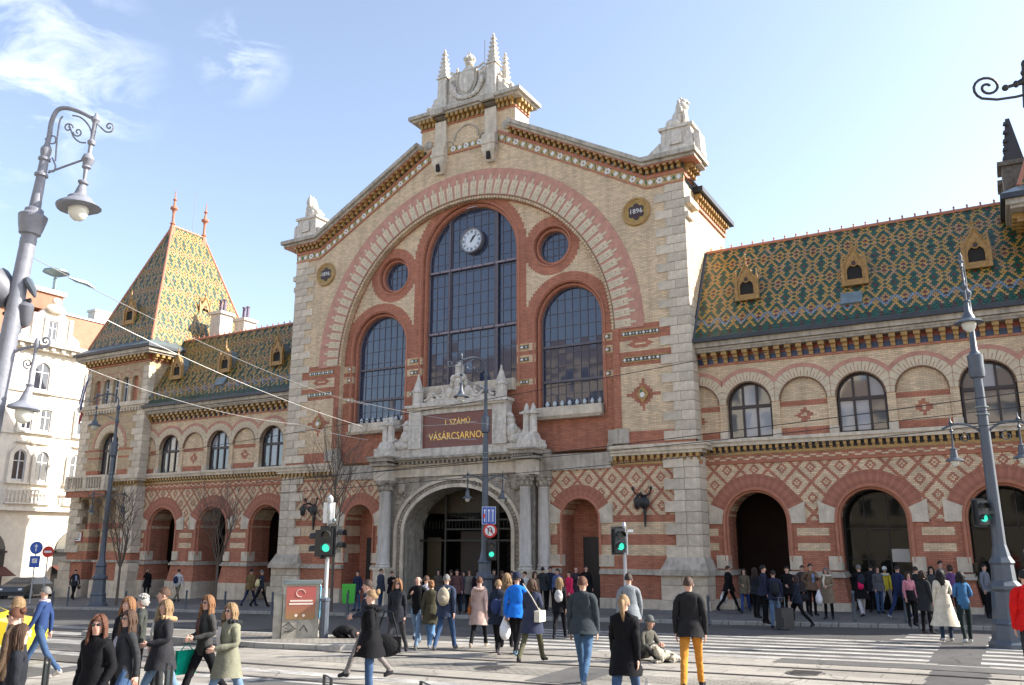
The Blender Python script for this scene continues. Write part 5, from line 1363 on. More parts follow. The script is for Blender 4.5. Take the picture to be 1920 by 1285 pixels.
# ================================================================== OTHER BUILDINGS
def onx(u, v, Xp):
    d = rt*((u-960)/FPX) + up*((642.5-v)/FPX) + fw; return CAMP + d*((Xp-CAMP.x)/d.x)
XL = -42.0
m_white = mat('cream_stucco', (.78, .72, .62), .85, noise=.15, nscale=1.2, bump=.2, streak=.12); m_whiteb = mat('cream_stucco_darker', (.70, .63, .52), .85, noise=.18, nscale=1.5)  # second stucco slightly darker, for ground storey and ornaments
m_orange = mat('terracotta_roofing', (.34, .15, .09), .75, noise=.2, nscale=2)
m_wglass = glassmat('house_glass', (.03, .035, .05), 1.6); m_wframe = mat('white_window_frame', (.6, .6, .62), .5)
LB = thing('apartment_house', 'cream stucco apartment house with arched windows and a curved gable, left of the corner tower', 'building', (XL, 8, -1.1))
def Y(v): return (v[1], v[2])
def lb(name, mb, smooth=False): return mb.xf(Matrix.Translation((-XL, -8, 1.1))).build(name, LB, smooth)
m = MB().use(m_white)
zc = 17.85
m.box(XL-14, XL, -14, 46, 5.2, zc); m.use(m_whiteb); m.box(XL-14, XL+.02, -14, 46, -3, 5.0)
lb('wall', m)
m = MB().use(m_white)
for z, d, h in ((5.0, .45, .25), (5.25, .3, .3), (zc, .9, .3), (zc-.35, .5, .35), (10.8, .12, .15), (14.1, .15, .15)): m.box(XL, XL+d, -14, 46, z, z+h)
for i in range(70): m.box(XL+.3, XL+.7, -13.8+i*.85, -13.5+i*.85, zc-.3, zc)
lb('cornice', m)
def lwin(y, z0, z1, hw, arched=True, two=False):
    n = thing  # windows are children of the house
    f = MB().use(m_wframe); w = hw*2
    prof = (lambda cy, h, za, zb: [(cy-h, za), (cy+h, za)]+(arc(cy, zb-h, h, 0, pi, 10) if arched else [(cy+h, zb), (cy-h, zb)]))
    def yz(pl, x0, x1):
        f.v0 = len(f.v)
    def pl(outer, holes, xa, xb, mb_):
        k = len(mb_.v); mb_.plate(outer, holes, xa, xb)
        for i in range(k, len(mb_.v)): a, b, c = mb_.v[i]; mb_.v[i] = (XL+b, a, c)
    o = prof(y, hw, z0, z1); i_ = prof(y, hw-.09, z0+.09, z1-.09)
    pl(o, [i_], .05, .0, f)
    f.box(XL+.01, XL+.06, y-.05, y+.05, z0, z1-.1); f.box(XL+.01, XL+.06, y-hw+.05, y+hw-.05, z0+(z1-z0)*.62, z0+(z1-z0)*.62+.07)
    wo = lb('window', f)
    g = MB().use(m_wglass); pl(i_, [], .02, .0, g); g.xf(Matrix.Translation((-XL, -8, 1.1))).build('pane', wo)
    s_ = MB().use(m_white); o2 = prof(y, hw+.28, z0-.1, z1+.28); pl(o2, [prof(y, hw, z0-.12+.03, z1)], .16, .0, s_); s_.box(XL, XL+.3, y-hw-.35, y+hw+.35, z0-.28, z0-.1)
    s_.xf(Matrix.Translation((-XL, -8, 1.1))).build('surround', wo)
yA = onx(76, 715, XL).y; yp = onx(148, 710, XL).y
for yy in (yA-9.4, yA-4.8, yA, yA+4.6, yA+9.2, yA+13.8):
    lwin(yy, 14.4, 16.6, .62); lwin(yy-.74, 11.2, 12.9, .42, False); lwin(yy+.74, 11.2, 12.9, .42, False)
    lwin(yy-.90, 7.3, 9.6, .5); lwin(yy+.90, 7.3, 9.6, .5)
    b = MB().use(m_white); b.box(XL, XL+.55, yy-1.8, yy+1.8, 5.5, 5.6); b.box(XL+.4, XL+.55, yy-1.8, yy+1.8, 6.5, 6.62)
    for i in range(12): b.lathe([(.07, 0), (.05, .1), (.1, .3), (.05, .6), (.07, .9)], XL+.47, yy-1.6+i*.29, 5.6, 6)
    lb('balcony', b)
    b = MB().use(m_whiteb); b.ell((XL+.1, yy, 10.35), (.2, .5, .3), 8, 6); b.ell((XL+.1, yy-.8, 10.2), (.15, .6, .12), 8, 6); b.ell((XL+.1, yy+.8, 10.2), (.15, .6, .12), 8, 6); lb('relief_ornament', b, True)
# ground floor arches with dark shopfront and awning
for yy in (yA-3.2, yA+5.0, yA+13):
    b = MB().use(mat('shopfront_black', (.012, .012, .014), .4)); k = len(b.v); b.plate([(yy-2.2, -1.3), (yy+2.2, -1.3)]+arc(yy, 1.9, 2.2, 0, pi, 16, 1.9), [], .06, .0)
    for i in range(k, len(b.v)): a, b__, c = b.v[i]; b.v[i] = (XL+b__, a, c)
    b.box(XL, XL+.5, yy-2.1, yy+2.1, 1.9, 2.05)
    sh = lb('shop_opening', b)
    b = MB().use(m_wframe); k = len(b.v); b.plate([(yy-2.1, 2.15), (yy+2.1, 2.15)]+arc(yy, 2.15, 2.1, .02, pi-.02, 16, 1.6), [], .10, .0)
    for i in range(k, len(b.v)): a, b__, c = b.v[i]; b.v[i] = (XL+b__, a, c)
    b.mats = [glassmat('fanlight_glass', (.12, .12, .11), 1.5)]; b.xf(Matrix.Translation((-XL, -8, 1.1))).build('fanlight', sh)
    b = MB().use(mat('awning_dark_red', (.10, .03, .02), .8)); b.raw([(XL+.1, yy-2.3, .9), (XL+.1, yy+2.3, .9), (XL+1.6, yy+2.3, .3), (XL+1.6, yy-2.3, .3)], [(0, 1, 2, 3)]); b.tube([(XL+1.6, yy-2.3, .3), (XL+1.6, yy+2.3, .3)], .04, 5)
    b.xf(Matrix.Translation((-XL, -8, 1.1))).build('awning', sh)
    b = MB().use(mat('small_white_sign', (.6, .6, .58), .5)); b.box(XL+.2, XL+.35, yy+.0, yy+.8, 2.3, 2.9); b.use(m_gold); b.box(XL+.3, XL+.4, yy-.1, yy+.25, 2.0, 2.2); b.xf(Matrix.Translation((-XL, -8, 1.1))).build('shop_sign', sh)
# curved gable dormer and mansard
gy0, gy1 = onx(60, 640, XL).y, onx(128, 640, XL).y
b = MB().use(m_white); k = len(b.v); cy = (gy0+gy1)/2; hw = (gy1-gy0)/2
b.plate([(cy-hw-1.2, 18.1), (cy+hw+1.2, 18.1), (cy+hw+.9, 18.9), (cy+hw+.3, 19.3), (cy+hw, 20.3), (cy+hw*.5, 21.0), (cy, 21.5), (cy-hw*.5, 21.0), (cy-hw, 20.3), (cy-hw-.3, 19.3), (cy-hw-.9, 18.9)], [], .0, -.6)
for i in range(k, len(b.v)): a, b__, c = b.v[i]; b.v[i] = (XL+b__, a, c)
b.box(XL, XL+.15, cy-hw-.2, cy-hw+.1, 18.1, 20.5); b.box(XL, XL+.15, cy+hw-.1, cy+hw+.2, 18.1, 20.5)
lb('gable', b)
lwin(cy, 18.5, 20.1, .4, False)
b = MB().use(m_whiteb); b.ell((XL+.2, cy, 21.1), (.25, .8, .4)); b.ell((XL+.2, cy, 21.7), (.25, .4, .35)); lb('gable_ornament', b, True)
b = MB().use(m_orange); b.raw([(XL-.1, -14, 18.1), (XL-.1, 46, 18.1), (XL-2.4, 46, 21.6), (XL-2.4, -14, 21.6)], [(0, 1, 2, 3)]); b.use(m_zincl); b.box(XL-9, XL-2.2, -14, 46, 21.5, 21.7); lb('mansard_roof', b)
b = MB().use(m_white)
for yy in (cy+5.5, cy+9.5, cy+13, cy-6): b.box(XL-4, XL-3, yy, yy+1.6, 21.6, 22.7); b.box(XL-4.1, XL-2.9, yy-.1, yy+1.7, 22.7, 22.9)
b.use(m_orange); b.box(XL-5, XL-1.0, cy-3.4, cy+1.2, 21.2, 22.6); b.use(m_white); b.box(XL-5.2, XL-.8, cy-3.6, cy+1.4, 22.6, 22.95)
lb('chimney', b)
q = pix(102, 540, (rt.dot(Vector((0, 0, 0))) or 0)+62); 
al = thing('alarm_siren', 'grey mushroom shaped siren on a short mast on the roof behind the big lamp', 'siren', onx(103, 530, XL-3))
b = MB().use(m_zincl); b.tube([(0, 0, -2.0), (0, 0, .55)], .14, 6); b.lathe([(.1, .5), (.5, .62), (1.05, .85), (1.0, 1.0), (.4, 1.12), (0.02, 1.2)], 0, 0, 0, 20)
for z in (-.5, 0, .3): b.box(-.35, .0, -.02, .02, z, z+.04)
b.build('body', al, True)

# buildings across the square (behind the camera) that light and mirror in the hall's glass
for i, (x0, x1, h, c, lab) in enumerate(((-55, -22, 27, (.62, .50, .34), 'ochre four storey house across the square, left end of the row'), (-22, 8, 25, (.66, .60, .48), 'cream five storey house across the square, second of the row'), (8, 42, 18, (.55, .46, .36), 'tan house across the square, third of the row'), (42, 80, 19, (.64, .58, .50), 'pale house across the square, right end of the row'))):
    t = thing('town_house', lab, 'building', ((x0+x1)/2, -66, 0), 0, 'houses across the square')
    w = (x1-x0)/2; m = MB().use(mat('town_plaster_%s' % 'abcd'[i], c, .85, noise=.15, nscale=.6)); m.box(-w+.05, w-.05, -14, 0, -2, h); m.box(-w, w, 0, .5, h-.6, h); m.box(-w+.05, w-.05, 0, .3, 4.6, 5.0); m.build('wall', t)
    m = MB().use(mat('grey_brown_roofing', (.20, .15, .12), .8, noise=.2)); m.raw([(-w, .4, h), (w, .4, h), (w, -7, h+4.5), (-w, -7, h+4.5)], [(0, 1, 2, 3)]); m.raw([(-w, -14, h), (w, -14, h), (w, -7, h+4.5), (-w, -7, h+4.5)], [(0, 1, 2, 3)]); m.build('roof', t)
    wm = MB().use(m_wframe); wm.box(-.75, .75, .0, .12, 0, 2.1); me = wm.mesh('window'); gm = MB().use(m_wglass)
    for a, b_ in ((-.65, -.04), (.04, .65)): gm.box(a, b_, .1, .15, .1, 2.0)
    ge_ = gm.mesh('pane'); n = int(2*w/3)
    for fl in range(int((h-6)/3.6)+1):
        for k in range(n):
            o = link(me, 'window', t, loc=(-w+2*w*(k+.5)/n, .0, 5.6+fl*3.5)); link(ge_, 'pane', o)
# ================================================================== STREET FURNITURE
def spiral(cx, cz, r, turns, a0, sgn=1, n=22, y=0):
    return [(cx+r*(1-.8*i/n)*cos(a0+sgn*2*pi*turns*i/n), y, cz+r*(1-.8*i/n)*sin(a0+sgn*2*pi*turns*i/n)) for i in range(n+1)]
def bell(m, cx, cy, cz, s=1.0):
    """hanging bell lamp, rim at cz"""
    m.lathe([(.36*s, 0), (.30*s, .05*s), (.17*s, .12*s), (.14*s, .2*s), (.07*s, .32*s), (.06*s, .55*s), (.09*s, .57*s), (.09*s, .61*s), (.03*s, .63*s), (.025*s, .9*s), (.07*s, .95*s), (.08*s, 1.0*s), (.03*s, 1.06*s), (.025*s, 1.3*s)], cx, cy, cz, 18)
m_lglass = mat('frosted_lamp_glass', (.62, .62, .56), .25)
m_lampsun = m_lamp
def globe(cx, cy, cz, s, parent):
    g = MB().use(m_lglass); g.lathe([(.17*s, .05*s), (.18*s, -.03*s), (.15*s, -.14*s), (.07*s, -.22*s), (.01*s, -.24*s)], cx, cy, cz, 12); g.build('lamp_glass', parent, True)
def street_lamp(name, label, base, height, armdir, top_drop=True, small=(), lean=0, lampm=m_lamp, sw=1.0, grp='ornate lamp posts on the square'):
    t = thing(name, label, 'street lamp', base, armdir, grp)
    t.rotation_euler = (0, lean, armdir)
    m = MB().use(lampm)
    m.lathe([(.52, 0), (.52, .12), (.44, .2), (.40, .55), (.42, .6), (.36, .7), (.32, 1.35), (.40, 1.42), (.40, 1.5), (.28, 1.62), (.26, 2.0), (.30, 2.06), (.22, 2.2), (.155, 2.5), (.135, height*.45), (.115, height*.68)], 0, 0, 0, 8)
    m.build('base', t)
    m = MB().use(lampm); h = height
    m.lathe([(.15, 2.3), (.13, h*.5), (.11, h*.70), (.18, h*.705), (.20, h*.72), (.19, h*.735), (.20, h*.765), (.14, h*.77), (.12, h*.775), (.085, h*.78), (.07, h*.865), (.11, h*.87), (.11, h*.88), (.075, h*.885), (.07, h*.93), (.10, h*.935), (.12, h*.945), (.05, h*.955), (.03, h*.96)], 0, 0, 0, 14)
    m.build('pole', t, True)
    for z in (h*.62, h*.6): 
        m = MB().use(m_zincl); m.lathe([(.162, z), (.162, z+.03)], n=12); m.build('cable_clamp', t)
    m = MB().use(lampm)
    R = 1.0
    m.tube([(0, 0, h*.93), (.02, 0, h*.97)]+[(.55-.55*cos(a), 0, h*.97+.45*sin(a)) for a in [i*pi/14 for i in range(1, 9)]]+[(1.1, 0, h*.97+.30), (1.35, 0, h*.97+.12)], .04, 7)
    m.tube(spiral(.35, h*.97-.1, .2, 1.2, 0), .018, 5); m.tube(spiral(.75, h*.97+.05, .16, 1.2, pi), .018, 5)
    m.tube([(.5, 0, h*.97+.42), (.9, 0, h*.97+.15), (1.2, 0, h*.97-.02), (1.5, 0, h*.97+.0)]+spiral(1.62, h*.97+.1, .14, 1.1, -pi/2), .018, 5)
    m.tube([(.05, 0, h*.88), (.5, 0, h*.90), (.98, 0, h*.915)], .02, 5)
    m.lathe([(.03, 0), (.08, .05), (.03, .12), (.05, .18), (.01, .3)], 1.12, 0, h*.97+.28, 8)
    m.build('hook_arm', t, True)
    m = MB().use(lampm); zb = h*.97+.28-1.62; bell(m, 1.12, 0, zb, 1.0); m.tube([(1.12, 0, zb+1.25), (1.12, 0, h*.97+.3)], .028, 6); m.build('lamp_shade', t, True); globe(1.12, 0, zb, 1, t)
    for (sx, zz) in small:
        m = MB().use(lampm); d = sx
        m.tube([(0, 0, zz-.15)]+[(d*(.62-.62*cos(a)), 0, zz+.1+.75*sin(a)*.7) for a in [i*pi/14 for i in range(1, 9)]]+[(d*.8, 0, zz+.6), (d*1.0, 0, zz+.5)], .03, 6)
        m.tube(spiral(d*.5, zz+.25, .14, 1.2, pi/2, d), .014, 5); m.tube([(d*.1, 0, zz-.4), (d*.1, 0, zz+.3)], .02, 5); m.lathe([(.02, 0), (.06, .04), (.02, .1), (.01, .22)], d*.78, 0, zz+.62, 7)
        m.lathe([(.24, 0), (.2, .04), (.1, .09), (.075, .3), (.09, .32), (.03, .36), (.02, .75), (.05, .8), (.02, .85), (.015, 1.0)], d*.78, 0, zz-.35, 12); m.build('side_arm', t, True); globe(d*.78, 0, zz-.35, .62, t)
    return t
def face_away(phi):
    """world z rotation for a heading in the picture's ground frame: 0 away, 90 right, 180 towards, 270 left; local +Y points there"""
    a = radians(phi); fx, fy = sin(YAW), cos(YAW); d = Vector((fx*cos(a)+fy*sin(a), fy*cos(a)-fx*sin(a))); return atan2(-d.x, d.y)
RIGHT = atan2(-sin(YAW), cos(YAW))
def gp(u, v, dz=.0):
    q = gpix(u, v); return Vector((q.x, q.y, gz(q.x, q.y)+dz))
q = gp(908, 1157, .12); c_lamp = street_lamp('street_lamp', 'tall blue grey lamp post standing before the main entrance, with road signs', q, 10.6, RIGHT+pi+.35, small=((-1, 5.0), (1, 5.0)))
q = gp(181, 1141, .1); street_lamp('street_lamp', 'blue grey lamp post in front of the corner tower, beside the bare tree', q, 11.2, RIGHT+pi+.2, small=((-1, 5.2), (1, 5.2)))
q = gp(1899, 1216, .0); r_lamp = street_lamp('street_lamp', 'blue grey lamp post at the right end of the hall', q, 9.7, RIGHT-pi/2+.1, small=((1, 5.0), (-1, 5.0)))
r_lamp.rotation_euler = (0, 0, RIGHT-pi/2-.55)
for ch in kids(r_lamp):
    if ch.name.startswith('side_arm'): ch.rotation_euler = (0, 0, pi/2)
    if ch.name.startswith('lamp_glass') and ch.dimensions.x < .3: ch.rotation_euler = (0, 0, pi/2)
# near left lamp: its upper part stands in the picture
def nl(u, v, du=0): return pix(u, v, 11.6-(v-265)*.0017)
def axv(v): return nl(80-(v-317)*.2, v)
top, low = axv(272), axv(690); ax_ = (top-low).normalized(); base = low-ax_*((low.z-.25)/ax_.z)
t = thing('street_lamp', 'nearest pale lamp post at the left edge, loudspeaker clamped to it', 'street lamp', base, 0, 'ornate lamp posts on the square')
pl_ = mat('sunlit_lilac_lamp_paint', (.20, .21, .25), .5, noise=.25, nscale=7, bump=.2)  # lamp paint lightened, sunlight and haze put into the colour; mottling is grime
L0 = (low-base).length
prof = [(.34, 0), (.34, .5), (.25, .7), (.24, 1.5), (.17, 1.8), (.13, 2.2)]+[(r, (axv(v)-base).length) for v, r in ((690, .112), (600, .106), (500, .100), (442, .097), (440, .135), (434, .14), (430, .15), (412, .178), (406, .182), (403, .15), (400, .12), (394, .115), (390, .075), (345, .064), (333, .06), (331, .088), (327, .088), (325, .062), (303, .058), (301, .08), (297, .08), (295, .055), (288, .07), (281, .075), (275, .05), (270, .028))]
Q = ax_.to_track_quat('Z', 'Y').to_matrix().to_4x4()
m = MB().use(pl_); m.lathe(prof, n=16, M=Q); m.build('pole', t, True)
LP_ = lambda pts: [nl(u, v)-Vector(base) for u, v in pts]
def smooth_path(p, n=6):
    out = []
    for i in range(len(p)-1):
        p0, p1, p2, p3 = p[max(0, i-1)], p[i], p[i+1], p[min(len(p)-1, i+2)]
        for k in range(n):
            q = k/n; out.append(tuple(.5*((2*p1[c])+(-p0[c]+p2[c])*q+(2*p0[c]-5*p1[c]+4*p2[c]-p3[c])*q*q+(-p0[c]+3*p1[c]-3*p2[c]+p3[c])*q**3) for c in (0, 1)))
    return out+[p[-1]]
def sp2(cu, cv, r, a0, turns, sg=1, n=20): return [(cu+r*(1-.85*i/n)*cos(a0+sg*2*pi*turns*i/n), cv+r*(1-.85*i/n)*sin(a0+sg*2*pi*turns*i/n)) for i in range(n+1)]
m = MB().use(pl_)
m.tube(LP_(smooth_path([(86, 278), (92, 258), (97, 228), (108, 207), (126, 203), (150, 210), (168, 219), (180, 226)])), .036, 8, r1=.026)
m.tube(LP_(smooth_path([(104, 302), (107, 262), (112, 228), (118, 218)])), .012, 5)
m.tube(LP_(smooth_path([(136, 217), (150, 220), (163, 231), (171, 246), (171, 258)])), .012, 5)
m.tube(LP_(smooth_path([(176, 224), (190, 240), (200, 248), (209, 247)]+sp2(205, 238, 9, pi*.4, 1.2, -1)[1:], 3)), .012, 5)
m.tube(LP_(smooth_path([(129, 232)]+[(133, 244), (139, 258), (150, 267), (161, 268)])), .012, 5); m.tube(LP_(sp2(128, 240, 9, 0, 1.25, -1)), .011, 5); m.tube(LP_(sp2(146, 248, 9, pi, 1.25, -1)), .011, 5)
m.tube(LP_(smooth_path([(84, 262), (95, 255), (104, 258), (103, 268), (95, 270)])), .011, 5)
m.tube(LP_([(90, 324), (125, 311), (156, 300)]), .016, 6); m.tube(LP_(smooth_path([(98, 296), (104, 312), (100, 322), (92, 320)])), .012, 5)
m.build('hook_arm', t, True)
m = MB().use(pl_)
rod = [(181, 212, .01), (181, 218, .03), (179, 226, .06), (178, 232, .03), (173, 262, .03), (172, 266, .055), (171, 271, .05), (170, 274, .028), (168, 288, .028), (166, 292, .06), (165, 300, .085), (164, 307, .06), (162, 311, .05), (162, 315, .06), (161, 318, .03), (158, 338, .022), (157, 341, .07), (156, 344, .07), (155, 347, .045), (151, 366, .085), (150, 371, .15), (149.5, 375, .16), (149, 379, .2), (148, 386, .275), (147.5, 389, .285), (147.5, 391, .265)]
m.tube([nl(u, v)-Vector(base) for u, v, r in rod], [r for u, v, r in rod], 16); m.build('lamp_shade', t, True)
c = nl(147, 394)-Vector(base); g = MB().use(m_lglass); g.ell(c, (.13, .13, .16)); g.build('lamp_glass', t, True)
for v in (452, 458, 525, 533): m = MB().use(m_zincl); q = axv(v)-base; m.tube([q, q+ax_*.02], .104, 12); m.build('cable_clamp', t)
m = MB().use(pl_)
m.tube(LP_(smooth_path([(-4, 735), (2, 700), (14, 672), (36, 656), (62, 650), (78, 652), (90, 648)]+sp2(86, 640, 9, pi*.3, 1.2, -1)[1:], 3)), .022, 7, r1=.010); m.tube(LP_(sp2(52, 682, 10, pi*.5, 1.4, 1)), .010, 5); m.tube(LP_(smooth_path([(66, 655), (63, 680), (56, 698)])), .014, 5); m.tube(LP_(smooth_path([(-4, 700), (8, 690), (4, 720), (6, 745)])), .014, 5)
rod = [(70, 632, .01), (70, 640, .035), (69, 650, .04), (67, 656, .02), (58, 700, .018), (56, 718, .02), (56, 722, .05), (55, 726, .035), (53, 735, .05), (49, 752, .085), (47, 758, .12), (45, 764, .19), (44.5, 767, .2), (44, 769, .18)]
m.tube([nl(u, v)-Vector(base) for u, v, r in rod], [r for u, v, r in rod], 14); m.build('side_arm', t, True); g = MB().use(m_lglass); g.ell(nl(45, 776)-Vector(base), (.11, .11, .13)); g.build('lamp_glass', t, True)
sg_ = mat('loudspeaker_grey', (.12, .125, .15), .5, noise=.15)
so_ = thing('loudspeaker_cluster', 'grey loudspeakers and signal boxes strapped to the left lamp post', 'loudspeaker', axv(575)); o_ = Vector(so_.location)
B_ = lambda u, v, dd=0: pix(u, v, 11.1+dd)-o_
m = MB().use(sg_); m.tube([B_(-14, 540), B_(8, 552), B_(20, 560)], [.30, .22, .12], 14); m.build('horn', so_, True)
m = MB().use(sg_); m.tube([B_(47, 612), B_(46, 600), B_(49, 572), B_(52, 566)], [.04, .09, .10, .05], 10); m.build('siren_box', so_, True)
m = MB().use(m_lamp); m.tube([B_(66, 558), B_(62, 545), B_(52, 527), B_(50, 520)], [.015, .05, .055, .02], 8); m.build('camera_arm', so_, True)
m = MB().use(m_sig if 'signal_housing' in MATS else m_black); m.tube([B_(30, 555, .1), B_(27, 592, .1)], .125, 10); m.tube([B_(14, 575), B_(58, 563)], .03, 6); m.tube([B_(6, 588), B_(50, 590)], .025, 6); m.build('strap_bracket', so_)
m = MB().use(m_lamp); m.tube([B_(26, 625, .1), B_(32, 560, .1)], .085, 8); m.build('collar', so_)
# scroll of another lamp reaching in at the upper right corner
base = pix(2090, 700, 9.0); base.z = .25
t = thing('street_lamp', 'dark lamp bracket with a big open scroll reaching in at the upper right corner', 'street lamp', base, 0, 'ornate lamp posts on the square')
m = MB().use(m_black); tp = pix(2090, 120, 9.0); H_l = tp.z-.25
m.lathe([(.4, 0), (.3, 1.2), (.2, 1.6), (.13, 2.2), (.09, H_l*.9), (.06, H_l)], 0, 0, 0, 12); m.build('pole', t, True)
m = MB().use(m_black); 
def loc9(u, v): return pix(u, v, 9.0)-Vector(base)
cxs, czs = 1852, 165
pts = [loc9(2090, 110), loc9(2000, 145), loc9(1940, 173), loc9(1905, 182), loc9(1870, 187)]
for i in range(26):
    a = pi*.62+i*.40; r = (29-i*.98); pts.append(loc9(1852+r*cos(a)*1.0, 164+r*.78*sin(a)))
m.tube(pts, .0145, 7); pts2 = [loc9(1884, 165), loc9(1900, 160), loc9(1920, 152), loc9(1935, 145)]; m.tube(pts2, [.018, .02, .04, .05], 8); m.ell(loc9(1885, 165), (.035, .035, .035)); m.ell(loc9(1905, 158), (.03, .03, .04)); 
m.tube([loc9(1922, 118), loc9(1926, 150), loc9(1930, 200)], [.035, .05, .06], 8); m.ell(loc9(1922, 120), (.04, .04, .05)); m.ell(loc9(1922, 136), (.045, .045, .04))
m.build('scroll_bracket', t, True)

# ---- traffic lights
m_sig = mat('signal_housing', (.02, .022, .024), .45); m_green = mat('lit_green_lens', (.02, .25, .18), .3, emit=(.05, .9, .62), estr=.35); m_lensd = mat('dark_lens', (.04, .04, .03), .3)
def ped_head(m, x, y, z, rz, parent, lit=True, back=False):
    """two-lamp head facing local -Y"""
    M = Matrix.Translation((x, y, z)) @ Matrix.Rotation(rz, 4, 'Z')
    a = MB().use(m_sig); a.box(-.16, .16, -.08, .12, -.36, .36); a.box(-.22, .22, .1, .13, -.42, .42)
    for zz in (.17, -.17):
        n = 12; vs = []
        for k in range(n+1):
            t = pi*(-.1)+pi*1.2*k/n; vs += [(.125*cos(t), -.08, zz+.125*sin(t)), (.125*cos(t), -.26, zz+.125*sin(t)-.02)]
        a.raw(vs, [(2*k, 2*k+1, 2*k+3, 2*k+2) for k in range(n)])
    h = a.xf(M).build('signal_head', parent)
    for zz, mm in ((.17, m_lensd), (-.17, m_green if lit else m_lensd)):
        l = MB().use(mm); l.plate(circle(0, zz, .11, 14), [], -.095, -.08); l.xf(M).build('lens', h)
t = thing('traffic_light', 'traffic light on a grey pole on the island, by the poster covered utility box', 'traffic light', gp(606, 1206, .13), RIGHT, 'pedestrian signals')
m = MB().use(mat('galvanised_steel', (.42, .44, .46), .4, metal=.3)); m.lathe([(.11, 0), (.11, .9), (.08, .95), (.055, 1.0), (.055, 3.3), (.07, 3.32), (.07, 3.55), (.05, 3.58), (.09, 3.64), (.09, 3.75), (.03, 3.82)], n=12); m.build('pole', t, True)
m = MB().use(m_lamp); m.lathe([(.12, 0), (.12, .95), (.14, .97), (.14, 1.02), (.06, 1.06)], n=10); m.build('pole_sleeve', t)
ped_head(m, 0.0, -.16, 2.55, 0, t); ped_head(m, .22, .0, 2.6, -pi/2-.3+pi, t, False); ped_head(m, -.24, .0, 2.5, -pi/2-.1, t, False)
m = MB().use(mat('white_signal_board', (.78, .78, .76), .5)); m.box(-.19, .13, .06, .09, 3.05, 3.62); m.use(m_zincl); m.ell((.14, -.02, 3.12), (.06, .05, .06)); m.build('backing_board', t)
t = thing('traffic_light', 'traffic light on a slim steel pole before the right pier of the hall', 'traffic light', gp(1176, 1192, 0), RIGHT, 'pedestrian signals')
m = MB().use(mat('galvanised_steel', 0)); m.lathe([(.08, 0), (.08, .6), (.055, .65), (.055, 3.15), (.07, 3.18), (.04, 3.3)], n=12); m.build('pole', t, True)
ped_head(m, -.16, -.1, 2.75, .25, t); m = MB().use(mat('white_signal_board', 0)); m.box(.06, .1, -.05, .25, 2.35, 3.0); m.box(.1, .28, -.02, .0, 3.0, 3.08); m.build('backing_board', t)
def attach(parent_pt, label, rz=RIGHT):
    return thing('traffic_light', label, 'traffic light', parent_pt, rz, 'pedestrian signals')
ca = c_lamp.location; toc = -Vector((fw.x, fw.y, 0)).normalized(); rr_ = Vector((rt.x, rt.y, 0)).normalized()
t = attach(ca+toc*.25+rr_*.28+Vector((0, 0, 2.55)), 'green pedestrian signal strapped to the lamp post before the entrance'); ped_head(None, 0, 0, 0, .1, t)
t = attach(Vector(r_lamp.location)-rr_*.40+toc*.1+Vector((0, 0, 3.3)), 'pedestrian signal at the left of the right hand lamp post'); ped_head(None, 0, 0, .0, .1, t); m = MB().use(m_sig); m.box(0, .4, -.03, .03, -.05, .05); m.build('bracket', t); t.scale = (.85,)*3
t = attach(Vector(r_lamp.location)+rr_*.1+toc*.28+Vector((0, 0, 3.4)), 'blue direction sign high on the center lamp') if 0 else None
# ---- signs
m_blue = mat('sign_blue', (.015, .09, .42), .4); m_signw = mat('sign_white', (.75, .75, .75), .4); m_signr = mat('sign_red', (.55, .02, .02), .4); m_signb = mat('sign_black', (.02, .02, .02), .4)
def sign(label, loc, rz): return thing('road_sign', label, 'road sign', loc, rz)
t = sign('blue lane sign with white arrows on the lamp post before the entrance', ca+toc*.28+rr_*.17+Vector((0, 0, 3.95)), RIGHT)
m = MB().use(m_signw); m.box(-.29, .29, 0, .02, -.36, .36); m.build('back_plate', t)
m = MB().use(m_blue); m.box(-.27, .27, -.008, 0, -.34, .34); m.use(m_signw)
for x in (-.17, 0, .17): m.box(x-.018, x+.018, -.014, -.008, -.26, .18); m.plate([(x-.05, .18), (x+.05, .18), (x, .28)], [], -.015, -.008)
for x in (-.09, .09): m.box(x-.006, x+.006, -.013, -.008, -.3, .3)
m.use(m_signr); m.box(-.24, -.16, -.02, -.014, -.1, .06); m.build('sign_face', t)
t = sign('round no turning sign with red rim on the lamp post before the entrance', ca+toc*.28+rr_*.22+Vector((0, 0, 3.33)), RIGHT)
m = MB().use(m_signr); m.plate(circle(0, 0, .29, 28), [], 0, .02); m.build('rim', t); m = MB().use(m_signw); m.plate(circle(0, 0, .21, 24), [], -.008, 0); m.use(m_signb)
m.tube([(-.07, -.012, -.15), (-.07, -.012, .05)]+[(-.0-.07*cos(a), -.012, .05+.07*sin(a)) for a in [i*pi/8 for i in range(1, 8)]]+[(.07, -.012, .03), (.07, -.012, -.0)], .02, 5); m.plate([(.0, .0), (.14, .0), (.07, -.1)][::-1], [], -.014, -.008)
m.use(m_signr); m.plate([(-.16, .13), (-.13, .16), (.16, -.13), (.13, -.16)], [], -.02, -.014); m.build('sign_face', t)
def post_sign(label, u, v, h, kind):
    q = gp(u, v, .0); t = sign(label, q, RIGHT+.1); m = MB().use(mat('galvanised_steel', 0)); m.tube([(0, 0, 0), (0, 0, h)], .04, 8); m.build('post', t); return t
t = post_sign('round blue ahead only sign above a small blue panel, left of the corner tower', 55, 1136, 3.55, 0)
for zz in (3.2,):
    m = MB().use(m_blue); m.plate(circle(0, zz, .34, 26), [], -.06, -.04); m.use(m_signw); m.plate(circle(0, zz, .36, 26), [], -.04, -.02); m.box(-.03, .03, -.07, -.06, zz-.2, zz+.1); m.plate([(-.11, zz+.06), (.11, zz+.06), (0, zz+.22)], [], -.071, -.06); m.build('round_sign', t)
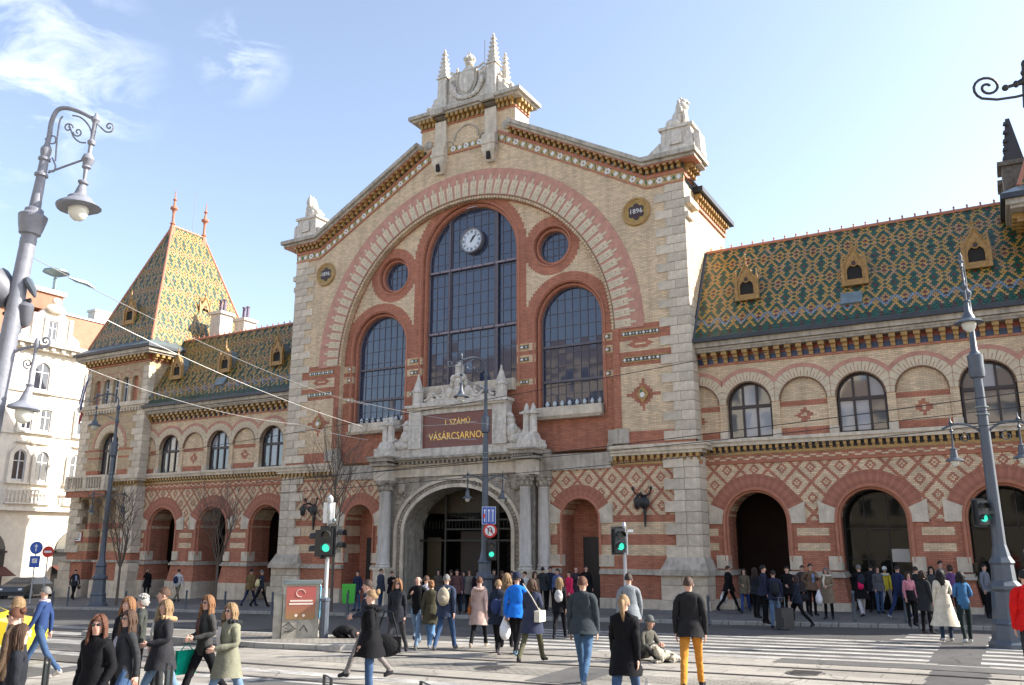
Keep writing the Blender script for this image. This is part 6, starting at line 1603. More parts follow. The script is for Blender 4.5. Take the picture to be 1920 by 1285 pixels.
m = MB().use(m_blue); m.box(-.28, .28, -.06, -.03, 2.1, 2.75); m.use(m_signw); m.box(-.14, .14, -.068, -.06, 2.35, 2.6); m.use(m_signb); m.tube([(-.08, -.075, 2.42), (0, -.075, 2.5), (.09, -.075, 2.57)], .015, 4); m.build('square_sign', t)
t = post_sign('red no entry sign on a post at the side street, next to the blue signs', 79, 1130, 3.3, 1)
m = MB().use(m_signr); m.plate(circle(0, 3.0, .34, 24), [], -.06, -.04); m.use(m_signw); m.box(-.22, .22, -.07, -.06, 2.94, 3.06); m.build('sign_face', t)
# ---- bollards
bm_ = MB().use(m_lamp); bm_.lathe([(.06, 0), (.05, .05), (.045, .9), (.055, .92), (.055, .98), (.03, 1.0)], n=10); bme_ = bm_.mesh('bollard', True)
for i, (u, v) in enumerate(((96, 1149), (125, 1141), (233, 1149), (347, 1148), (420, 1152), (509, 1154), (560, 1156), (650, 1160), (1330, 1172), (1456, 1172), (1604, 1173), (1701, 1174), (1800, 1176))):
    q = gp(u, v, .0); q.z = gz(q.x, q.y)+(.12 if q.y > kl(q.x)+.25 else 0)
    o = link(bme_, 'bollard', None, loc=q, label='slim dark bollard on the pavement edge, %s from the left' % ('first second third fourth fifth sixth seventh eighth ninth tenth eleventh twelfth last'.split()[i]), cat='bollard', group='bollards along the kerb')
def hoop(u, v, lab, hgt=.95):
    q = pix(u, v, 9.5) if False else None
    return None
# dark posts right at the lower edge
def headpos(u, v, H):
    lo, hi = 3.0, 90.0
    d = rt*((u-960)/FPX) + up*((642.5-v)/FPX) + fw
    f = lambda s: (CAMP+d*s).z-(gz((CAMP+d*s).x, (CAMP+d*s).y)+H)
    for _ in range(60):
        mid = (lo+hi)/2
        if f(mid) > 0: lo = mid
        else: hi = mid
    q = CAMP+d*lo; return Vector((q.x, q.y, gz(q.x, q.y)))
for i, (u, v, lab) in enumerate(((90, 1231, 'dark steel guard post among the women at the left'), (319, 1243, 'dark steel guard post beside the woman in blue jeans'), (615, 1266, 'dark steel guard post left of the woman with a hair bun'), (797, 1278, 'dark steel guard post right of the woman with a hair bun'))):
    q = headpos(u, v, 1.05); m = MB().use(m_sig); m.tube([(-.05, 0, 0), (-.05, 0, 1.05), (.05, 0, 1.02), (.05, 0, 0)], .018, 6); m.use(m_zincl); m.box(-.032, .032, -.004, .004, .2, .96); m.build('guard_post', None, label=lab, cat='post', group='guard posts at the crossing', smooth=True).location = q
    bpy.data.objects[-1] if False else None
# ---- utility box with posters
q = gp(562, 1205, .135)
t = thing('utility_box', 'graffitied stone utility box with a red poster and a blue poster', 'utility box', q, RIGHT+.18)
m = MB().use(mat('grubby_concrete_box', (.36, .34, .29), .9, noise=.4, nscale=3, bump=.3)); m.box(-.48, .48, -.35, .35, 0, 1.42); m.box(-.72, -.5, -.3, .2, 0, 1.12); m.use(m_zincl); m.box(-.52, .52, -.39, .39, 1.42, 1.5); m.use(mat('graffiti_black', (.03, .03, .03), .6))
m.build('box', t)
m = MB().use(mat('graffiti_black', 0))
for pts in ([(-.45, .3), (-.3, .42), (-.15, .3), (-.25, .22), (-.38, .3)], [(-.42, .18), (-.2, .2), (-.1, .28)], [(.0, .2), (.1, .35), (.2, .18)]): m.tube([(a, -.355, b) for a, b in pts], .014, 4)
for pts in ([(-.2, .2), (-.05, .34), (.05, .2), (.15, .32)], ): m.tube([(.485, a, b) for a, b in pts], .02, 4)
m.build('graffiti', t)
m, nt, b = newmat('red_poster'); tcn = nt.nodes.new('ShaderNodeTexCoord'); spn = nt.nodes.new('ShaderNodeSeparateXYZ'); nt.links.new(tcn.outputs['Generated'], spn.inputs[0]); rmp = nt.nodes.new('ShaderNodeValToRGB'); rmp.color_ramp.elements[0].color = (.28, .17, .07, 1); rmp.color_ramp.elements[1].color = (.38, .09, .08, 1); rmp.color_ramp.elements[1].position = .7; nt.links.new(spn.outputs[2], rmp.inputs[0]); nt.links.new(rmp.outputs[0], b.inputs['Base Color']); b.inputs['Roughness'].default_value = .5
p = MB().use(m); p.box(-.40, .38, -.37, -.352, .5, 1.36); po = p.build('red_poster', t)
p = MB().use(mat('poster_print', (.72, .62, .55), .5))
for z, w in ((.98, .3), (.90, .32)): p.box(-w, w, -.375, -.371, z-.022, z+.022)
p.tube([(.12*cos(a)-.02, -.374, 1.18+.1*sin(a)) for a in [i*.5 for i in range(11)]], .008, 4)
for k in range(2): p.plate(circle(-.12+k*.2, .6, .04, 10), [], -.375, -.371)
p.build('print', po)
p = MB().use(mat('blue_poster', (.18, .48, .68), .5)); p.box(.482, .5, -.28, .26, .5, 1.36); p.use(mat('blue_poster_figure', (.02, .05, .15), .5)); p.box(.5, .503, -.1, .1, .7, 1.05); p.use(mat('poster_print', 0)); p.box(.5, .503, -.06, .06, 1.07, 1.2); p.build('blue_poster', t)
# ---- green litter bin
q = gp(652, 1158, .12); t = thing('litter_bin', 'bright green litter bin on a post by the bare tree', 'litter bin', q, RIGHT+.1)
m = MB().use(mat('bin_green', (.06, .42, .05), .45)); m.frus(0, 0, .45, 1.15, .24, .17, .27, .2); m.box(-.28, .28, -.21, .21, 1.15, 1.22); m.build('bin', t); m = MB().use(m_sig); m.box(-.03, .03, -.02, .02, 0, .5); m.box(-.02, .02, -.22, -.19, .6, 1.0); m.build('post', t)
# ---- bare young trees
def bare_tree(base, H, label, seed, tilt=(0, 0), spread=.42):
    t = thing('bare_tree', label, 'tree', base, 0, 'leafless young street trees'); r = random.Random(seed); m = MB().use(mat('tree_bark', (.12, .095, .075), .9, noise=.3, nscale=12))
    def grow(mb, p, d, L, rad, dep):
        pts = [p]; dd = d.copy(); n = 4
        for i in range(n):
            dd = (dd+Vector((r.gauss(0, .09), r.gauss(0, .09), .10 if dep else 0))).normalized(); pts.append(pts[-1]+dd*L/n)
        mb.tube(pts, rad, 5 if dep else 8, r1=rad*.55, cap=False)
        if dep >= 4: return
        for k in range((6, 4, 4, 3)[dep]):
            i = n if (k == 0) else r.randrange(2, n+1); a = r.uniform(0, 2*pi); el = r.uniform(.3, .75)
            s = dd.orthogonal().normalized(); s.rotate(Matrix.Rotation(a, 3, dd)); nd = (dd*cos(el)+s*sin(el)).normalized()
            grow(mb, pts[i], nd, L*r.uniform(.5, .78), rad*r.uniform(.42, .6), dep+1)
    p = Vector((0, 0, 0)); top = Vector((tilt[0], tilt[1], H*.36)); m.tube([p, p.lerp(top, .5), top], .075, 8, r1=.055); m.build('trunk', t, True)
    c = MB().use(mat('tree_bark', 0))
    for k in range(8):
        a = k*pi/4+r.uniform(-.3, .3); el = r.uniform(.15, spread); grow(c, top-Vector((0, 0, r.uniform(0, .3))), Vector((sin(el)*cos(a), sin(el)*sin(a), cos(el))), H*r.uniform(.30, .42), .034, 1)
    c.build('crown', t)
bare_tree(gp(217, 1141, .12), 5.6, 'leafless young tree before the corner tower, right of its lamp post', 4)
bare_tree(gp(402, 1139, .12), 5.8, 'leafless young tree before the second arch of the left wing', 9)
bare_tree(gp(620, 1152, .12), 7.6, 'taller leafless tree behind the traffic light island', 14, spread=.3)
# ---- overhead wires
def wire(a, b, sag, r=.011, n=14):
    return [a.lerp(b, i/n)-Vector((0, 0, sag*4*(i/n)*(1-i/n))) for i in range(n+1)]
m_wire = mat('wire_grey', (.30, .30, .30), .4, metal=.3); m_wired = mat('wire_black', (.02, .02, .02), .6)
def overhead(label, segs, m):
    b = MB().use(m)
    for (u0, v0, d0, u1, v1, d1, sag, r) in segs: b.tube(wire(pix(u0, v0, d0), pix(u1, v1, d1), sag), r, 5)
    return b.build('overhead_wire', None, label=label, cat='overhead wire')
overhead('pale suspension wire from the left lamp post sloping down to the entrance', [(65, 485, 11.4, 690, 760, 30, .25, .006), (650, 748, 29, 920, 796, 31, .1, .008)], m_wire)
overhead('second pale suspension wire crossing the left wing roof', [(200, 600, 22, 680, 800, 30, .2, .008)], m_wire)
overhead('lowest pale suspension wire crossing below the left eaves to the pier', [(160, 690, 22, 560, 796, 30, .25, .008), (560, 796, 30, 690, 825, 30, .05, .010)], m_wire)
overhead('pale wires ending in insulators beside the name panel', [(690, 795, 30, 893, 790, 31.4, .12, .009), (800, 818, 30.5, 893, 824, 31.4, .03, .009)], m_wire)
overhead('thin black tram wire across the lower hall, first', [(480, 905, 30, 1920, 735, 20, .15, .012)], m_wired)
overhead('thin black tram wire across the lower hall, second', [(280, 855, 36, 1330, 672, 27, .1, .012), (1330, 672, 27, 1480, 650, 26, .1, .012)], m_wired)
overhead('thin black tram wires across the lower hall, lowest pair', [(520, 925, 28, 1920, 790, 20, .1, .010), (640, 890, 28, 1920, 762, 20, .1, .010)], m_wired)
o = MB().use(m_zincl); p0 = pix(65, 485, 11.4)
o.tube([pix(128, 520, 12.0), pix(145, 527, 12.1), pix(160, 531, 12.2), pix(178, 541, 12.3)], [.01, .03, .035, .01], 6); o.build('wire_insulator', None, label='dark insulator hanging on the wire beside the left lamp', cat='insulator')
# ---- flag on the tower
t = thing('flag', 'limp dark flag hanging from a slanting white pole on the corner tower', 'flag', (-30.9, .2, 14.0))
m = MB().use(m_signw); m.tube([(0, 0, 0), (.9, -1.4, -1.6)], .035, 6) if False else m.tube([(-.3, .1, .6), (.1, -.6, -.6), (.8, -1.5, -3.6)], .035, 6); m.build('flagpole', t)
m = MB().use(mat('flag_blue', (.03, .03, .12), .8)); pts = [(-.12, -.2, -.1), (.05, -.5, -.9), (.35, -.8, -1.9), (.55, -1.0, -2.6)]
for i in range(3):
    a, b_ = Vector(pts[i]), Vector(pts[i+1]); w = Vector((-.28, -.12, -.22)); m.face([a, b_, b_+w*(1.1 if i < 2 else .3), a+w*(.3 if i == 0 else 1.0)])
m.use(mat('flag_red', (.25, .03, .03), .8)); m.face([(.55, -1.0, -2.7), (.8, -1.3, -3.5), (1.05, -1.35, -3.7), (.8, -1.0, -2.9)]); m.build('cloth', t)
# ---- cars
def car(loc, rz, col, label, sc=1.0):
    t = thing('parked_car', label, 'car', loc, rz); pm = mat('car_paint_'+label.split()[0], col, .25, metal=.2, spec=.8)
    m = MB().use(pm); prof = [(-2.2, .35), (-2.25, .6), (-2.1, .82), (-1.3, .95), (-.7, 1.38), (.6, 1.42), (1.5, 1.02), (2.1, .9), (2.25, .6), (2.2, .35)]
    L = len(prof); vs = []
    for j, (yy, ins) in enumerate(((-.86, .1), (-.8, 0), (.8, 0), (.86, .1))):
        for (x, z) in prof: zz = z if not (z > 1.1 and abs(yy) > .82) else z; vs.append((x, yy*(.82 if z > 1.1 else 1), z))
    fs = [(j*L+i, j*L+i+1, (j+1)*L+i+1, (j+1)*L+i) for j in range(3) for i in range(L-1)]+[tuple(range(L)), tuple(3*L+i for i in range(L))[::-1]]; m.raw(vs, fs); m.build('body', t)
    m = MB().use(m_wglass)
    for s in (-1, 1): m.face([(-1.15, s*.835, .98), (1.25, s*.835, 1.03), (.55, s*.725, 1.36), (-.62, s*.725, 1.34)])
    m.face([(1.32, -.66, 1.12), (1.32, .66, 1.12), (.66, .6, 1.425), (.66, -.6, 1.425)]); m.face([(-1.22, -.66, 1.02), (-1.22, .66, 1.02), (-.74, .6, 1.385), (-.74, -.6, 1.385)]); m.build('window', t)
    w = MB().use(m_signb); w.lathe([(.2, -.1), (.33, -.1), (.34, 0), (.33, .1), (.2, .1)], M=FACE, n=16); wme = w.mesh('wheel', True); r = MB().use(m_zincl); r.lathe([(.02, -.11), (.2, -.11), (.2, .11)], M=FACE, n=12); rme = r.mesh('rim')
    for x in (-1.4, 1.4):
        for s in (-1, 1): o = link(wme, 'wheel', t, loc=(x, s*.8, .34)); link(rme, 'rim', o)
    for s in (-1, 1):
        h = MB().use(m_signw); h.ell((2.12, s*.62, .72), (.12, .16, .09)); h.build('headlight', t, True)
        h = MB().use(m_signr); h.ell((-2.18, s*.65, .78), (.08, .14, .08)); h.build('tail_light', t, True)
    t.scale = (sc, sc, sc); return t
q = gp(52, 1124); car(q, radians(-60), (.06, .065, .07), 'dark grey saloon car parked at the side street by the tower')
q = gp(-40, 1262); q = headpos(-118, 1119, 1.5); car(q, RIGHT+radians(14), (.72, .55, .02), 'bright yellow taxi entering at the left edge of the crossing')
# ================================================================== PEOPLE
def cloth(c):
    k = 'cloth_%02d%02d%02d' % tuple(int(v*99) for v in c)
    return mat(k, c, .85, noise=.22, nscale=9, bump=.5, spec=.15)
SKIN = mat('skin', (.56, .33, .25), .55, noise=.08, nscale=9); SKIND = mat('skin_tan', (.42, .24, .17), .55, noise=.08)
m_eye = mat('eye_dark', (.02, .015, .012), .3); m_lip = mat('lips', (.42, .13, .12), .5); m_glasses = mat('sunglass_black', (.01, .01, .012), .1, spec=.9)
HAIR = {k: mat('hair_'+k, c, .55, noise=.35, nscale=22, bump=.5, spec=.3) for k, c in dict(black=(.012, .01, .01), dark=(.035, .02, .015), brown=(.065, .034, .02), auburn=(.10, .038, .02), ginger=(.20, .095, .04), blond=(.24, .155, .08), grey=(.15, .145, .14), white=(.30, .29, .28)).items()}
# one five-fingered hand, fingers slightly curled, thumb from the side of the palm; local -Z points down the arm
def hand_mesh(m, side):
    b = MB().use(m); b.ell((0, 0, -.045), (.018, .040, .052), 8, 6)
    for k, (dy, L) in enumerate(((-.028, .070), (-.010, .080), (.009, .075), (.027, .058))):
        p0 = Vector((0, dy, -.08)); p1 = p0+Vector((-.004*side, dy*.15, -L*.5)); p2 = p1+Vector((-.018*side, 0, -L*.42)); b.tube([p0+Vector((0, 0, .02)), p0, p1, p2], [.010, .0095, .0085, .006], 5)
    b.tube([(0, .030, -.025), (-.012*side, .052, -.052), (-.02*side, .052, -.082)], [.013, .011, .007], 5)
    return b.mesh('hand', True)
HM = {(m.name, s): hand_mesh(m, s) for m in (SKIN, SKIND) for s in (-1, 1)}
m_glove = mat('black_glove', (.02, .02, .02), .7)
FACEM = {}
def face_mesh(kind, skin):
    key = (kind, skin.name)
    if key in FACEM: return FACEM[key]
    b = MB().use(skin); b.raw([(-.012, .082, .01), (.012, .082, .01), (.016, .088, -.028), (-.016, .088, -.028), (0, .112, -.024), (0, .09, .012)], [(0, 3, 4, 5), (1, 5, 4, 2), (3, 2, 4)])
    b.use(m_lip); b.ell((0, .083, -.05), (.022, .008, .006), 8, 5)
    if kind == 'shades':
        b.use(m_glasses)
        for s in (-1, 1): b.ell((s*.032, .085, .012), (.026, .010, .019), 10, 6); b.tube([(s*.055, .075, .016), (s*.078, .0, .016)], .003, 4)
        b.tube([(-.01, .093, .018), (.01, .093, .018)], .003, 4)
    else:
        for s in (-1, 1):
            b.use(mat('eye_white', (.6, .58, .55), .3)); b.ell((s*.031, .079, .010), (.014, .006, .007), 8, 5); b.use(m_eye); b.ell((s*.031, .084, .010), (.006, .004, .006), 6, 5)
            b.use(HAIR['dark']); b.box(s*.031-.016, s*.031+.016, .080, .087, .028, .033)
    b.use(skin)
    for s in (-1, 1): b.ell((s*.078, .0, -.005), (.010, .018, .028), 8, 6)
    FACEM[key] = b.mesh('face', True); return FACEM[key]
HAIRM = {}
def hair_mesh(style, col, r):
    key = (style, col)
    if key in HAIRM: return HAIRM[key]
    b = MB().use(HAIR[col]); rr = random.Random(hash(style) % 97 if False else len(style)*7)
    # cap: upper and back part of an ellipsoid slightly larger than the skull
    vs = []; fs = []; nu, nv = 16, 9; low = {'short': .35, 'bald': .0}.get(style, .15)
    for j in range(nv+1):
        t = (pi*(.50 if style in ('short', 'pony', 'bun', 'bald') else .62))*j/nv
        for i in range(nu):
            a = 2*pi*i/nu; front = sin(a)       # +Y is the face
            tt = t*(1-(.30 if nv and style in ('short', 'pony', 'bun') else .48)*max(0, front)) if front > 0 else t*(1+.12*(-front))
            w = 1+.03*sin(5*a+j)+.02*sin(9*a-2*j)+rr.uniform(-.035, .035)
            vs.append((.088*w*sin(tt)*cos(a), -.008+.104*w*sin(tt)*sin(a), .005+.122*w*cos(tt)))
    for j in range(nv):
        for i in range(nu): fs.append((j*nu+i, j*nu+(i+1) % nu, (j+1)*nu+(i+1) % nu, (j+1)*nu+i))
    if style != 'bald': b.raw(vs, fs)
    if style in ('long', 'wavy', 'bob'):
        L = {'long': .36, 'wavy': .30, 'bob': .15}[style]; wv = {'long': .006, 'wavy': .016, 'bob': .007}[style]
        for k in range(54):
            a0 = rr.choice((-1, 1))*rr.uniform(.55, pi); ph = rr.uniform(0, 6); top = rr.uniform(.55, 1.0); pts = []
            for j in range(9):
                t = j/8
                if t < .45: q = t/.45*1.75; az = math.copysign(max(abs(a0), min(pi, abs(a0)+(1.15-abs(a0))*t*2)) if abs(a0) < 1.15 else abs(a0), a0); pts.append(Vector((.092*sin(q)*sin(az), -.006+.108*sin(q)*cos(az), .005+.125*cos(q))))
                else:
                    u = (t-.45)/.55; az = math.copysign(max(abs(a0), 1.2), a0); R = .094+.012*u+wv*sin(ph+9*u); pts.append(Vector((R*sin(az)*(1.0+.12*u)+wv*cos(ph+7*u), -.004+R*1.05*cos(az)+.02*u*(abs(sin(az))), -.02-L*u*top)))
            b.tube(pts, [.011, .013, .014, .015, .016, .016, .015, .012, .004], 5)
    if style == 'bun': b.ell((0, -.10, .075), (.05, .045, .045), 10, 7); b.ell((.02, -.11, .10), (.03, .03, .03), 8, 5)
    if style == 'pony': b.tube([(0, -.10, .05), (0, -.14, .0), (.0, -.135, -.12), (.01, -.12, -.24)], [.03, .038, .034, .008], 8)
    if style == 'curly':
        for k in range(46):
            a = rr.uniform(0, 2*pi); t = rr.uniform(0, 1.75)*(1 if sin(a) < .2 else .5); b.ell((.092*sin(t)*cos(a), -.01+.105*sin(t)*sin(a), .12*cos(t)), (.028, .028, .028), 6, 4)
    if style == 'bald':
        for k in range(9): a = pi+pi*k/8; b.ell((.082*cos(a), .095*sin(a), -.02), (.012, .014, .035), 6, 5)
    HAIRM[key] = b.mesh('hair', True); return HAIRM[key]
def rig(pose, phase, H, female, bulk, arms):
    """joint positions (x right, y ahead, z up) for a 1.72 m adult"""
    J = {}; s_ = H/1.72; sh = .146 if female else .18; hp = .095
    J['pelvis'] = Vector((0, 0, .93)); J['waist'] = Vector((0, .0, 1.08)); J['chest'] = Vector((0, .01, 1.27)); J['nb'] = Vector((0, -.01, 1.43)); J['neck'] = Vector((0, .0, 1.50))
    J['h1'] = Vector((0, .02, 1.565)); J['h2'] = Vector((0, .005, 1.64)); J['h3'] = Vector((0, -.005, 1.70))
    th = .46; sk = .42
    for k, s in (('l', -1), ('r', 1)):
        J['hip'+k] = Vector((s*hp, 0, .90)); a = 0; kb = .03
        if pose == 'walk': a = .42*phase*s; kb = .25 if a < 0 else .06
        if pose == 'stand': a = .04*s*phase; kb = .03
        kn = J['hip'+k]+Vector((s*.01, sin(a)*th, -cos(a)*th)); an = kn+Vector((s*.005, sin(a-kb)*sk-(.03 if pose == 'walk' and a < 0 else 0), -cos(a-kb)*sk))
        J['knee'+k], J['ank'+k] = kn, an
        fd = Vector((s*.04, .15, -.045)) if not (pose == 'walk' and a < 0) else Vector((s*.03, .13, -.085))
        J['toe'+k] = an+fd; J['heel'+k] = an+Vector((0, -.045, -.045))
        J['sh'+k] = Vector((s*sh, -.005, 1.405))
        st = arms.get(k, 'swing')
        if st == 'swing':
            b = -.30*phase*s if pose == 'walk' else .03; e = J['sh'+k]+Vector((s*.045, sin(b)*.27-.01, -.265)); w = e+Vector((s*.005, sin(b)*.2+.06, -.235))
        elif st == 'pocket': e = J['sh'+k]+Vector((s*.085, -.05, -.26)); w = J['waist']+Vector((s*.19, .08, -.16))
        elif st == 'bag': e = J['sh'+k]+Vector((s*.05, -.02, -.27)); w = e+Vector((s*.0, .03, -.24))
        elif st == 'front': e = J['sh'+k]+Vector((s*.06, -.02, -.25)); w = J['waist']+Vector((s*.08, .22, .02))
        elif st == 'phone': e = J['sh'+k]+Vector((s*.05, .06, -.24)); w = J['chest']+Vector((s*.08, .27, .02))
        elif st == 'ear': e = J['sh'+k]+Vector((s*.10, .08, -.2)); w = J['h1']+Vector((s*.11, .05, -.04))
        elif st == 'strap': e = J['sh'+k]+Vector((s*.08, -.02, -.24)); w = J['chest']+Vector((s*.13, .15, .03))
        elif st == 'hip': e = J['sh'+k]+Vector((s*.14, -.08, -.22)); w = J['waist']+Vector((s*.15, .02, -.03))
        J['el'+k], J['wr'+k] = e, w; J['ha'+k] = w+(w-e).normalized()*.05
    if pose == 'sit':   # on the ground, knees drawn up and folded
        dz = Vector((0, 0, -.80))
        for n in ('pelvis', 'waist', 'chest', 'nb', 'neck', 'h1', 'h2', 'h3', 'shl', 'shr', 'ell', 'elr', 'wrl', 'wrr', 'hal', 'har', 'hipl', 'hipr'): J[n] = J[n]+dz
        for n, f in (('chest', .08), ('nb', .14), ('neck', .17), ('h1', .22), ('h2', .21), ('h3', .20), ('shl', .13), ('shr', .13)): J[n] += Vector((0, f, -.03))
        for k, s in (('l', -1), ('r', 1)):
            J['hip'+k] = Vector((s*.1, 0, .13)); J['knee'+k] = Vector((s*.28, .33, .34)); J['ank'+k] = Vector((s*.02, .40, .08)); J['toe'+k] = Vector((-s*.10, .46, .05)); J['heel'+k] = Vector((s*.06, .40, .05))
            J['el'+k] = J['sh'+k]+Vector((s*.08, .10, -.24)); J['wr'+k] = Vector((s*.07, .44, .36)); J['ha'+k] = J['wr'+k]+Vector((-s*.03, .04, -.02))
    if pose == 'bow':   # kneeling, bent right down over the knees
        J['pelvis'] = Vector((0, -.05, .32)); J['waist'] = Vector((0, .08, .38)); J['chest'] = Vector((0, .27, .36)); J['nb'] = Vector((0, .42, .30)); J['neck'] = Vector((0, .48, .26)); J['h1'] = Vector((0, .56, .22)); J['h2'] = Vector((0, .63, .18)); J['h3'] = Vector((0, .68, .14))
        for k, s in (('l', -1), ('r', 1)):
            J['hip'+k] = Vector((s*.1, -.08, .28)); J['knee'+k] = Vector((s*.14, .30, .10)); J['ank'+k] = Vector((s*.12, -.14, .08)); J['toe'+k] = Vector((s*.12, -.30, .05)); J['heel'+k] = Vector((s*.12, -.16, .05))
            J['sh'+k] = Vector((s*.18, .38, .28)); J['el'+k] = Vector((s*.24, .52, .10)); J['wr'+k] = Vector((s*.12, .74, .05)); J['ha'+k] = Vector((s*.08, .79, .05))
    for n in J: J[n] = J[n]*s_
    mz = min(min(J['toel'].z-.03, J['toer'].z-.03), min(J['heell'].z-.035, J['heelr'].z-.035))
    for n in J: J[n].z -= mz
    return J
BODYC = {}
from mathutils import noise as MN
def folds(me, seed, amp, skip=None):
    o = Vector((seed*3.1, seed*1.7, 0))
    for v in me.vertices:
        if skip and v.index in skip: continue
        c = v.co; n1 = MN.noise(Vector((c.x*16, c.y*16, c.z*7))+o); n2 = MN.noise(Vector((c.x*7+c.z*9, c.y*7, c.z*15))+o)
        v.co += v.normal*amp*(n1*.8+(1-abs(n2)*2.2)*.7)
def body_mesh(J, H, female, bulk, mats, coat, bare=False, lev=1):
    """one continuous skinned surface; cloth and skin by region"""
    names = ['pelvis', 'waist', 'chest', 'nb', 'neck', 'h1', 'h2', 'h3']; k_ = H/1.72; cb = bulk*(1.14 if coat else 1.02)
    rad = dict(pelvis=(.155, .115), waist=(.115 if female else .14, .102), chest=(.138 if female else .168, .115), nb=(.085, .075), neck=(.05, .052), h1=(.058, .068), h2=(.076, .094), h3=(.052, .062))
    edges = [('pelvis', 'waist', 'T'), ('waist', 'chest', 'T'), ('chest', 'nb', 'T'), ('nb', 'neck', 'N'), ('neck', 'h1', 'S'), ('h1', 'h2', 'S'), ('h2', 'h3', 'S')]
    for s in 'lr':
        rad.update({'hip'+s: (.088, .095), 'knee'+s: (.058, .062), 'ank'+s: (.043, .043), 'toe'+s: (.036, .028), 'heel'+s: (.034, .03), 'sh'+s: (.062, .06), 'el'+s: (.046, .046), 'wr'+s: (.036, .036), 'ha'+s: (.024, .028)})
        edges += [('pelvis', 'hip'+s, 'P'), ('hip'+s, 'knee'+s, 'P'), ('knee'+s, 'ank'+s, 'P'), ('ank'+s, 'toe'+s, 'F'), ('ank'+s, 'heel'+s, 'F'), ('nb', 'sh'+s, 'T'), ('sh'+s, 'el'+s, 'T'), ('el'+s, 'wr'+s, 'T'), ('wr'+s, 'ha'+s, 'H')]
        names += [n+s for n in ('hip', 'knee', 'ank', 'toe', 'heel', 'sh', 'el', 'wr', 'ha')]
    me = bpy.data.meshes.new('tmp'); idx = {n: i for i, n in enumerate(names)}
    me.from_pydata([tuple(J[n]) for n in names], [(idx[a], idx[b]) for a, b, _ in edges], []); ob = bpy.data.objects.new('tmp', me); COL.objects.link(ob)
    sm = ob.modifiers.new('s', 'SKIN'); sm.use_smooth_shade = True; ob.modifiers.new('u', 'SUBSURF').levels = lev
    for n in names:
        r = rad[n]; f = k_
        if n in ('waist', 'chest', 'pelvis'): f *= cb
        if n[:2] in ('sh', 'el', 'wr'): f *= sqrt(cb)*(1.06 if coat else 1.0)
        if n == 'nb' and coat: f *= 1.15
        sv = me.skin_vertices[0].data[idx[n]]; sv.radius = (r[0]*f, r[1]*f); sv.use_root = (n == 'pelvis')
    dg = bpy.context.evaluated_depsgraph_get(); out = bpy.data.meshes.new_from_object(ob.evaluated_get(dg)); bpy.data.objects.remove(ob); bpy.data.meshes.remove(me)
    out.name = 'body'; out.materials.clear()
    for m in mats: out.materials.append(m)      # 0 top, 1 trousers, 2 shoes, 3 skin
    seg = [(J[a], J[b], t) for a, b, t in edges]; mi = []
    for p in out.polygons:
        c = p.center; best = 9; bt = 'T'
        for a, b, t in seg:
            d = b-a; L = d.length_squared; q = max(0, min(1, (c-a).dot(d)/L)) if L > 1e-9 else 0; ds = (c-(a+d*q)).length - (.05 if t == 'T' else 0)
            if ds < best: best = ds; bt = t
        mi.append({'T': 0, 'P': 1, 'F': 2, 'S': 3, 'N': 3, 'H': 3}[bt])
    sk = set(i for p, q in zip(out.polygons, mi) if q == 3 for i in p.vertices); folds(out, NP[0], .011, sk)
    out.polygons.foreach_set('material_index', mi); out.polygons.foreach_set('use_smooth', [True]*len(mi)); out.update(); return out
def coat_mesh(J, length, bulk, m, flare=.03, k=1.0, split=False):
    b = MB().use(m); n = 26; rows = 11; P = J['pelvis']; top = J['waist'].z+.06*k; bot = J['pelvis'].z-length*k; vs = []; fs = []
    for j in range(rows+1):
        t = j/rows; z = top+(bot-top)*t
        for i in range(n):
            a = 2*pi*i/n; r = (1+flare*8*t*t)*(1+.025*sin(6*a+2*j)*t+.02*sin(11*a)*t)
            lx = (J['kneel'].y+J['kneer'].y)/2*.25*t
            fit = .86+.14*min(1, t*2.6); vs.append((P.x+(.170+.012*t)*bulk*r*fit*cos(a)*k, P.y+lx+(.130+.045*t)*bulk*r*fit*sin(a)*k, z+.01*sin(3*a)*t))
    for j in range(rows):
        for i in range(n): fs.append((j*n+i, j*n+(i+1) % n, (j+1)*n+(i+1) % n, (j+1)*n+i))
    b.raw(vs, fs); return b
NP = [0]
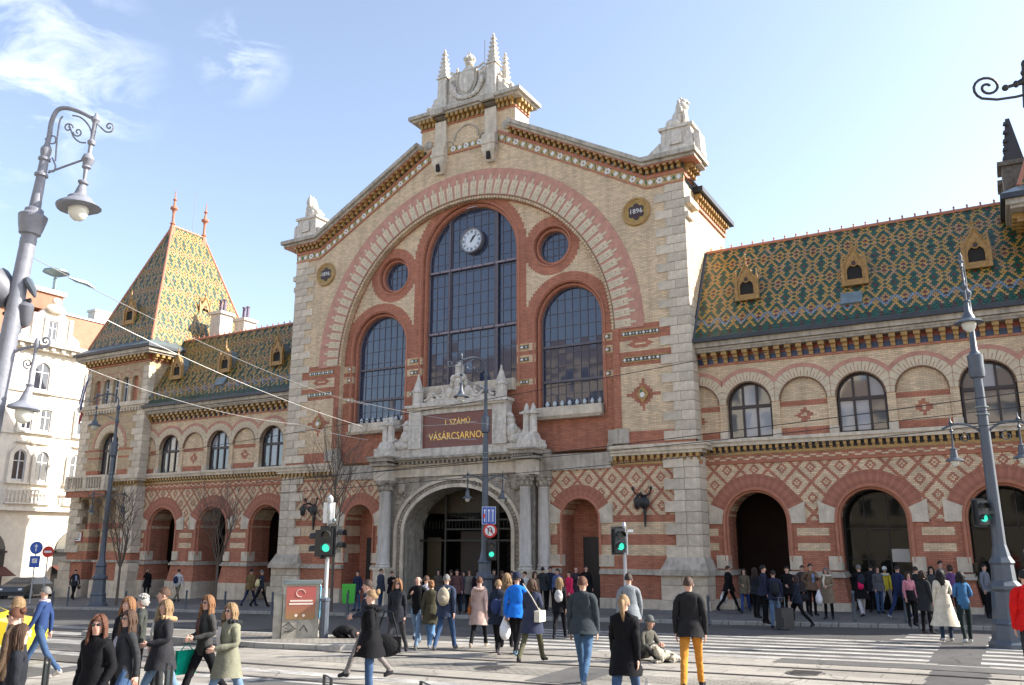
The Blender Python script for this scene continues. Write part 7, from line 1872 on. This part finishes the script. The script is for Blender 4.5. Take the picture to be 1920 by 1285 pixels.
def person(label, at, H, phi, top, legs, hair=('short', 'brown'), pose='walk', phase=1, female=False, coat=0, coatc=None, bulk=1.0, arms={}, shoes=(.03, .03, .035), skin=SKIN, face='plain', hood=None, fur=None, scarf=None, cap=None, group=None, turn=0, shirt=None, flare=.02, lean=0, collar=None):
    NP[0] += 1; J = rig(pose, phase, H, female, bulk, arms); k = H/1.72
    t = thing('person', label, 'person', at, face_away(phi), group)
    mt = cloth(top); me = body_mesh(J, H, female, bulk, [mt, cloth(legs), cloth(shoes), skin], coat > 0, lev=2 if (Vector(at)-CAMP).length < 19 else 1)
    link(me, 'body', t)
    HD = Matrix.Translation(J['h2']+Vector((0, 0, -.015*k))) @ Matrix.Rotation(radians(-turn), 4, 'Z') @ Matrix.Scale(k, 4)
    if pose == 'bow': HD = Matrix.Translation(J['h2']) @ Matrix.Rotation(-1.9, 4, 'X')
    link(face_mesh(face, skin), 'face', t, M=HD)
    if hair: link(hair_mesh(hair[0], hair[1], 0), 'hair', t, M=HD)
    for s, q in (('l', -1), ('r', 1)):
        d = (J['wr'+s]-J['el'+s]).normalized(); zz = -d; xx = Vector((1, 0, 0)) if abs(d.x) < .9 else Vector((0, 1, 0)); xx = (xx-zz*xx.dot(zz)).normalized(); yy = zz.cross(xx)
        link(HM[(skin.name, q)], 'hand', t, M=Matrix.Translation(J['wr'+s]+d*.02) @ Matrix((xx, yy, zz)).transposed().to_4x4() @ Matrix.Scale(k, 4))
    if coat:
        co = coat_mesh(J, coat, bulk*1.06, cloth(coatc or top), flare, k).build('coat_skirt', t, True); folds(co.data, NP[0]+.5, .012)
    if collar or coat or top:
        b = MB().use(cloth(collar or tuple(v*.8 for v in top))); b.lathe([(.092, -.03), (.080, .02), (.070, .045), (.062, .03)], J['nb'].x, J['nb'].y, J['nb'].z+.01, 12)
        if pose not in ('bow',): b.build('collar', t, True)
    if shirt and pose != 'bow':
        b = MB().use(cloth(shirt)); c, w = J['chest'], J['waist']; f = .125*bulk*1.14
        b.raw([(-.05, c.y+f*.92, c.z+.13), (.05, c.y+f*.92, c.z+.13), (.055, c.y+f*1.06, c.z-.02), (.05, w.y+.112*bulk*1.1, w.z-.02), (-.05, w.y+.112*bulk*1.1, w.z-.02), (-.055, c.y+f*1.06, c.z-.02)], [(0, 5, 2, 1), (5, 4, 3, 2)]); b.build('shirt', t)
    if fur or hood:
        b = MB().use(mat('hood_fur', (.50, .34, .18), .95, noise=.4, nscale=30, bump=.8) if fur else cloth(hood))
        for i in range(13):
            a = pi*.75+pi*1.5*i/12; b.ell((.125*cos(a), J['nb'].y-.02+.11*sin(a), J['nb'].z+.035+.02*sin(a)), (.045, .045, .04), 7, 5)
        b.build('hood', t, True)
    if scarf:
        b = MB().use(cloth(scarf)); c = J['nb']; b.tube([(c.x+.085*cos(a), c.y+.08*sin(a)+.01, c.z+.04) for a in [i*pi/6 for i in range(13)]], .035, 6); b.tube([(.06, c.y+.09, c.z), (.075, J['chest'].y+.16, J['chest'].z), (.07, J['waist'].y+.15, J['waist'].z)], [.035, .04, .03], 6); b.build('scarf', t, True)
    if cap:
        b = MB().use(cloth(cap)); b.lathe([(.098, 0), (.100, .04), (.085, .10), (.05, .13), (.01, .14)], n=14); b.ell((0, .09, .01), (.07, .06, .012), 10, 5); o = b.build('cap', t, True); o.matrix_local = HD @ Matrix.Translation((0, -.01, .035))
    return t, J
def bag_at(person_, local, kind, col, label, cat, scale=1.0):
    t, J = person_; M = Matrix.Translation(t.location) @ t.rotation_euler.to_matrix().to_4x4() @ Matrix.Translation(local)
    m = MB().use(cloth(col)); M = M @ Matrix.Scale(scale, 4)
    if kind == 'backpack':
        m.ell((0, -.07, 0), (.15, .10, .21), 14, 10); m.ell((0, -.14, -.06), (.11, .06, .11), 10, 8); 
        for s in (-1, 1): m.tube([(s*.09, -.02, .16), (s*.10, .10, .20), (s*.11, .20, .06), (s*.11, .10, -.12), (s*.10, -.02, -.16)], .014, 5)
        m.tube([(-.03, -.06, .2), (0, -.06, .24), (.03, -.06, .2)], .01, 5)
    if kind == 'shoulder':
        m.ell((0, 0, -.05), (.06, .16, .12), 12, 8); m.box(-.035, .035, -.15, .15, -.12, .04); m.tube([(0, -.12, .03), (0, -.05, .28), (0, .03, .30), (0, .12, .03)], .009, 5)
    if kind == 'cross':
        m.box(-.05, .05, -.13, .13, -.10, .08); m.ell((.0, 0, .0), (.06, .13, .08), 10, 7); m.tube([(0, 0, .08), (-.08, .12, .30), (-.28, .10, .50)], .009, 5); m.tube([(0, -.02, .08), (-.08, -.15, .30), (-.28, -.08, .52)], .009, 5)
    if kind == 'plastic':
        m.mats = [mat('plastic_bag_white', (.72, .73, .76), .4, bump=.8, nscale=10)]; m.ell((0, 0, -.26), (.10, .14, .16), 12, 9); m.frus(0, 0, -.2, 0, .08, .1, .015, .03)
    if kind == 'tote':
        m.box(-.03, .03, -.17, .17, -.48, -.12); m.tube([(0, -.1, -.12), (0, 0, .0), (0, .1, -.12)], .008, 5)
    o = m.build(label.split()[-1] if False else cat.replace(' ', '_'), None, True, label=label, cat=cat); o.matrix_world = M; return o
HP = headpos
def FP(u, v, pave=None):
    q = gpix(u, v); z = gz(q.x, q.y)
    if q.y > kl(q.x)+.25:
        d = rt*((u-960)/FPX) + up*((642.5-v)/FPX) + fw; s = 2
        while s < 120:
            r = CAMP+d*s
            if r.z < gz(r.x, r.y)+.12: break
            s += .02
        q = r; z = gz(q.x, q.y)+.12
    return Vector((q.x, q.y, z))
NAVY = (.02, .028, .06); BLK = (.007, .007, .009); JEAN = (.045, .085, .17); JLT = (.14, .22, .33); CHAR = (.035, .038, .042); OLV = (.09, .085, .05)
# --- left foreground
person('grey haired man in navy quilted jacket and jeans striding left past the taxi', FP(66, 1272), 1.74, 262, (.025, .05, .14), JEAN, ('short', 'grey'), phase=1, bulk=1.12, scarf=(.42, .36, .38), shoes=(.35, .33, .30))
person('blonde woman in pale top half hidden behind the grey haired man', HP(33, 1131, 1.66), 1.66, 250, (.55, .52, .5), JEAN, ('long', 'blond'), female=True, pose='stand')
person('woman with red brown bun at the left edge, dark brown jacket', HP(29, 1152, 1.62), 1.62, 265, (.09, .06, .04), BLK, ('bun', 'auburn'), female=True, pose='stand', face='shades')
person('woman with long brown hair and black leather jacket in the lower left corner', HP(40, 1186, 1.56), 1.56, 60, (.018, .02, .026), BLK, ('long', 'brown'), female=True, pose='stand', turn=10)
person('woman with very long dark red hair, sunglasses and black coat', HP(186, 1167, 1.60), 1.60, 195, BLK, BLK, ('long', 'auburn'), female=True, face='shades', coat=.30, arms={'l': 'pocket'}, turn=-20, pose='stand', bulk=1.05)
wp = person('woman in glasses, leather jacket over a grey top, black strap across it', HP(243, 1147, 1.62), 1.62, 225, (.03, .032, .036), JEAN, ('wavy', 'brown'), female=True, face='shades', shirt=(.35, .34, .42), turn=-15, phase=-1)
bag_at(wp, Vector((.17, .08, .90)), 'cross', BLK, 'black handbag of the woman in the grey top', 'handbag', .9)
person('ginger woman in black directly behind the woman with the grey top', HP(241, 1131, 1.66), 1.66, 200, BLK, BLK, ('bob', 'ginger'), female=True, pose='stand', coat=.2)
person('short grey haired woman in a dark jacket behind the group', HP(268, 1125, 1.64), 1.64, 255, (.05, .055, .05), BLK, ('curly', 'white'), female=True, pose='stand')
person('man with brown hair and beige scarf behind the left group', HP(308, 1112, 1.76), 1.76, 240, (.2, .17, .12), CHAR, ('short', 'brown'), pose='stand')
person('long haired blonde in a black parka with a fur trimmed hood and jeans', HP(312, 1127, 1.66), 1.66, 230, (.03, .03, .034), JLT, ('wavy', 'blond'), female=True, coat=.22, fur=1, shirt=(.5, .48, .45), bulk=1.15, arms={'r': 'pocket', 'l': 'front'}, turn=-15)
wp = person('ginger haired woman in sunglasses, patterned blouse and black trousers', HP(391, 1119, 1.68), 1.68, 218, (.045, .045, .045), BLK, ('wavy', 'ginger'), female=True, face='shades', shirt=(.10, .06, .06), arms={'r': 'front', 'l': 'front'}, turn=-10)
person('blonde woman in sunglasses and khaki parka over jeans', HP(434, 1134, 1.62), 1.62, 222, (.19, .19, .14), JLT, ('wavy', 'blond'), female=True, face='shades', coat=.26, hood=(.03, .03, .03), shirt=(.5, .48, .46), bulk=1.12, arms={'l': 'front'}, turn=-15)
bag_at(wp, Vector((.24, .16, .98)), 'tote', (.0, .30, .20), 'green carrier bag between the two women at the left crossing', 'carrier bag')
# --- centre
wp = person('woman with a blonde bun seen from the side, black winter coat and jeans', HP(697, 1116, 1.68), 1.68, 268, BLK, JEAN, ('bun', 'blond'), female=True, coat=.20, bulk=1.2, hood=BLK, arms={'r': 'bag', 'l': 'pocket'}, pose='stand')
bag_at(wp, Vector((.20, -.24, .98)), 'shoulder', (.018, .018, .02), 'large black shoulder bag of the woman with the bun', 'handbag', 1.5)
person('dark haired man in a dark blue hooded jacket behind the woman with the bun', HP(690, 1089, 1.80), 1.80, 262, (.03, .035, .055), (.2, .18, .17), ('short', 'dark'), hood=(.03, .035, .055), arms={'r': 'front', 'l': 'front'})
person('woman in sunglasses and tight black leather jacket walking towards the camera', FP(742, 1229), 1.70, 190, (.02, .02, .024), (.05, .05, .055), ('bob', 'ginger'), female=True, face='shades', coat=.16, arms={'l': 'bag', 'r': 'bag'}, phase=1)
person('bald man in a black pullover and light blue jeans', FP(781, 1216), 1.76, 195, BLK, JLT, ('bald', 'grey'), arms={'r': 'phone', 'l': 'bag'}, phase=-1, shoes=(.1, .1, .1))
person('man in white shirt walking behind the bald man', FP(797, 1202), 1.72, 20, (.5, .5, .55), (.25, .3, .4), ('short', 'brown'))
wp = person('grey haired man in a navy jacket seen from behind, backpack on', FP(835, 1221), 1.78, 15, (.03, .042, .075), (.035, .07, .15), ('short', 'grey'), phase=1, coat=.14, bulk=1.12, shoes=(.12, .12, .12))
bag_at(wp, Vector((0, -.15, 1.28)), 'backpack', (.33, .29, .22), 'beige grey backpack on the man in the navy jacket', 'backpack', 1.05)
person('short woman with curly ginger hair, dark green coat and jeans', FP(806, 1218), 1.62, 10, (.06, .055, .035), (.10, .20, .36), ('curly', 'ginger'), female=True, coat=.28, bulk=1.1, phase=-1, shoes=(.5, .5, .5))
wp = person('auburn haired woman in a pale pink knee length coat', FP(898, 1216), 1.70, 10, (.50, .36, .31), BLK, ('short', 'auburn'), female=True, coat=.34, bulk=1.15, flare=.03, hood=(.50, .36, .31), phase=1, shoes=(.6, .5, .4))
bag_at(wp, Vector((-.24, .0, .95)), 'shoulder', (.42, .14, .04), 'small orange brown bag beside the pale pink coat', 'handbag', .9)
wp = person('blonde woman in a dark coat and black trousers left of the blue jacket', FP(934, 1228), 1.66, 15, (.018, .024, .04), BLK, ('short', 'blond'), female=True, coat=.22, bulk=1.22, phase=-1, shoes=(.1, .08, .1))
bag_at(wp, Vector((0, -.16, 1.08)), 'backpack', (.03, .045, .12), 'dark blue backpack low on the blonde woman in a dark coat', 'backpack', .85)
person('fair haired woman just behind the one in the dark coat', FP(950, 1216), 1.72, 15, (.2, .15, .1), BLK, ('wavy', 'blond'), female=True, pose='stand')
wp = person('man in a bright blue jacket and navy cap', FP(969, 1231), 1.80, 18, (.015, .16, .62), BLK, ('short', 'dark'), cap=(.02, .025, .05), coat=.10, bulk=1.16, phase=-1, shoes=(.12, .2, .26))
bag_at(wp, Vector((-.28, .0, .86)), 'plastic', (.8, .8, .8), 'white plastic bag in the hand of the man in the blue jacket', 'plastic bag', 1.25)
wp = person('woman in a navy quilted coat and olive trousers', FP(998, 1244), 1.70, 25, (.035, .042, .075), OLV, ('bob', 'brown'), female=True, coat=.30, bulk=1.2, phase=1, arms={'r': 'strap'})
bag_at(wp, Vector((.21, -.06, .98)), 'cross', (.62, .58, .50), 'cream shoulder bag of the woman in the navy quilted coat', 'handbag', 1.25)
person('man in a dark grey jacket and blue jeans walking off to the right', HP(1092, 1083, 1.84), 1.84, 20, (.036, .046, .054), (.055, .11, .20), ('short', 'auburn'), coat=.08, bulk=1.2, phase=-1, arms={'l': 'bag', 'r': 'bag'}, shoes=(.2, .25, .3))
wp = person('woman with a blonde ponytail in a fitted black coat', HP(1169, 1118, 1.68), 1.68, 18, BLK, (.05, .09, .18), ('pony', 'blond'), female=True, coat=.26, phase=1, bulk=1.1)
bag_at(wp, Vector((.28, .02, .62)), 'tote', (.20, .20, .21), 'grey patterned bag hanging beside the woman with the ponytail', 'carrier bag', .75)
person('man in a black blazer and mustard trousers walking away', HP(1290, 1084, 1.82), 1.82, 15, (.016, .016, .02), (.52, .22, .035), ('short', 'brown'), coat=.10, bulk=1.06, phase=1, arms={'l': 'bag', 'r': 'bag'}, collar=(.5, .5, .52))
person('man in a grey suit jacket behind the traffic light pole', HP(1178, 1077, 1.80), 1.80, 8, (.20, .22, .24), (.12, .12, .13), ('short', 'dark'), coat=.08, bulk=1.1, phase=-1)
# portal crowd
PC = 'people at the main entrance'
for (u, v, H, phi, top, legs, hr, fem, lab) in (
    (668, 1082, 1.72, 200, NAVY, JEAN, ('short', 'dark'), 0, 'man in navy beside the left column pedestal, nearest the litter bin'),
    (733, 1081, 1.66, 150, BLK, BLK, ('bun', 'dark'), 1, 'dark dressed woman leaning at the left portal pedestal'),
    (856, 1076, 1.72, 180, (.10, .05, .05), BLK, ('short', 'black'), 0, 'man in brown just inside the entrance, left of centre'),
    (869, 1077, 1.68, 170, (.05, .06, .1), JEAN, ('long', 'black'), 1, 'woman in dark blue just inside the entrance'),
    (880, 1082, 1.66, 190, (.2, .18, .16), BLK, ('bob', 'brown'), 1, 'woman in taupe at the entrance, right of the dark blue one'),
    (926, 1080, 1.68, 180, (.06, .05, .05), BLK, ('short', 'dark'), 0, 'man right of the lamp post in the entrance'),
    (959, 1078, 1.68, 175, (.12, .12, .13), NAVY, ('bob', 'dark'), 1, 'woman with a pale scarf at the right jamb of the entrance'),
    (984, 1075, 1.70, 200, (.50, .48, .46), CHAR, ('bun', 'black'), 1, 'woman in a pale grey hooded top before the right column pedestal'),
    (1018, 1072, 1.78, 10, (.035, .04, .05), BLK, ('short', 'black'), 0, 'man in a long dark coat, back turned, right of the entrance'),
    (1046, 1079, 1.70, 200, (.08, .12, .25), JEAN, ('short', 'dark'), 0, 'man in blue pointing, beside the pink jacket'),
    (1068, 1080, 1.68, 230, (.62, .03, .10), CHAR, ('short', 'dark'), 0, 'person in a bright raspberry pink jacket'),
    (1081, 1067, 1.76, 180, (.04, .03, .04), BLK, ('bald', 'dark'), 0, 'bald man before the small door right of the entrance'),
    (1100, 1070, 1.78, 190, BLK, BLK, ('short', 'dark'), 0, 'man in black beside the small door')
)[:99]:
    person(lab, FP(u, 1145+(u*7) % 19), H*(1-.012*(u % 5)), phi+(u*13) % 50-25, top, legs, hr, female=bool(fem), pose='walk' if u % 3 == 0 else 'stand', phase=.6, arms={'r': ('swing', 'phone', 'pocket', 'front')[u % 4]}, coat=.15 if H > 1.69 else .2, group=PC, bulk=1.08)
wp = person('long haired fair woman in dark clothes left of the big dark jacket', FP(1050, 1200), 1.66, 10, BLK, BLK, ('long', 'blond'), female=True, coat=.15, pose='walk')
bag_at(wp, Vector((0, -.15, 1.18)), 'backpack', (.40, .40, .40), 'pale grey backpack on the long haired fair woman', 'backpack', .8)
for i, (u, v, H, phi, top, legs, hr, fem, lab) in enumerate((
    (845, 1081, 1.70, 10, (.04, .04, .05), BLK, ('short', 'dark'), 0, 'man in charcoal stepping into the entrance behind the backpack'),
    (893, 1079, 1.66, 175, (.03, .02, .03), BLK, ('long', 'black'), 1, 'dark haired woman in plum in the entrance shadow'),
    (912, 1084, 1.72, 190, (.02, .03, .03), NAVY, ('short', 'grey'), 0, 'grey haired man in dark green by the lamp base'),
    (941, 1083, 1.64, 20, (.12, .05, .04), BLK, ('pony', 'brown'), 1, 'woman with ponytail and rust coloured jacket entering the hall'),
    (971, 1083, 1.70, 200, (.02, .02, .03), BLK, ('short', 'black'), 0, 'man in near black at the right jamb, behind the navy cap'),
    (1003, 1080, 1.68, 160, (.16, .12, .08), BLK, ('bob', 'brown'), 1, 'woman in a tan jacket beside the column pedestal'),
    (1032, 1079, 1.72, 180, (.02, .025, .035), BLK, ('short', 'dark'), 0, 'man in slate blue between the long coat and the blue jacket'),
    (712, 1086, 1.72, 100, (.05, .06, .09), JEAN, ('short', 'brown'), 0, 'young man in steel blue near the left portal column'),
    (820, 1082, 1.66, 170, (.08, .07, .06), BLK, ('bob', 'black'), 1, 'woman in olive at the left side of the entrance gate'))):
    person(lab, FP(u, 1145+(u*5) % 20), H*(1-.012*(u % 4)), phi+(u*17) % 60-30, top, legs, hr, female=bool(fem), pose='stand', phase=1 if i % 2 else -1, coat=.12+.04*(i % 3), group=PC, bulk=1.05)
for i, (u, v, H, phi, top, legs, hr, fem, lab) in enumerate((
    (1420, 1160, 1.68, 60, (.02, .02, .025), BLK, ('long', 'dark'), 1, 'woman in black half hidden left of the navy coated man'),
    (1510, 1152, 1.70, 190, (.05, .04, .04), BLK, ('short', 'dark'), 0, 'man in dark brown in the shade behind the suitcase woman'),
    (1640, 1150, 1.70, 20, (.02, .02, .03), BLK, ('short', 'black'), 0, 'man in black entering the second right arch'),
    (1652, 1152, 1.64, 170, (.09, .09, .10), JEAN, ('bob', 'dark'), 1, 'woman in grey at the foot of the second right arch'),
    (1727, 1172, 1.72, 30, (.015, .02, .03), BLK, ('short', 'dark'), 0, 'man in very dark blue behind the striped girl'),
    (1756, 1166, 1.68, 200, (.05, .05, .06), BLK, ('long', 'black'), 1, 'woman in anthracite left of the cream coat, further back'))):
    person(lab, FP(u, v), H, phi, top, legs, hr, female=bool(fem), pose='stand', phase=1 if i % 2 else -1, coat=.12+.04*(i % 3), group='people before the right arcade', bulk=1.08)
# right group
wp = person('stout man in black walking right beside the right pier', FP(1369, 1148), 1.76, 80, BLK, BLK, ('short', 'brown'), coat=.15, bulk=1.2)
bag_at(wp, Vector((-.28, -.1, .80)), 'plastic', (.8, .8, .8), 'white plastic bag of the stout man in black', 'plastic bag', 1.2)
person('woman with long dark hair in a khaki jacket and blue jeans', FP(1399, 1150), 1.66, 200, (.12, .10, .07), (.03, .06, .20), ('long', 'dark'), female=True, coat=.16, arms={'r': 'front'}, bulk=1.1)
person('man in a dark navy coat facing right, left of the backpack wearer', FP(1437, 1171), 1.80, 100, (.018, .025, .05), BLK, ('short', 'black'), coat=.1, bulk=1.15, pose='stand')
wp = person('back turned person in a navy jacket and light jeans in the right group', FP(1456, 1179), 1.76, 10, (.016, .022, .045), (.10, .17, .29), ('short', 'black'), coat=.08, bulk=1.2, pose='stand')
bag_at(wp, Vector((0, -.15, 1.25)), 'backpack', (.012, .016, .03), 'black backpack on the person in light jeans', 'backpack', 1.1)
person('dark clothed man in the shadow of the first right arch', FP(1482, 1164), 1.74, 200, BLK, BLK, ('short', 'black'), coat=.1, pose='stand', arms={'r': 'front'})
wp = person('woman in a dark jacket with a blue collar pulling a suitcase', FP(1498, 1178), 1.66, 285, (.02, .025, .04), BLK, ('bob', 'dark'), female=True, coat=.1, collar=(.05, .1, .25), arms={'r': 'bag'})
bag_at(wp, Vector((.05, -.22, 1.02)), 'shoulder', (.02, .02, .025), 'black shoulder bag of the woman with the suitcase', 'handbag', 1.1)
q = FP(1473, 1182); t = thing('suitcase', 'black wheeled suitcase between the people of the right group', 'suitcase', q, RIGHT+.4)
m = MB().use(mat('suitcase_black', (.02, .02, .024), .4)); m.box(-.24, .24, -.15, .15, .06, .68); m.box(-.2, .2, -.17, -.15, .12, .4); m.build('case', t); m = MB().use(m_zincl); m.tube([(-.12, .1, .66), (-.12, .1, 1.0), (.12, .1, 1.0), (.12, .1, .66)], .012, 5); m.build('handle', t)
w = MB().use(m_signb); w.lathe([(.05, -.02), (.05, .02)], M=FACE, n=10); wme = w.mesh('wheel')
for x in (-.18, .18): link(wme, 'wheel', t, loc=(x, .1, .05))
person('man in a brown jacket and open blue shirt by the pier, eating', FP(1526, 1156), 1.78, 170, (.16, .10, .065), BLK, ('short', 'dark'), shirt=(.22, .3, .48), arms={'l': 'phone', 'r': 'hip'}, pose='stand', bulk=1.1, coat=.08)
wp = person('woman in a long brown coat with a cream hood, holding a bag', FP(1556, 1162), 1.66, 215, (.21, .16, .11), BLK, ('bob', 'grey'), female=True, coat=.42, bulk=1.12, pose='stand', hood=(.62, .55, .45), scarf=(.62, .55, .45), arms={'l': 'front'})
bag_at(wp, Vector((.26, .12, 1.0)), 'plastic', (.8, .8, .8), 'white bag beside the long brown coat', 'plastic bag', 1.3)
wp = person('grey haired woman in black with white trousers walking into the second right arch', FP(1618, 1158), 1.80, 8, BLK, (.52, .50, .52), ('short', 'grey'), female=True, coat=.30, bulk=1.2, flare=.04)
bag_at(wp, Vector((0, -.17, 1.30)), 'backpack', (.03, .03, .05), 'black upper bag on the woman in white trousers', 'backpack', .9); bag_at(wp, Vector((-.04, -.22, 1.10)), 'backpack', (.75, .02, .12), 'bright pink drawstring bag of the woman in white trousers', 'drawstring bag', .68)
person('child sized person in a yellow jacket, white hood and pale grey trousers', FP(1666, 1146), 1.62, 40, (.62, .48, .05), (.36, .38, .40), ('short', 'white'), hood=(.7, .7, .68), cap=(.7, .7, .68), bulk=1.05)
person('man in a dark blue jacket and blue trousers striding right', FP(1691, 1162), 1.78, 60, (.02, .03, .08), (.02, .035, .10), ('short', 'black'), bulk=1.22, phase=1, shoes=(.4, .42, .5))
person('girl in a white and pink striped top and black shorts', FP(1712, 1176), 1.58, 175, (.5, .2, .25), BLK, ('long', 'dark'), female=True, pose='stand', coat=.12, coatc=BLK)
person('man in a dark coat left of the cream coat, looking right', FP(1741, 1190), 1.74, 70, (.022, .022, .026), BLK, ('bob', 'dark'), coat=.32, bulk=1.2, pose='stand')
wp = person('black haired woman in a long pleated cream coat', FP(1777, 1204), 1.78, 12, (.66, .60, .48), (.03, .05, .09), ('long', 'black'), female=True, coat=.58, flare=.085, bulk=1.12, arms={'r': 'front'}, shoes=(.5, .48, .45), pose='stand')
bag_at(wp, Vector((.22, .08, 1.02)), 'cross', (.02, .02, .02), 'small black camera bag at the hip of the cream coat', 'camera bag', .75)
person('black haired woman in a denim jacket and black trousers', FP(1815, 1207), 1.74, 15, (.06, .17, .34), (.02, .025, .03), ('bob', 'black'), female=True, bulk=1.14, phase=.5, arms={'r': 'front', 'l': 'front'}, shoes=(.6, .6, .6))
person('dark haired man against the second right pier', FP(1773, 1152), 1.80, 160, (.25, .2, .18), BLK, ('short', 'black'), pose='stand')
person('woman with big brown hair and purple top behind the denim jacket', FP(1793, 1172), 1.74, 20, (.12, .06, .18), BLK, ('curly', 'dark'), female=True, pose='stand')
person('man in red jacket cut by the right edge of the picture', HP(1921, 1079, 1.82), 1.82, 15, (.60, .012, .012), CHAR, ('short', 'black'), pose='stand', bulk=1.22, arms={'l': 'bag'}, coat=.08, collar=(.03, .03, .04))
person('person in grey standing in the third right arch behind the lamp post', FP(1856, 1160), 1.72, 150, (.16, .18, .22), BLK, ('short', 'black'), pose='stand')
# far left
wp = person('man in a dark suit with a light blue shirt at the corner tower', FP(136, 1125), 1.76, 130, (.03, .03, .035), BLK, ('short', 'black'), shirt=(.35, .42, .6), phase=1, coat=.12)
bag_at(wp, Vector((-.26, .1, .78)), 'shoulder', (.07, .055, .03), 'brown bag of the man in the suit at the tower', 'handbag', 1.0)
person('fair haired woman in a black coat phoning by the left wing plinth', FP(273, 1124), 1.68, 150, BLK, BLK, ('bob', 'blond'), female=True, coat=.28, bulk=1.2, arms={'r': 'ear'}, pose='stand')
wp = person('man in a white shirt and khaki trousers walking away past the left wing', FP(331, 1129), 1.76, 10, (.58, .58, .62), (.17, .15, .10), ('short', 'dark'), phase=-1)
bag_at(wp, Vector((-.05, -.14, 1.20)), 'backpack', (.025, .035, .08), 'navy bag on the back of the man in the white shirt', 'backpack', .95)
person('man in a brown jacket before the third left arch', FP(467, 1138), 1.80, 20, (.16, .11, .05), (.03, .04, .08), ('short', 'black'), coat=.14, bulk=1.12)
wp = person('person in dark clothes stepping left, yellow and white bag on the back', FP(487, 1139), 1.74, 40, (.03, .03, .05), BLK, ('short', 'grey'), phase=1)
bag_at(wp, Vector((0, -.15, 1.15)), 'backpack', (.62, .56, .30), 'yellow and white bag on the back of the person before the third left arch', 'backpack', .9)
# sitting beggar, dog, bowed beggar
person('man in a grey knit cap sitting cross legged beside a pale dog', FP(1207, 1238), 1.72, 140, (.10, .095, .08), (.05, .05, .05), None, pose='sit', cap=(.09, .10, .10), skin=SKIND, bulk=1.1, turn=-25)
person('bowed beggar in black kneeling by the traffic light island', FP(634, 1206), 1.74, 92, (.012, .012, .018), BLK, ('short', 'dark'), pose='bow', cap=(.25, .03, .05), bulk=1.25)
t = thing('dog', 'pale long haired retriever lying beside the sitting man', 'dog', FP(1250, 1243), face_away(248)); t.scale = (.66,)*3
# one continuous coat grown on a skeleton: chest, belly, rump, neck, head with muzzle, folded legs, tail
DV = dict(chest=(0, .22, .27), belly=(0, 0, .22), rump=(0, -.26, .22), neck=(0, .36, .42), skull=(0, .43, .52), snout=(0, .55, .48), nose=(0, .60, .475),
          sl=(-.12, .24, .16), el=(-.13, .22, .07), pl=(-.12, .50, .045), sr=(.12, .24, .16), er=(.13, .22, .07), pr=(.12, .50, .045),
          hl=(-.14, -.24, .18), kl=(-.20, -.06, .15), fl=(-.20, -.22, .05), tl=(-.2, -.04, .04), hr=(.14, -.24, .18), kr=(.20, -.06, .15), fr=(.20, -.22, .05), tr=(.2, -.04, .04), t1=(0, -.42, .14), t2=(.10, -.62, .06), t3=(.22, -.72, .05))
DR = dict(chest=.155, belly=.145, rump=.15, neck=.105, skull=.092, snout=.048, nose=.032, sl=.08, el=.05, pl=.038, sr=.08, er=.05, pr=.038, hl=.10, kl=.08, fl=.045, tl=.036, hr=.10, kr=.08, fr=.045, tr=.036, t1=.05, t2=.05, t3=.02)
DE = 'chest-belly belly-rump chest-neck neck-skull skull-snout snout-nose chest-sl sl-el el-pl chest-sr sr-er er-pr rump-hl hl-kl kl-fl fl-tl rump-hr hr-kr kr-fr fr-tr rump-t1 t1-t2 t2-t3'.split()
nm = list(DV); me = bpy.data.meshes.new('tmp'); me.from_pydata([DV[n] for n in nm], [tuple(nm.index(a) for a in e.split('-')) for e in DE], []); ob = bpy.data.objects.new('tmp', me); COL.objects.link(ob)
ob.modifiers.new('s', 'SKIN'); ob.modifiers.new('u', 'SUBSURF').levels = 2
for i, n in enumerate(nm): sv = me.skin_vertices[0].data[i]; sv.radius = (DR[n], DR[n]); sv.use_root = (n == 'belly')
dm_ = bpy.data.meshes.new_from_object(ob.evaluated_get(bpy.context.evaluated_depsgraph_get())); bpy.data.objects.remove(ob)
rr = random.Random(5); FUR = mat('cream_fur', (.66, .60, .48), .95, noise=.3, nscale=28, bump=1.0)
for v in dm_.vertices: v.co += v.normal*(.008*sin(v.co.y*60+v.co.x*40)+rr.uniform(-.006, .008))
dm_.materials.clear(); dm_.materials.append(FUR); dm_.polygons.foreach_set('use_smooth', [True]*len(dm_.polygons)); link(dm_, 'body', t)
m = MB().use(mat('ear_fur', (.50, .42, .30), .95, noise=.3, nscale=28))
for s in (-1, 1): m.ell((s*.095, .41, .50), (.022, .045, .065), 8, 6)
m.use(m_eye); m.ell((0, .632, .485), (.018, .014, .014), 8, 5)
for s in (-1, 1): m.ell((s*.042, .505, .545), (.010, .010, .010), 6, 5)
m.build('ears_and_nose', t, True)
